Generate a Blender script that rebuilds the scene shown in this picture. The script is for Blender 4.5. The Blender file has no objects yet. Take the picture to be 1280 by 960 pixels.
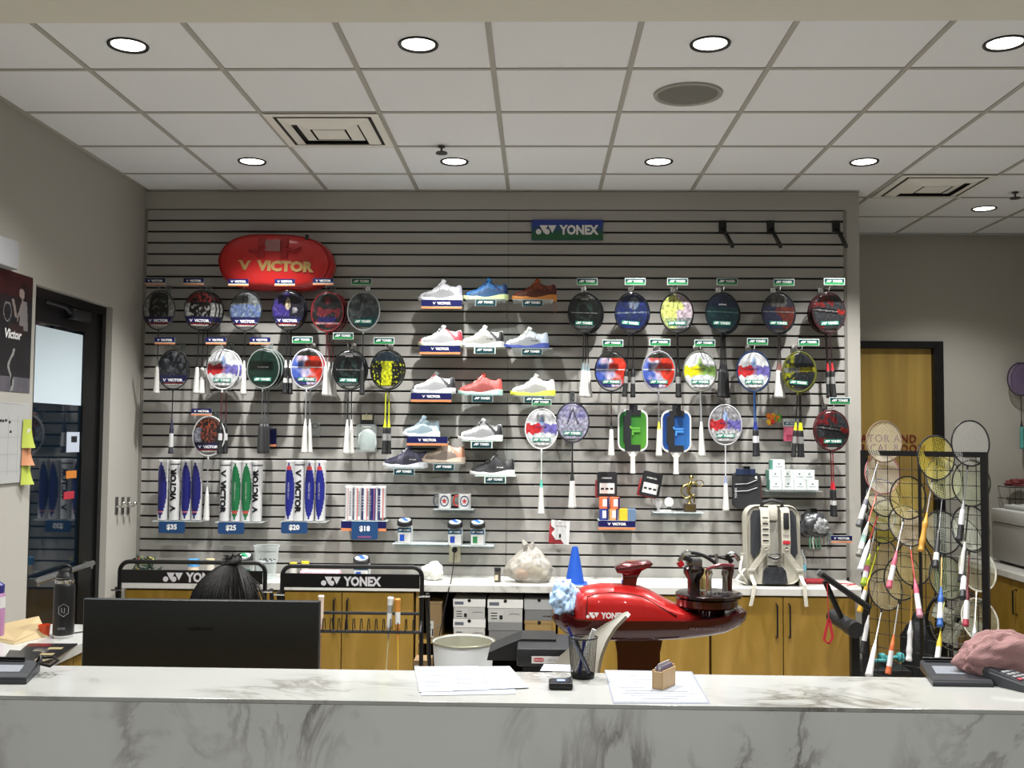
import bpy, bmesh, math, random
from mathutils import Vector, Matrix, noise
from math import pi, sin, cos, sqrt, radians
random.seed(7)
S = bpy.context.scene
COL = S.collection
# ---------------------------------------------------------------- camera
CAM_H = 1.83
FPX, PITCH, YAW, ROLL = 1274.27, 0.0511, -0.0263, 0.0077
_cp, _sp, _cy, _sy = cos(PITCH), sin(PITCH), cos(YAW), sin(YAW)
_F = Vector((_sy*_cp, _cy*_cp, _sp)); _R0 = Vector((_cy, -_sy, 0)); _U0 = _R0.cross(_F)
_R = _R0*cos(ROLL) + _U0*sin(ROLL); _U = -_R0*sin(ROLL) + _U0*cos(ROLL)
CAM = Vector((0, 0, CAM_H))
cam_data = bpy.data.cameras.new('camera'); cam = bpy.data.objects.new('camera', cam_data); COL.objects.link(cam)
cam_data.sensor_fit = 'HORIZONTAL'; cam_data.sensor_width = 36.0; cam_data.lens = FPX*36.0/1280.0
cam_data.clip_start = 0.05; cam_data.clip_end = 60
mw = Matrix((( _R.x, _U.x, -_F.x, 0), (_R.y, _U.y, -_F.y, 0), (_R.z, _U.z, -_F.z, CAM_H), (0, 0, 0, 1)))
cam.matrix_world = mw
S.camera = cam
# ---------------------------------------------------------------- exposure, world
S.view_settings.view_transform = 'Standard'; S.view_settings.look = 'None'
S.view_settings.gamma = 1; S.view_settings.use_curve_mapping = False
S.view_settings.exposure = 0.0
wd = bpy.data.worlds.new('world'); S.world = wd; wd.use_nodes = True
wd.node_tree.nodes['Background'].inputs[0].default_value = (0.82, 0.86, 0.86, 1)
wd.node_tree.nodes['Background'].inputs[1].default_value = 0.19
# ---------------------------------------------------------------- downlights (positions of the ceiling cans), plus added fill spots
CEIL = 3.467
DOWN = [(-1.746, 4.19), (-.515, 4.19), (.705, 4.19), (1.918, 4.19),
        (-1.733, 6.015), (-.514, 6.015), (.705, 6.015), (1.918, 6.015), (3.151, 7.246)]
LOBBY_FILL = [(-1.75, 2.0), (-.5, 2.0), (.7, 2.0), (1.9, 2.0), (-1.2, 0.2), (.3, .2), (1.6, .2)]  # unseen spots added out of view as fill for counter and bulkhead
def spot(x, y, z, energy, ang, blend, col=(1, .99, .975), rad=.03):
    l = bpy.data.lights.new('downlight_and_fill_spot', 'SPOT'); l.energy = energy; l.spot_size = radians(ang); l.spot_blend = blend
    l.color = col; l.shadow_soft_size = rad
    o = bpy.data.objects.new('downlight_and_fill_spot', l); COL.objects.link(o); o.location = (x, y, z); return o
for i, (x, y) in enumerate(DOWN):
    if 4 <= i < 8: spot(x, y, CEIL-.03, 380, 99, 1.0)
    elif i == 8: spot(x, y, CEIL-.03, 120, 116, .9)
    else: spot(x, y, CEIL-.03, 240, 142, .9)
for x, y in LOBBY_FILL: spot(x, y, 3.05, 34, 140, .9)
# ---------------------------------------------------------------- geometry helpers
def ray(px, py): return (_R*((px-640)/FPX) + _U*((480-py)/FPX) + _F)
def aY(px, py, Y): d = ray(px, py); return CAM + d*(Y/d.y)
def aX(px, py, X): d = ray(px, py); return CAM + d*(X/d.x)
def aZ(px, py, Z): d = ray(px, py); return CAM + d*((Z-CAM_H)/d.z)
def lin(c):
    return tuple((v/12.92 if v <= .04045 else ((v+.055)/1.055)**2.4) for v in c)
def hx(s):
    s = s.lstrip('#'); return tuple(int(s[i:i+2], 16)/255 for i in (0, 2, 4))
_M = {}
def mat(name, col, rough=.5, metal=0, coat=0, trans=0, emit=0, alpha=1, bump=0, bscale=60, ior=1.45, sss=0, var=0, vscale=8):
    if name in _M: return _M[name]
    if isinstance(col, str): col = hx(col)
    m = bpy.data.materials.new(name); m.use_nodes = True; nt = m.node_tree; b = nt.nodes['Principled BSDF']
    c = lin(col)+(1,)
    b.inputs['Base Color'].default_value = c; b.inputs['Roughness'].default_value = rough; b.inputs['Metallic'].default_value = metal
    b.inputs['Coat Weight'].default_value = coat; b.inputs['Transmission Weight'].default_value = trans; b.inputs['IOR'].default_value = ior
    b.inputs['Alpha'].default_value = alpha
    if emit: b.inputs['Emission Color'].default_value = c; b.inputs['Emission Strength'].default_value = emit
    if bump or var:
        tc = nt.nodes.new('ShaderNodeTexCoord'); n = nt.nodes.new('ShaderNodeTexNoise'); n.inputs['Scale'].default_value = bscale if bump else vscale
        n.inputs['Detail'].default_value = 5; nt.links.new(tc.outputs['Object'], n.inputs['Vector'])
        if bump:
            bp = nt.nodes.new('ShaderNodeBump'); bp.inputs['Strength'].default_value = bump; bp.inputs['Distance'].default_value = .01
            nt.links.new(n.outputs[0], bp.inputs['Height']); nt.links.new(bp.outputs[0], b.inputs['Normal'])
        if var:
            n2 = nt.nodes.new('ShaderNodeTexNoise'); n2.inputs['Scale'].default_value = vscale; nt.links.new(tc.outputs['Object'], n2.inputs['Vector'])
            mx = nt.nodes.new('ShaderNodeMix'); mx.data_type = 'RGBA'; mx.inputs[6].default_value = tuple(v*(1-var) for v in c[:3])+(1,)
            mx.inputs[7].default_value = tuple(min(1, v*(1+var)) for v in c[:3])+(1,)
            nt.links.new(n2.outputs[0], mx.inputs[0]); nt.links.new(mx.outputs[2], b.inputs['Base Color'])
    _M[name] = m; return m
def painted(rough=.4, coat=0, name=None):
    name = name or 'printed_%d_%d' % (rough*100, coat*100)
    if name in _M: return _M[name]
    m = bpy.data.materials.new(name); m.use_nodes = True; nt = m.node_tree; b = nt.nodes['Principled BSDF']
    a = nt.nodes.new('ShaderNodeAttribute'); a.attribute_name = 'Col'
    nt.links.new(a.outputs['Color'], b.inputs['Base Color']); b.inputs['Roughness'].default_value = rough; b.inputs['Coat Weight'].default_value = coat
    _M[name] = m; return m
def glass(name, col=(.95, .97, .97), rough=.03, alpha=.25):
    """thin clear plastic: mostly transparent with a glossy film"""
    if name in _M: return _M[name]
    m = bpy.data.materials.new(name); m.use_nodes = True; nt = m.node_tree; nt.nodes.clear()
    out = nt.nodes.new('ShaderNodeOutputMaterial'); tr = nt.nodes.new('ShaderNodeBsdfTransparent'); tr.inputs[0].default_value = lin(col)+(1,)
    pb = nt.nodes.new('ShaderNodeBsdfPrincipled'); pb.inputs['Base Color'].default_value = lin(col)+(1,); pb.inputs['Roughness'].default_value = rough
    mx = nt.nodes.new('ShaderNodeMixShader'); lw = nt.nodes.new('ShaderNodeLayerWeight'); lw.inputs[0].default_value = .35
    ma = nt.nodes.new('ShaderNodeMath'); ma.operation = 'MULTIPLY_ADD'; ma.inputs[1].default_value = .6; ma.inputs[2].default_value = alpha
    nt.links.new(lw.outputs['Facing'], ma.inputs[0]); nt.links.new(ma.outputs[0], mx.inputs[0])
    nt.links.new(tr.outputs[0], mx.inputs[1]); nt.links.new(pb.outputs[0], mx.inputs[2]); nt.links.new(mx.outputs[0], out.inputs[0])
    _M[name] = m; return m

class MB:
    """collects shapes into one bmesh"""
    def __init__(s): s.bm = bmesh.new()
    def box(s, x0, y0, z0, x1, y1, z1, bev=0, mtx=None):
        r = bmesh.ops.create_cube(s.bm, size=1); vs = r['verts']
        M = Matrix.Translation(((x0+x1)/2, (y0+y1)/2, (z0+z1)/2)) @ Matrix.Diagonal((abs(x1-x0), abs(y1-y0), abs(z1-z0), 1))
        bmesh.ops.transform(s.bm, matrix=M, verts=vs)
        if bev:
            es = list({e for v in vs for e in v.link_edges})
            nv = bmesh.ops.bevel(s.bm, geom=es, offset=bev, segments=2, affect='EDGES', profile=.5)
            vs = list({v for f in nv['faces'] for v in f.verts} | {v for v in vs if v.is_valid})
        if mtx: bmesh.ops.transform(s.bm, matrix=mtx, verts=vs)
        return s
    def ring_loft(s, rings, cap=(True, True), closed=True):
        """rings: list of lists of points, same count"""
        prev = None; first = None
        for rg in rings:
            cur = [s.bm.verts.new(p) for p in rg]
            if prev:
                n = len(cur)
                for i in range(n if closed else n-1):
                    j = (i+1) % n
                    try: s.bm.faces.new((prev[i], prev[j], cur[j], cur[i]))
                    except ValueError: pass
            else: first = cur
            prev = cur
        if cap[0] and closed: s.bm.faces.new(list(reversed(first)))
        if cap[1] and closed: s.bm.faces.new(prev)
        return s
    def tube(s, pts, r, n=8, cap=True, closed=False):
        pts = [Vector(p) for p in pts]; N = len(pts); rr = r if isinstance(r, (list, tuple)) else [r]*N
        rings = []; nrm = None
        for i, p in enumerate(pts):
            if closed: t = pts[(i+1) % N]-pts[i-1]
            else: t = pts[min(i+1, N-1)]-pts[max(i-1, 0)]
            if t.length < 1e-9: t = Vector((0, 0, 1))
            t.normalize()
            if nrm is None:
                nrm = t.orthogonal().normalized()
            else:
                nrm = (nrm - t*nrm.dot(t)); nrm = nrm.normalized() if nrm.length > 1e-6 else t.orthogonal().normalized()
            b = t.cross(nrm)
            rings.append([p + (nrm*cos(2*pi*k/n)+b*sin(2*pi*k/n))*rr[i] for k in range(n)])
        if closed:
            # match the first ring as well as possible
            rings.append(None)
            base = [s.bm.verts.new(q) for q in rings[0]]; prev = base; tot = [base]
            for rg in rings[1:-1]:
                cur = [s.bm.verts.new(q) for q in rg]; tot.append(cur)
                for k in range(n): s.bm.faces.new((prev[k], prev[(k+1) % n], cur[(k+1) % n], cur[k]))
                prev = cur
            best = min(range(n), key=lambda o: (prev[0].co-base[o].co).length)
            for k in range(n): s.bm.faces.new((prev[k], prev[(k+1) % n], base[(k+1+best) % n], base[(k+best) % n]))
            return s
        return s.ring_loft(rings, (cap, cap))
    def lathe(s, prof, c=(0, 0, 0), n=20, cap=True, axis='Z', sx=1, sy=1):
        """prof: [(r,z)...] round axis"""
        rings = []
        for r, z in prof:
            ring = []
            for k in range(n):
                a = 2*pi*k/n; p = (r*cos(a)*sx, r*sin(a)*sy, z)
                if axis == 'Y': p = (p[0], p[2], p[1])
                if axis == 'X': p = (p[2], p[0], p[1])
                ring.append((c[0]+p[0], c[1]+p[1], c[2]+p[2]))
            rings.append(ring)
        return s.ring_loft(rings, (cap, cap))
    def prism(s, pts, y0, y1):
        """outline in XZ extruded from y0 to y1"""
        a = [s.bm.verts.new((x, y0, z)) for x, z in pts]; b = [s.bm.verts.new((x, y1, z)) for x, z in pts]
        n = len(pts)
        for i in range(n): s.bm.faces.new((a[i], a[(i+1) % n], b[(i+1) % n], b[i]))
        s.bm.faces.new(a); s.bm.faces.new(list(reversed(b))); return s
    def prismz(s, pts, z0, z1):
        a = [s.bm.verts.new((x, y, z0)) for x, y in pts]; b = [s.bm.verts.new((x, y, z1)) for x, y in pts]
        n = len(pts)
        for i in range(n): s.bm.faces.new((a[i], a[(i+1) % n], b[(i+1) % n], b[i]))
        s.bm.faces.new(a); s.bm.faces.new(list(reversed(b))); return s
    def sphere(s, c, r, u=14, v=9, sc=(1, 1, 1)):
        M = Matrix.Translation(c) @ Matrix.Diagonal((sc[0], sc[1], sc[2], 1))
        bmesh.ops.create_uvsphere(s.bm, u_segments=u, v_segments=v, radius=r, matrix=M); return s
    def quad(s, pts):
        s.bm.faces.new([s.bm.verts.new(p) for p in pts]); return s
    def xf(s, M): bmesh.ops.transform(s.bm, matrix=M, verts=s.bm.verts[:]); return s
    def mesh(s, name='mesh', smooth=True, m=None, ang=40):
        bmesh.ops.recalc_face_normals(s.bm, faces=s.bm.faces[:])
        me = bpy.data.meshes.new(name); s.bm.to_mesh(me); s.bm.free()
        if smooth:
            me.polygons.foreach_set('use_smooth', [True]*len(me.polygons))
            try: me.set_sharp_from_angle(angle=radians(ang))
            except Exception: pass
        if m: me.materials.append(m)
        return me
def rounded(x0, z0, x1, z1, r, n=5):
    pts = []
    for cx, cz, a0 in ((x1-r, z0+r, -90), (x1-r, z1-r, 0), (x0+r, z1-r, 90), (x0+r, z0+r, 180)):
        for k in range(n+1):
            a = radians(a0+90*k/n); pts.append((cx+r*cos(a), cz+r*sin(a)))
    return pts
def put(name, me, parent=None, loc=(0, 0, 0), rot=None, sc=None, label=None, cat=None, group=None, kind=None):
    o = bpy.data.objects.new(name, me); COL.objects.link(o); o.location = loc
    if rot is not None: o.rotation_euler = rot
    if sc is not None: o.scale = sc if isinstance(sc, (tuple, list)) else (sc, sc, sc)
    if parent: o.parent = parent
    if label: o['label'] = label
    if cat: o['category'] = cat
    if group: o['group'] = group
    if kind: o['kind'] = kind
    return o
def thing(name, label, cat, loc=(0, 0, 0), rot=None, group=None):
    return put(name, None, None, loc, rot, None, label, cat, group)
# coloured grids -------------------------------------------------
def paint_mesh(name, nu, nv, pos, colf, m=None, solid=None):
    """pos(u,v)->xyz, colf(u,v)->srgb colour of the printed cell ; u,v in 0..1"""
    vs = []; fs = []; cols = []
    for j in range(nv+1):
        for i in range(nu+1): vs.append(pos(i/nu, j/nv))
    for j in range(nv):
        for i in range(nu):
            a = j*(nu+1)+i; fs.append((a, a+1, a+nu+2, a+nu+1)); cols.append(lin(tuple(q_*.87 for q_ in colf((i+.5)/nu, (j+.5)/nv))))
    me = bpy.data.meshes.new(name); me.from_pydata(vs, [], fs)
    at = me.color_attributes.new('Col', 'FLOAT_COLOR', 'CORNER')
    buf = []
    for c in cols: buf += list(c[:3])+[1.0] if True else []; buf += (list(c[:3])+[1.0])*3
    at.data.foreach_set('color', buf)
    me.polygons.foreach_set('use_smooth', [True]*len(me.polygons))
    me.materials.append(m or painted()); me.update(); return me
# lettering ------------------------------------------------------
_T = {}
def text_mesh(txt, m, bold=.03, sx=1, ext=.02, space=1, shear=0):
    """unit-height capitals centred on the origin, in the XZ plane, facing -Y"""
    key = (txt, m.name, bold, sx, ext, space, shear)
    if key in _T: return _T[key]
    cu = bpy.data.curves.new('lettering', 'FONT'); cu.body = txt; cu.size = 1; cu.offset = bold; cu.extrude = ext; cu.resolution_u = 2
    cu.align_x = 'CENTER'; cu.align_y = 'CENTER'; cu.space_character = space; cu.shear = shear
    o = bpy.data.objects.new('tmp', cu); COL.objects.link(o)
    dg = bpy.context.evaluated_depsgraph_get(); me = bpy.data.meshes.new_from_object(o.evaluated_get(dg)); bpy.data.objects.remove(o)
    k = 1/.72
    for v in me.vertices: v.co = Vector((v.co.x*k*sx, -v.co.z*.3, v.co.y*k))
    xs = [v.co.x for v in me.vertices]; zs = [v.co.z for v in me.vertices]
    cx, cz = (min(xs)+max(xs))/2, (min(zs)+max(zs))/2
    for v in me.vertices: v.co.x -= cx; v.co.z -= cz
    me.materials.clear(); me.materials.append(m); me['w'] = max(xs)-min(xs)
    _T[key] = me; return me
def brand_mesh(kind, m):
    """the round-and-triangle pair with YONEX, or the check mark with VICTOR; unit letter height"""
    key = ('brand', kind, m.name)
    if key in _T: return _T[key]
    b = MB(); bm = b.bm
    if kind == 'Y':
        t = text_mesh('YONEX', m, .045, .86, .02, 1.0); bm.from_mesh(t)
        w = t['w']; bmesh.ops.translate(bm, vec=(1.25, 0, 0), verts=bm.verts[:]); x0 = 1.25-w/2-.50
        for k in (0, 1):
            x = x0-1.75+k*.92
            b.prism([(x+.30*cos(a*pi/9)-.02, -.22+.30*sin(a*pi/9)) for a in range(18)], -.006, .006)
            b.prism([(x+.10, .5), (x+1.0, .5), (x+.56, -.36), (x+.40, -.04), (x+.30, .10)], -.006, .006)
        xs = [v.co.x for v in bm.verts]; c = (min(xs)+max(xs))/2
    else:
        t = text_mesh('VICTOR', m, .06, 1.15, .02, .98, 0); bm.from_mesh(t)
        w = t['w']; bmesh.ops.translate(bm, vec=(1.1, 0, 0), verts=bm.verts[:]); x0 = 1.1-w/2-.5
        b.prism([(x0-1.5, .5), (x0-1.05, .5), (x0-.72, -.05), (x0-.42, .5), (x0, .5), (x0-.25, .3), (x0-.62, -.5), (x0-.85, -.5), (x0-1.25, .3)], -.006, .006)
        xs = [v.co.x for v in bm.verts]; c = (min(xs)+max(xs))/2
    bmesh.ops.translate(bm, vec=(-c, 0, 0), verts=bm.verts[:])
    wid = max(xs)-min(xs); me = b.mesh('lettering', False, m); me['w'] = wid; _T[key] = me; return me
def letter(parent, me, width, x, y, z, name='lettering', rot=None, label=None):
    s = width/me['w']; return put(name, me, parent, (x, y, z), rot, (s, s, s), label)
# common materials
BLACK = mat('black_metal', '#121212', .4, .3); BLKP = mat('black_plastic', '#151617', .42)
WHITE = mat('white_plastic', '#c2c2c0', .4); WHT = mat('white_ink', '#d2d2d0', .5); CHROME = mat('chrome', '#c8c8c6', .18, 1)
NAVYI = mat('navy_ink', '#171a52', .45); DKGR = mat('dark_ink', '#17191c', .5)
CLEAR = glass('clear_acrylic', (.93, .95, .95), .05, .10)
STEEL = mat('steel_wire', '#a9aaa8', .3, .9); GREY = mat('grey_plastic', '#8b8d8e', .5)
# ================================================================ the room
WY = 6.737                                   # face of the slat wall
def marble(name, base, vein, scale, strength, rough=.12, lo=.48):
    m = bpy.data.materials.new(name); m.use_nodes = True; nt = m.node_tree; b = nt.nodes['Principled BSDF']; L = nt.links.new
    tc = nt.nodes.new('ShaderNodeTexCoord'); mp = nt.nodes.new('ShaderNodeMapping'); mp.inputs['Rotation'].default_value = (.3, .6, .5)
    mp.inputs['Scale'].default_value = (1, 1.3, .55); L(tc.outputs['Object'], mp.inputs[0])
    n1 = nt.nodes.new('ShaderNodeTexNoise'); n1.inputs['Scale'].default_value = scale; n1.inputs['Detail'].default_value = 9; n1.inputs['Roughness'].default_value = .62
    n1.inputs['Distortion'].default_value = 1.3; L(mp.outputs[0], n1.inputs['Vector'])
    sb = nt.nodes.new('ShaderNodeMath'); sb.operation = 'SUBTRACT'; sb.inputs[1].default_value = .5; L(n1.outputs[0], sb.inputs[0])
    ab = nt.nodes.new('ShaderNodeMath'); ab.operation = 'ABSOLUTE'; L(sb.outputs[0], ab.inputs[0])
    r = nt.nodes.new('ShaderNodeValToRGB'); r.color_ramp.elements[0].position = 0; r.color_ramp.elements[0].color = (1, 1, 1, 1)
    r.color_ramp.elements[1].position = .05; r.color_ramp.elements[1].color = (0, 0, 0, 1); L(ab.outputs[0], r.inputs[0])
    n2 = nt.nodes.new('ShaderNodeTexNoise'); n2.inputs['Scale'].default_value = scale*.7; n2.inputs['Detail'].default_value = 3; L(mp.outputs[0], n2.inputs['Vector'])
    r2 = nt.nodes.new('ShaderNodeValToRGB'); r2.color_ramp.elements[0].position = lo; r2.color_ramp.elements[0].color = (0, 0, 0, 1)
    r2.color_ramp.elements[1].position = lo+.2; r2.color_ramp.elements[1].color = (strength,)*3+(1,); L(n2.outputs[0], r2.inputs[0])
    mu = nt.nodes.new('ShaderNodeMath'); mu.operation = 'MULTIPLY'; L(r.outputs[0], mu.inputs[0]); L(r2.outputs[0], mu.inputs[1])
    ad = nt.nodes.new('ShaderNodeMath'); ad.operation = 'MULTIPLY_ADD'; ad.inputs[1].default_value = .22; L(r2.outputs[0], ad.inputs[0]); L(mu.outputs[0], ad.inputs[2])
    mx = nt.nodes.new('ShaderNodeMix'); mx.data_type = 'RGBA'; mx.inputs[6].default_value = lin(hx(base))+(1,); mx.inputs[7].default_value = lin(hx(vein))+(1,)
    L(ad.outputs[0], mx.inputs[0]); L(mx.outputs[2], b.inputs['Base Color']); b.inputs['Roughness'].default_value = rough
    return m
MARB = marble('white_marble', '#b2b3af', '#6d6a60', 2.6, .8, .12, .46)
MARBF = marble('white_marble_front', '#d8d9d6', '#6a6559', 3.2, .95, .25, .47)
MARB2 = marble('counter_marble', '#b9b8b2', '#77736a', 5, .8, .3)
def wood(name, c1, c2, sc=(1, 1, .12), scale=9):
    m = bpy.data.materials.new(name); m.use_nodes = True; nt = m.node_tree; b = nt.nodes['Principled BSDF']; L = nt.links.new
    tc = nt.nodes.new('ShaderNodeTexCoord'); mp = nt.nodes.new('ShaderNodeMapping'); mp.inputs['Scale'].default_value = sc; L(tc.outputs['Object'], mp.inputs[0])
    n = nt.nodes.new('ShaderNodeTexNoise'); n.inputs['Scale'].default_value = scale; n.inputs['Detail'].default_value = 4; n.inputs['Distortion'].default_value = 1.6; L(mp.outputs[0], n.inputs['Vector'])
    r = nt.nodes.new('ShaderNodeValToRGB'); r.color_ramp.elements[0].position = .35; r.color_ramp.elements[0].color = lin(hx(c1))+(1,)
    r.color_ramp.elements[1].position = .65; r.color_ramp.elements[1].color = lin(hx(c2))+(1,); L(n.outputs[0], r.inputs[0]); L(r.outputs[0], b.inputs['Base Color'])
    b.inputs['Roughness'].default_value = .42; return m
BIRCH = wood('birch_plywood', '#775c18', '#8a6c2c', (1, 1, .3), 5); BIRCHD = wood('door_birch', '#94783a', '#ab8d44', (1, 1, .08), 6); BIRCHE = mat('birch_edge', '#8f7238', .5)
WALLM = mat('wall_paint', '#a19e96', .75, bump=.05, bscale=180); WALLD = mat('far_wall_paint', '#a5a197', .75, bump=.05, bscale=180)
TILE = mat('ceiling_tile', '#dfe1e3', .9, bump=.35, bscale=220); TBAR = mat('ceiling_grid', '#a29f97', .6)
SLATM = mat('slat_laminate', '#989691', .5, var=.04, vscale=3); GROOVE = mat('slat_groove', '#120f0d', .7)
# floor
fm = mat('floor_vinyl', '#aaa8a3', .6, bump=.4, bscale=300, var=.25, vscale=30)
fl = put('floor', MB().box(-4.2, -2.5, -.05, 5.2, 9.2, 0).mesh('floor', False, fm), kind='structure')
# ---- slat wall
wb = put('wall_back', MB().box(-2.80, WY+.045, 0, 2.111, WY+.165, CEIL+.02).box(-2.80, WY+.165, 0, -2.72, 8.3, CEIL).mesh('wall', False, WALLM), kind='structure')
put('header', MB().box(-2.66, WY+.004, 1.83+1.5099+.002, 2.111, WY+.0445, CEIL-.004).mesh('hd', False, WALLM), wb)
put('corner_column', MB().box(2.028, WY+.002, 0, 2.111, WY+.0445, 1.83+1.5099+.002).mesh('cc', False, WALLM), wb)
put('backing_panel', MB().box(-2.645, WY+.012, .9, 2.01, WY+.044, 1.83+1.5099).mesh('bp', False, GROOVE), wb)
put('edge_trim', MB().box(2.008, WY-.006, .93, 2.027, WY+.044, 1.83+1.5099).mesh('et', False, mat('trim_grey', '#77746e', .5)), wb)
put('edge_trim', MB().box(-2.658, WY-.006, .93, -2.640, WY+.044, 1.83+1.5099).mesh('et', False, mat('trim_grey', '#77746e', .5)), wb)
ZT = 1.83+1.5099; PIT = .0762
def slat_mesh(x0, x1):
    b = MB(); w = x1-x0
    # a board with a chamfered lip at both edges, longer face in front
    pr = [(-.0314, .012), (-.0314, .004), (-.0296, .0), (.0308, .0), (.0328, .004), (.0328, .012)]
    b.ring_loft([[(0, y, z) for z, y in pr], [(w, y, z) for z, y in pr]]); return b.mesh('slat', False, SLATM)
for x0, x1 in ((-2.640, -.2085), (-.2065, 2.008)):
    sm = slat_mesh(x0, x1)
    for k in range(32): put('slat', sm, wb, (x0, WY, ZT-PIT*(k+.5)))
# ---- left wall with the door opening
DY0, DY1, DZ = 5.29, 6.262, 2.613
wl = put('wall_left', MB().box(-2.80, -2.5, 0, -2.66, DY0, CEIL).box(-2.80, DY1, 0, -2.66, WY+.045, CEIL).box(-2.80, DY0, DZ, -2.66, DY1, CEIL).mesh('wl', False, WALLM), kind='structure')
dr = put('door_1', MB().box(-2.79, DY0, 0, -2.70, DY0+.05, DZ).box(-2.79, DY1-.05, 0, -2.70, DY1, DZ).box(-2.79, DY0+.05, DZ-.05, -2.70, DY1-.05, DZ).mesh('door_frame', False, BLACK), kind='structure')
DX = -2.735
def Yd(px, py): return aX(px, py, DX).y
gy1 = aX(102, 430, DX).y
put('door_leaf', MB().box(DX-.02, DY0+.05, .02, DX+.02, DY0+.12, DZ-.05).box(DX-.02, gy1, .02, DX+.02, DY1-.05, DZ-.05)
    .box(DX-.02, DY0+.12, .02, DX+.02, gy1, .3).box(DX-.02, DY0+.12, DZ-.18, DX+.02, gy1, DZ-.05).mesh('leaf', False, BLACK), dr)
GL = mat('door_glass', '#0a1620', .04, 0, 0, 0, ior=1.9); 
put('glass_pane', MB().box(DX-.006, DY0+.12, .3, DX+.006, gy1, DZ-.18).mesh('pane', False, GL), dr)
put('closer', MB().box(DX+.02, 5.75, DZ-.13, DX+.07, 5.98, DZ-.07, .006).tube([(DX+.05, 5.75, DZ-.1), (DX+.09, 5.6, DZ-.085), (DX+.05, 5.45, DZ-.07)], .008).mesh('cl', True, BLKP), dr)
put('push_bar', MB().tube([(DX+.065, DY0+.10, 1.03), (DX+.065, DY1-.16, 1.05)], .016).box(DX+.018, DY0+.12, 1.01, DX+.07, DY0+.15, 1.05).box(DX+.018, DY1-.2, 1.02, DX+.07, DY1-.17, 1.06).mesh('pb', True, STEEL), dr, label='brushed metal push bar')
# sheets stuck on the glass
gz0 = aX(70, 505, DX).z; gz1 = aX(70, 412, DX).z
sheet = mat('paper_added_glow', '#a9b6bc', .6, emit=.38)  # emission put into the paper in place of light coming through it
put('glowing_paper', MB().box(DX+.0065, DY0+.125, gz0, DX+.0085, gy1-.005, gz1).mesh('sh', False, sheet), dr, label='large pale paper sheet on the door glass, with a glow added')
put('paper_strip', MB().box(DX+.0065, DY0+.125, gz1+.02, DX+.0085, aX(73, 405, DX).y, gz1+.075).mesh('sh', False, mat('paper_glass', '#c9cbc4', .6)), dr)
n0 = aX(82, 540, DX); n1 = aX(97, 565, DX)
put('small_notice', MB().box(DX+.0065, n0.y, n1.z, DX+.009, n1.y, n0.z).mesh('nt', False, mat('notice_paper', '#aeb7c4', .6)), dr)
c = aX(91, 549, DX); put('notice_square', MB().box(DX+.009, c.y-.04, c.z-.018, DX+.0095, c.y+.035, c.z+.018).mesh('nq', False, DKGR), dr)
for (px, py, mc) in ((88, 593, '#b8702a'), (85, 619, '#9c2634')):
    c = aX(px, py, DX); put('colour_tab', MB().box(DX+.0065, c.y-.07, c.z-.022, DX+.009, c.y+.06, c.z+.022).mesh('tb', False, mat('tab'+mc, mc, .6)), dr)
# poster on the left wall
def pcol(u, v):
    # u: along the wall (0 near), v: up
    u = max(-.2, (u-.5)*2); n = noise.noise(Vector((u*5, v*7, .3)))
    c = (.09+.03*n, .085+.03*n, .09+.03*n)
    if v > .8: c = (.20+.05*n, .07, .07)
    if (u-.62)**2/.012+(v-.84)**2/.0022 < 1: c = (.62, .56, .52)            # face
    if (u-.66)**2/.03+(v-.86)**2/.006 < 1 and not (u-.60)**2/.012+(v-.83)**2/.0022 < 1: c = (.05, .045, .05)
    if .50 < u < .86 and .53 < v < .77 and abs(u-.70) < .10+.3*(.77-v): c = (.52, .50, .50)      # shirt
    if abs((u-.30)-(.77-v)*.9) < .045 and .62 < v < .78: c = (.55, .50, .47)
    if abs(v-.64-(u-.50)*.9) < .03 and .45 < u < .66: c = (.55, .5, .47)
    e = (u-.12)**2/.02+(v-.66)**2/.007
    if .72 < e < 1.0: c = (.5, .5, .5)
    if .48 < v < .56 and .2 < u < .7: c = (.20, .13, .12)
    if v < .12: c = (.38+.06*n, .37+.06*n, .40+.06*n)
    if v < .36 and abs((u-.30)-.35*sin(v*22)*.25) < .035: c = (.62, .62, .6)
    if .05 < v < .3 and abs(u-.42+(.3-v)*.4) < .03: c = (.08, .08, .09)
    return c
pz0 = 2.035; pz1 = 2.64
po = put('poster', MB().box(-2.6595, 4.69, pz0, -2.6575, 5.25, pz1).mesh('po', False, mat('poster_back', '#1a1a1c', .4)), None,
    label='dark poster of a smiling player with a racket, on the grey wall', cat='poster')
put('print', paint_mesh('poster_print', 100, 80, lambda u, v: (-2.657, 4.69+.56*u, pz0+(pz1-pz0)*v), pcol, painted(.35)), po)
put('lettering', text_mesh('Victor', WHT, .03, 1, .02, 1, .2), po, (-2.6555, 5.065, 2.325), (0, 0, pi/2), (.046, .046, .046))
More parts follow.
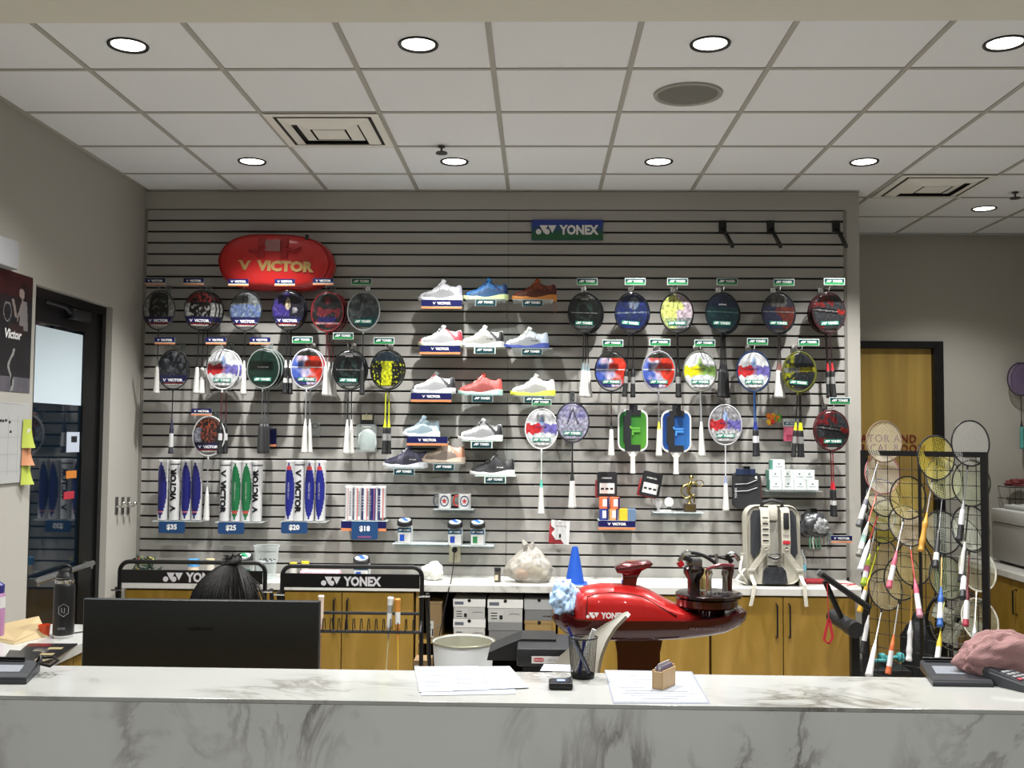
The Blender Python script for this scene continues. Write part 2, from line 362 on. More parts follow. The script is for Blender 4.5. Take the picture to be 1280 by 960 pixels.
# wall calendar with notes
cz0, cz1 = aX(35, 602, -2.66).z, aX(38, 505, -2.66).z
ca = put('wall_calendar', MB().box(-2.6599, 4.5, cz0, -2.650, 5.245, cz1, .002).mesh('cal', False, mat('calendar_white', '#a3a4a2', .45)), None,
    label='white monthly planner board on the grey wall under the dark poster', cat='calendar')
b = MB()
for i in range(5): b.box(-2.6498, 4.55, cz0+.06+i*.085, -2.6494, 5.16, cz0+.0615+i*.085)
for i in range(7): b.box(-2.6498, 4.57+i*.093, cz0+.04, -2.6494, 4.5715+i*.093, cz1-.06)
put('ruling', b.mesh('rl', False, mat('ruling', '#8a8b8c', .6)), ca)
b = MB()
for i in range(18):
    y = 4.6+random.random()*.55; z = cz1-.09-.02*random.random()-.1*(i % 2)*random.random()
    b.box(-2.6497, y, z, -2.6492, y+.018, z+.012)
put('handwriting', b.mesh('hw', False, DKGR), ca, kind='stuff')
for (py0, py1, mc, nm) in ((524, 560, '#b5c24c', 'yellow green sticky note high on the planner board edge'), (558, 582, '#c98a62', 'orange sticky note on the planner board edge between two green ones'), (580, 606, '#b5c24c', 'lowest yellow green sticky note curling off the planner board')):
    z1, z0 = aX(30, py0, -2.64).z, aX(30, py1, -2.64).z
    put('sticky_note', paint_mesh('sn', 5, 5, lambda u, v: (-2.648+.03*(1-v)*(1-v)*u+.004, 5.17+.085*u-.01*(1-v), z0+(z1-z0)*v), lambda u, v: hx(mc), painted(.7)), None, label=nm, cat='sticky note')
put('magnet_hook', MB().lathe([(.018, 0), (.018, .012)], (-2.652, 5.225, aX(34, 540, -2.65).z), 14, True, 'X').mesh('mh', True, WHITE), None, label='white round magnet holding the green note on the planner board', cat='magnet')
put('wall_box', MB().box(-2.66, 4.6, 2.64, -2.60, 4.99, 2.78, .006).mesh('wbx', False, mat('box_grey', '#97989a', .5)), None, label='pale grey box fixed high on the wall above the poster', cat='box')
# three key hooks
for i, px in enumerate((145.5, 153, 160)):
    c = aX(px, 632, -2.66); y = c.y; z = c.z
    t = thing('wall_hook', ('metal coat hook nearest the black door', 'middle metal coat hook of three beside the black door', 'metal coat hook closest to the slat wall, third from the door')[i], 'hook', (-2.66, y, z))
    put('plate', MB().box(0, -.022, -.055, .004, .022, .055, .001).mesh('pl', True, mat('brushed', '#6d6a66', .4, .8)), t)
    put('peg', MB().tube([(.004, 0, -.008), (.035, 0, -.004), (.045, 0, .012)], .007).sphere((.046, 0, .014), .013).mesh('pg', True, CHROME), t)
# ---- far room
wf = put('wall_far', MB().box(2.111, 8.20, 0, 2.18, 8.32, CEIL).box(3.216, 8.20, 0, 5.2, 8.32, CEIL).box(2.18, 8.20, 2.61, 3.216, 8.32, CEIL).box(2.111, WY+.045, 0, 2.125, 8.2, CEIL).mesh('wf', False, WALLD), kind='structure')
wr = put('wall_right', MB().box(4.05, -2.5, 0, 4.17, 8.32, CEIL).mesh('wr', False, WALLD), kind='structure')
d2 = put('door_2', MB().box(3.14, 8.17, 0, 3.216, 8.3, 2.61).box(2.18, 8.17, 0, 2.225, 8.3, 2.61).box(2.225, 8.17, 2.556, 3.14, 8.3, 2.61).mesh('df', False, BLACK), kind='structure')
put('door_leaf', MB().box(2.227, 8.22, .01, 3.138, 8.265, 2.554).mesh('dl', False, BIRCHD), d2)
RED = mat('dark_red_letters', '#6e1f1a', .5)
for t, z in (('ELEVATOR AND', aY(1100, 548, 8.215).z), ('ELECTRICAL ROOM', aY(1100, 560, 8.215).z)):
    put('lettering', text_mesh(t, RED, .015, .92, .02, 1.12), d2, (2.70, 8.214, z), None, .062)
# ---- ceiling
T = .6096; X0 = -2.0406; Y0 = 4.4798
ce = put('ceiling', MB().box(-2.9, 3.0, CEIL+.03, 5.2, 8.3, CEIL+.06).mesh('deck', False, mat('ceiling_void', '#2a2a2a', .9)), kind='structure')
tl = MB().box(-T/2+.011, -T/2+.011, .004, T/2-.011, T/2-.011, .02, .003).mesh('tile', False, TILE)
xs = [X0+T*i for i in range(-2, 11)]; ys = [Y0+T*j for j in range(-3, 7)]
b = MB()
for x in xs: b.box(x-.012, 3.0, CEIL, x+.012, 8.2, CEIL+.004)
for y in ys: b.box(-2.66, y-.012, CEIL+.0002, 4.05, y+.012, CEIL+.0042)
b.box(-2.66, 3, CEIL-.001, -2.635, WY, CEIL+.004).box(-2.66, WY-.02, CEIL-.001, 2.111, WY+.004, CEIL+.004).box(2.111, 8.18, CEIL-.001, 4.05, 8.2, CEIL+.004)
put('ceiling_grid', b.mesh('tb', False, TBAR), ce)
VENTS = {(1, 1), (7, 4)}
for i in range(-2, 10):
    for j in range(-3, 6):
        cx, cy = X0+T*(i+.5), Y0+T*(j+.5)
        if cx < -2.9 or cx > 4.3: continue
        put('tile', tl, ce, (cx, cy, CEIL))
TRIMD = mat('downlight_rim', '#2e2d2a', .3, .6)
names = ['downlight over the dark door end of the desk', 'ceiling downlight above the left half of the desk', 'ceiling downlight next to the round speaker', 'ceiling downlight nearest the frame edge above the rackets rack',
 'small ceiling downlight behind the square vent, over the red bag', 'ceiling downlight by the sprinkler, over the shoe display', 'ceiling downlight over the middle of the racket wall', 'ceiling downlight over the end of the slat wall', 'ceiling downlight in the far area beyond the slat wall']
names[0] = 'recessed ceiling downlight in front of the square vent, nearest the grey wall'
names[1] = 'recessed ceiling downlight before the sprinkler, nearer the bulkhead'
names[2] = 'recessed ceiling downlight in the tile in front of the round speaker'
names[3] = 'recessed ceiling downlight at the frame corner, far from the speaker'
LAMP = mat('lamp_lens', '#fffdf5', .5, emit=7)
rim = MB().lathe([(.070, -.001), (.083, -.006), (.086, .0), (.083, .004), (.068, .004), (.070, -.001)], n=32, cap=False).mesh('rim', True, TRIMD)
lens = MB().lathe([(.0, .0), (.069, .0)], n=32, cap=False).mesh('lens', True, LAMP)
for (x, y), nm in zip(DOWN, names):
    t = thing('downlight', nm, 'ceiling light', (x, y, CEIL+.001), group=None)
    put('rim', rim, t); put('lens', lens, t, (0, 0, .001))
# speaker, vents, sprinklers
t = thing('ceiling_speaker', 'large round grey ceiling speaker with perforated grille', 'speaker', (.704, 4.813, CEIL))
put('rim', MB().lathe([(.138, .0), (.150, -.008), (.162, -.006), (.165, .003)], n=40, cap=False).mesh('sr', True, mat('spk_rim', '#98968f', .6)), t)
put('grille', MB().lathe([(.0, -.006), (.139, -.003)], n=40, cap=False).mesh('sg', True, mat('spk_grille', '#77766f', .7, bump=.6, bscale=500)), t)
VM = mat('vent_white', '#dcdad2', .5); VD = mat('vent_dark', '#2b2925', .8)
for cx, cy, nm in ((-1.126, 5.39, 'square ceiling air vent above the red bag'), (2.545, 6.60, 'square ceiling air vent beyond the end of the slat wall')):
    t = thing('ceiling_vent', nm, 'vent', (cx, cy, CEIL-.002))
    put('backing', MB().box(-.29, -.29, -.001, .29, .29, .002).mesh('vb', False, VD), t)
    def frame(r0, r1, z0, z1):
        b = MB(); o = [(-r1, -r1), (r1, -r1), (r1, r1), (-r1, r1)]; q = [(-r0, -r0), (r0, -r0), (r0, r0), (-r0, r0)]
        for k in range(4):
            a, c_, d, e = o[k], o[(k+1) % 4], q[(k+1) % 4], q[k]
            b.quad([(a[0], a[1], z0), (c_[0], c_[1], z0), (d[0], d[1], z1), (e[0], e[1], z1)])
            b.quad([(a[0], a[1], z0+.003), (e[0], e[1], z1+.003), (d[0], d[1], z1+.003), (c_[0], c_[1], z0+.003)])
        return b.mesh('vf', False, VM)
    put('frame', frame(.255, .297, -.003, -.004), t)
    for r0, r1 in ((.178, .236), (.098, .158)): put('louvre', frame(r0, r1, -.006, -.022), t)
    put('centre_plate', MB().box(-.085, -.085, -.022, .085, .085, -.018, .002).mesh('cp', False, VM), t)
for (x, y), nm in (((-.559, 5.69), 'small ceiling sprinkler head near the middle of the ceiling'), ((3.145, 6.76), 'small ceiling sprinkler head beyond the slat wall end')):
    put('sprinkler', MB().lathe([(.02, 0), (.02, -.006), (.007, -.008), (.006, -.03), (.032, -.034), (.034, -.042), (.01, -.045)], (x, y, CEIL), 16).mesh('sp', True, mat('sprinkler_metal', '#4b4a47', .4, .7)), None, label=nm, cat='sprinkler')
# bulkhead over the desk
put('trim_1', MB().box(-2.66, 2.6, 3.155, 4.05, 3.2, CEIL+.05).mesh('bk', False, mat('bulkhead_paint', '#d2cfc2', .8)), kind='structure')
# ================================================================ reception desk
RX0, RX1 = -2.66, 2.6
rc = thing('reception_counter', 'long white marble reception counter across the front', 'counter', (0, 3.14, 0))
def pr(b, n, m, sm=False, **k): return put(n, b.mesh(n, sm, m), rc, (0, -3.14, 0), **k)
pr(MB().box(RX0, 2.949, 1.058, RX1, 3.335, 1.07, .0015), 'countertop', MARB)
pr(MB().box(RX0, 2.950, 0, RX1, 2.975, 1.0575), 'front_panel', MARBF)
pr(MB().box(RX0, 2.976, .0, RX1, 3.30, 1.057), 'carcass', BIRCH)
pr(MB().box(-1.95, 3.30, .72, .05, 4.0, .75, .002), 'desk_shelf', BIRCHE)
for lx in (-1.93, .0): pr(MB().box(lx, 3.301, 0, lx+.03, 3.98, .72), 'desk_leg_panel', BIRCH)
# ================================================================ back counter
bc = thing('back_counter', 'marble topped counter running below the slat wall', 'counter', (0, 6.5, 0))
put('countertop', MB().box(-2.58, 6.30, .872, 2.0, WY-.008, .915, .002).mesh('ct', False, MARB2), bc, (0, -6.5, 0))

CZ = .915
def handle_v(parent, x, y, z0, z1, m=BLACK):
    put('handle', MB().tube([(x, y, z0), (x, y-.03, z0+.004), (x, y-.03, z1-.004), (x, y, z1)], .006, 6).mesh('h', True, m), parent)
def cabinet(px_edges, label, handles):
    xs_ = [aY(p, 780, 6.315).x for p in px_edges]
    t = thing('base_cabinet', label, 'cabinet', ((xs_[0]+xs_[-1])/2, 6.5, 0)); ox = (xs_[0]+xs_[-1])/2
    put('carcass', MB().box(xs_[0]+.002-ox, -.165, .08, xs_[-1]-.002-ox, .22, .868).box(xs_[0]+.002-ox, -.12, 0, xs_[-1]-.002-ox, .2, .08).mesh('cb', False, BIRCHE), t)
    for a, c_ in zip(xs_[:-1], xs_[1:]):
        put('door', MB().box(a+.003-ox, -.187, .09, c_-.003-ox, -.166, .862, .001).mesh('dr', False, BIRCH), t)
    for p in handles: handle_v(t, aY(p, 780, 6.3).x-ox, -.187, .62, .82)
    return t
cabinet([155, 250, 350], 'birch base cabinet behind the racks, next to the grey wall', [240, 260])
cabinet([355, 427, 517], 'birch base cabinet behind the racket display rack beside the shoe boxes', [417.5, 434])
cabinet([697, 795], 'birch base cabinet hidden behind the red stringing machine', [])
cabinet([797, 887], 'birch base cabinet showing below the red stringing machine', [])
cabinet([889, 979, 1070], 'double birch base cabinet with two bar handles under the backpack', [971, 987])
# open shelving with shoe boxes
sx0, sx1 = aY(519, 780, 6.32).x, aY(695, 780, 6.32).x
t = thing('open_shelf_unit', 'open birch shelf unit holding the shoe boxes under the counter', 'shelf', ((sx0+sx1)/2, 6.5, 0)); ox = (sx0+sx1)/2
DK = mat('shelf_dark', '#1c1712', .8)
put('side_panel', MB().box(sx0-ox+.002, -.17, .0, sx0-ox+.02, .22, .868).mesh('s', False, BIRCHE), t)
put('side_panel', MB().box(sx1-ox-.02, -.17, .0, sx1-ox-.002, .22, .868).mesh('s', False, BIRCHE), t)
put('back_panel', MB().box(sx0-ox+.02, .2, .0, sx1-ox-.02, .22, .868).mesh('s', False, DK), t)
SHZ = aY(600, 801, 6.33).z
put('shelf', MB().box(sx0-ox+.02, -.17, SHZ-.02, sx1-ox-.02, .2, SHZ).mesh('s', False, BIRCHE), t)
SH2 = .30
put('shelf', MB().box(sx0-ox+.02, -.17, SH2-.02, sx1-ox-.02, .2, SH2).mesh('s', False, BIRCHE), t)
# left counter along the wall
lc = thing('side_counter', 'short marble topped counter against the grey wall', 'counter', (-2.33, 4.0, 0))
put('countertop', MB().box(-2.655, 3.34, .872, -1.985, 4.875, .915, .002).mesh('lct', False, MARB), lc, (2.33, -4, 0))
put('carcass', MB().box(-2.655, 3.34, .0, -2.03, 4.85, .871).mesh('lcc', False, BIRCHE), lc, (2.33, -4, 0))
for y0, y1 in ((4.43, 4.845), (4.01, 4.425), (3.6, 4.005)): put('door', MB().box(-2.029, y0, .09, -2.01, y1, .862, .001).mesh('d', False, BIRCH), lc, (2.33, -4, 0))
# right-hand counter
rr = thing('far_counter', 'marble topped counter with birch doors beyond the racket rack', 'counter', (3.65, 7, 0))
put('countertop', MB().box(3.27, 5.2, .872, 4.045, 8.19, .915, .002).mesh('c', False, MARB2), rr, (-3.65, -7, 0))
put('carcass', MB().box(3.32, 5.22, 0, 4.04, 8.18, .871).mesh('c', False, BIRCHE), rr, (-3.65, -7, 0))
ye = 8.18
while ye > 5.4:
    put('door', MB().box(3.30, ye-.45, .09, 3.319, ye-.004, .862, .001).mesh('d', False, BIRCH), rr, (-3.65, -7, 0)); ye -= .454
for y in (7.17, 6.99): put('handle', MB().tube([(3.30, y, .63), (3.27, y, .635), (3.27, y, .795), (3.30, y, .80)], .006, 6).mesh('h', True, BLACK), rr, (-3.65, -7, 0))
# ================================================================ rackets
HA, HB = .104, .128           # half width, half height of a head
def cardcol(kind):
    N = lambda x, z, s=3, o=0: noise.noise(Vector((x*s+o, z*s, o*1.7)))
    def f(u, v):
        z = v*2-1; x = (u*2-1)*sqrt(max(0, 1-z*z*.9))
        n = N(x, z, 2.6, hash(kind) % 1 + len(kind))
        if kind in ('players', 'players2', 'city', 'shadow', 'night', 'orange'):
            if -.66 < z < -.34: return (.10, .10, .30)
            if z <= -.66: return (.55, .12, .14) if (-.73 < z < -.70 or -.80 < z < -.77) else (.80, .79, .77)
        if kind == 'players':
            if abs(x) > .62: return (.62+.1*n, .62+.1*n, .60+.1*n)
            if N(x, z, 5, 2) > .18: return (.42, .44, .40)
            return (.05, .06, .06)
        if kind == 'players2':
            if z > .45 and N(x, z, 6, 4) > 0: return (.55, .12, .10)
            if abs(x) > .68 and z < .4: return (.66, .66, .64)
            if N(x, z, 6, 1) > .16 and z < .3: return (.62, .60, .58)
            return (.06, .05, .06)
        if kind == 'city':
            if z > .35: return (.42+.1*n, .44+.1*n, .44+.1*n)
            return (.36+.35*max(0, N(x, z, 4, 3)), .43+.3*max(0, N(x, z, 4, 3)), .60)
        if kind == 'night':
            if x**2/.03+(z-.35)**2/.12 < 1: return (.72, .66, .55)
            if (x-.45)**2/.03+(z-.0)**2/.03 < 1: return (.60, .58, .60)
            return (.22, .16, .48) if x < .1 and n > -.1 else (.06, .05, .12)
        if kind == 'shadow':
            if z < -.30: return (.10, .10, .28)
            return (.33+.3*n, .34+.3*n, .36+.3*n) if N(x, z, 4, 8) > 0 else (.12, .12, .13)
        if kind == 'orange':
            if z > .45: return (.60, .26, .14) if N(x, z, 8, 1) > 0 else (.08, .07, .07)
            if (x*x+(z-.05)**2) < .28: return (.55, .25, .18) if N(x, z, 9, 3) > .05 else (.15, .08, .07)
            return (.55, .56, .60) if x < -.45 else (.12, .10, .10)
        if kind == 'crimson':
            if abs(z+.45) < .14 and abs(x) < .6: return (.13, .11, .36)
            if abs(z+.66) < .05: return (.75, .55, .55)
            return (.45, .12, .16) if N(x, z, 3, 5) > .22 else (.10, .10, .11)
        if kind == 'silver':
            if z < -.35 and x > -.2: return (.16, .42, .45)
            return (.50+.3*n, .55+.3*n, .56+.3*n) if n > -.15 else (.30, .36, .37)
        if kind in ('aero_red', 'aero_yel', 'aero_gry'):
            base = (.88, .89, .90) if kind != 'aero_gry' else ((.62, .62, .63) if z > -.1 else (.82, .82, .83))
            if abs(z+.03*sin(x*9)) < .22+.16*N(x, z, 6, 7)+.08*abs(x):
                if x < -.05+.25*n: return (.80, .16, .18) if kind != 'aero_yel' else (.93, .90, .10)
                if x > .2: return (.45, .42, .72) if kind != 'aero_yel' else (.55, .72, .35)
                return (.62, .45, .60) if kind != 'aero_yel' else (.75, .82, .30)
            if .2 < z < .75 and abs(x) < (.8-z)*.45: return (.60, .70, .88) if kind != 'aero_yel' else (.62, .75, .45)
            return base
        if kind == 'platinum': return (.03+.015*n, .16, .12)
        if kind in ('nebula', 'nebula2'):
            if z > .72: return (.12, .13, .10)
            t = x*.8+z*.30+n*.55; k_ = min(1, max(0, (t+.05)/.25)); j_ = min(1, max(0, (t+.55)/.4))
            c = tuple((a*(1-j_)+b*j_)*(1-k_)+c3*k_ for a, b, c3 in zip((.28, .38, .74), (.80, .76, .86), (.84, .20, .12)))
            if z < -.5 and x < 0: c = (.25, .25, .50)
            if abs(z-.06) < .02: c = (.92, .92, .92)
            return c
        if kind == 'darkgreen':
            if abs(z+.02) < .03 and abs(x) < .85: return (.75, .76, .74)
            if z < -.62: return (.55, .60, .60) if z < -.7 else (.08, .22, .2)
            if .75 < z < .88: return (.7, .7, .7)
            r = x*x+(z-.1)**2
            return (.16+.2*abs(n), .26+.25*abs(n), .25+.2*abs(n)) if abs(r-.25-.2*n) < .10 else (.05, .08, .08)
        if kind == 'yellow':
            if z > .45: return (.10, .16, .20)
            if abs(x-.02) < .34: return (.82, .84, .10)
            return (.75, .78, .15) if N(x, z, 9, 2) > .3 else (.07, .08, .07)
        if kind == 'blue':
            if abs(z+.02-.1*x) < .035: return (.7, .78, .9)
            if (x-.1)**2+(z-.5)**2 < .12: return (.65+.2*n, .72, .85)
            return (.10+.1*abs(n), .20+.1*abs(n), .55+.2*n)
        if kind == 'limepink':
            if z < -.3: return (.56, .57, .58) if x > 0 else (.70, .76, .50)
            return (.86, .90, .48) if x+.6*n < .1 else (.83, .76, .80)
        if kind == 'teal':
            if abs(z-.02) < .025: return (.5, .7, .72)
            return (.09, .18+.10*n, .36) if z > .3 else (.07, .30+.16*n, .34+.12*n)
        if kind == 'redblue':
            if abs(z-.02) < .02: return (.78, .76, .76)
            t = x+.3*z+.5*n
            if z > .3: return (.60, .60, .58) if abs(x) < .5 else (.20, .22, .30)
            return (.62, .22, .16) if t > 0 else (.20, .24, .42)
        if kind in ('redblack', 'redblack2'):
            if abs(z-.08+.12*x) < .13: return (.88, .20, .16) if x > .55 else ((.05, .05, .06) if abs(z-.08+.12*x) > .03 else (.8, .8, .8))
            if z > .3 and N(x, z, 4, 6) > -.05 and x < .3: return (.72, .14, .16)
            return (.72, .16, .18) if (x < -.4 and z < -.4 and n > -.2) else (.30, .31, .33)
        if kind == 'yelblack':
            if abs(z-.1-.1*x) < .13: return (.90, .86, .08) if x > 0 else (.75, .76, .70)
            if x < -.3 and N(x, z, 5, 3) > -.08: return (.82, .84, .12)
            return (.20, .22, .24)
        if kind == 'lilac':
            if z < -.1: return (.66, .66, .74)
            return (.62+.2*n, .61+.2*n, .74+.1*n) if abs(abs(x)-(.7-z)*.45) > .05 else (.28, .27, .36)
        return (.6, .6, .6)
    def g(u, v):
        c = f(u, v); z = v*2-1; x = (u*2-1)
        k = .80+.42*N(x, z, 7, 3)
        w = 0
        if kind not in ('platinum',) and abs(N(x, z, 2.2, 11)) < .035 and -.35 < z < .9: w = .35        # thin streaks of the artwork
        if kind in ('darkgreen', 'blue', 'teal', 'redblue', 'redblack', 'redblack2', 'yelblack', 'silver') : k *= .62
        if kind in ('nebula', 'nebula2', 'aero_red', 'aero_yel'): k = .88+.25*N(x, z, 4, 3)
        return tuple(min(.9, max(.02, (a*(1-w)+.62*w)*k)) for a in c)
    return g
_card = {}
def card_mesh(kind):
    if kind not in _card:
        a, bb = HA*.965, HB*.93
        def pos(u, v):
            z = v*2-1; s = sqrt(max(0, 1-z*z)); zz = max(z, -.90)
            return ((u*2-1)*s*a, -.006-.002*(1-(u*2-1)**2), zz*bb)
        _card[kind] = paint_mesh('card_'+kind, 34, 40, pos, cardcol(kind), painted(.3, .3))
    return _card[kind]
_rk = {}
def rim_mesh(col, a=HA, b=HB):
    k = ('rim', col, a)
    if k not in _rk:
        m = MB().tube([(a*sin(t*2*pi/36), 0, b*cos(t*2*pi/36)) for t in range(36)], .0048, 6, closed=True)
        m.tube([(0, 0, -b-.004), (0, 0, -b-.022)], .0055, 6)
        _rk[k] = m.mesh('rim', True, mat('frame'+col, col, .28, .1, .6))
    return _rk[k]
def bed_mesh(col, thick=.0009, a=HA, b=HB):
    k = ('bed', col, thick, a)
    if k not in _rk:
        m = MB(); t = thick/2
        for i in range(-10, 11):
            x = i*a/10.9; h = b*sqrt(1-(x/a)**2)-.003
            m.quad([(x-t, 0, -h), (x+t, 0, -h), (x+t, 0, h), (x-t, 0, h)])
        for i in range(-11, 12):
            z = i*b/11.9; h = a*sqrt(1-(z/b)**2)-.003
            m.quad([(-h, .0004, z-t), (h, .0004, z-t), (h, .0004, z+t), (-h, .0004, z+t)])
        _rk[k] = m.mesh('bed', False, mat('string'+col, col, .6))
    return _rk[k]
def shaft_mesh(col, cone):
    k = ('sh', col, cone)
    if k not in _rk:
        _rk[k] = MB().lathe([(.0042, -HB-.018), (.0036, -HB-.03), (.0036, -.345)], n=8).mesh('shaft', True, mat('shaft'+col, col, .3, .2, .4))
    return _rk[k]
def cone_mesh(col):
    k = ('co', col)
    if k not in _rk: _rk[k] = MB().lathe([(.0045, -.325), (.0065, -.345), (.0115, -.375)], n=10).mesh('cone', True, mat('cone'+col, col, .35, 0, .3))
    return _rk[k]
def grip_mesh(kind, cols):
    k = ('g', kind, cols)
    if k not in _rk:
        if kind == 'bag':      prof = [(.011, -.372), (.013, -.39), (.016, -.46), (.020, -.525), (.022, -.545), (.019, -.547)]
        elif kind == 'fat':    prof = [(.012, -.36), (.019, -.375), (.022, -.46), (.023, -.545), (.019, -.55)]
        elif kind == 'bumpy':  prof = [(.010, -.372), (.016, -.385), (.016, -.40), (.013, -.42), (.014, -.46), (.017, -.49), (.014, -.52), (.019, -.545), (.015, -.548)]
        else:                  prof = [(.010, -.372), (.0135, -.385), (.0145, -.46), (.0155, -.52), (.018, -.542), (.016, -.547)]
        n = 10; cl = cols.split(','); zs = [p[1] for p in prof]; z0, z1 = zs[0], zs[-1]
        # rings refined so that the bands of colour and the wrap read
        P = []
        for q in range(25):
            z = z0+(z1-z0)*q/24
            for (ra, za), (rb, zb) in zip(prof[:-1], prof[1:]):
                if zb <= z <= za+1e-9: t = 0 if za == zb else (za-z)/(za-zb); r = ra+(rb-ra)*t; break
            P.append((r*(1+.035*(q % 2) if kind != 'bag' else 1+.02*((q//2) % 2)), z))
        def pos(u, v): r, z = P[min(24, int(round(v*24)))]; return (r*cos(2*pi*u), r*sin(2*pi*u), z)
        def col(u, v): return hx(cl[min(len(cl)-1, int(v*len(cl)))])
        _rk[k] = paint_mesh('grip', n, 24, pos, col, painted(.55))
        # end cap
        bm = bmesh.new(); bm.from_mesh(_rk[k]); bm.verts.ensure_lookup_table()
        bmesh.ops.remove_doubles(bm, verts=bm.verts[:], dist=1e-6); bmesh.ops.holes_fill(bm, edges=[e for e in bm.edges if e.is_boundary], sides=0)
        bmesh.ops.recalc_face_normals(bm, faces=bm.faces[:]); bm.to_mesh(_rk[k]); bm.free()
    return _rk[k]
def racket(label, group, frame, strings, shaft, cone, grip, gcol, card=None, brand=None, sth=.0009, bw=.098, bz=-.070):
    t = thing('badminton_racket', label, 'racket', group=group)
    put('frame', rim_mesh(frame), t)
    put('string_bed', bed_mesh(strings, sth), t, kind='stuff')
    put('shaft', shaft_mesh(shaft, cone), t)
    put('cone', cone_mesh(cone), t)
    put('grip', grip_mesh(grip, gcol), t)
    if card:
        c = put('header_card', card_mesh(card), t)
        if brand:
            bw = .132 if brand == 'V' else .104
            W_ = bw+.010
            pm = mat('ygreen_ink', '#1d6a58', .4) if brand == 'Y' else NAVYI
            put('brand_band', MB().box(-W_/2, -.0105, bz-.0125, W_/2, -.0092, bz+.0125).mesh('bb', False, pm), c)
            letter(c, brand_mesh(brand, WHT), bw, 0, -.0112, bz)
        ttl = {'platinum': ('PLATINUM', WHT, .068, .01), 'aero_red': ('RAPID FIRE', NAVYI, .07, .012), 'aero_yel': ('RAPID FIRE', DKGR, .07, .012), 'aero_gry': ('RAPID FIRE', NAVYI, .07, .012),
               'darkgreen': ('ASTROX', WHT, .05, .085), 'teal': ('ASTROX', WHT, .05, .05)}.get(card)
        if ttl and brand: letter(c, text_mesh(ttl[0], ttl[1], .01, 1, .02), ttl[2], 0, -.0100, ttl[3])
    return t
# sign plates on the display hooks
def plate(parent, brand, x, y, z, w=.132, h=.044):
    if brand == 'Y':
        put('sign_plate', MB().box(x-w/2, y, z-h/2, x+w/2, y+.004, z+h/2, .0008).mesh('pl', False, mat('plate_white', '#b3beb7', .35)), parent)
        put('sign_print', MB().box(x-w/2+.004, y-.001, z-h*.10, x+w/2-.004, y-.0001, z+h/2-.004).mesh('pp', False, mat('plate_teal', '#0f3639', .35)), parent)
        put('sign_print', MB().box(x-w/2+.004, y-.001, z-h/2+.004, x+w/2-.004, y-.0001, z-h*.10).mesh('pp', False, mat('plate_green', '#237a42', .35)), parent)
    else:
        put('sign_plate', MB().box(x-w/2, y, z-h/2, x+w/2, y+.004, z+h/2, .0008).mesh('pl', False, mat('plate_white', '#b3beb7', .35)), parent)
        put('sign_print', MB().box(x-w/2, y-.001, z-h*.18, x+w/2, y-.0001, z+h/2).mesh('pp', False, mat('plate_navy', '#121446', .35)), parent)
        put('sign_print', MB().box(x-w/2, y-.001, z-h/2, x+w/2, y-.0001, z-h*.30).mesh('pp', False, mat('plate_orange', '#c8794f', .35)), parent)
    letter(parent, brand_mesh(brand, WHT), w*.76, x, y-.0025, z+h*(.12 if brand == 'V' else .05))
def hook(brand, spx, hpx, desc, n=1):
    """hook with wire arm; sign at pixel spx, racket hangs by its head at hpx"""
    Yf = WY-.255; s = aY(spx[0], spx[1], Yf)
    Yh = WY-.16; h = aY(hpx[0], hpx[1]-25.5, Yh)
    zb = ZT-PIT*round((ZT-(h.z+.03))/PIT)-.02
    t = thing('display_hook', desc, 'hook', (h.x, WY, zb))
    put('back_plate', MB().box(-.018, -.012, -.034, .018, -.0005, .034, .002).mesh('bk', True, CLEAR if brand == 'V' else CHROME), t)
    hz = h.z-zb+.012
    put('wire_arm', MB().tube([(0, -.012, .0), (0, -.05, hz-.004), (0, -.205, hz), (0, -.225, hz+.02)], .003, 6).mesh('wr', True, CHROME), t)
    dz = s.z-zb; dx = s.x-h.x
    put('sign_wire', MB().tube([(0, -.012, .02), (dx*.2, -.06, dz*.6+.0), (dx, Yf-WY+.006, dz-.018)], .0022, 6).mesh('sw', True, CHROME), t)
    plate(t, brand, dx, Yf-WY, dz)
    return t
G = {'w': ('bag', '#d9d9d4'), 'k': ('plain', '#1a1b1d'), 'kw': ('plain', '#17181a,#17181a,#c9c9c6,#1a1b1d,#1a1b1d'), 'nw': ('plain', '#22233f,#d2d2d0,#d2d2d0,#3a3a44'),
     'fat': ('fat', '#2e2f31'), 'bw': ('plain', '#17181c,#cfcfd2,#17181c,#17181c'), 'w1': ('bag', '#dededa'), 'kk': ('plain', '#1a1b1d,#8d8d8b,#1a1b1d,#1a1b1d')}
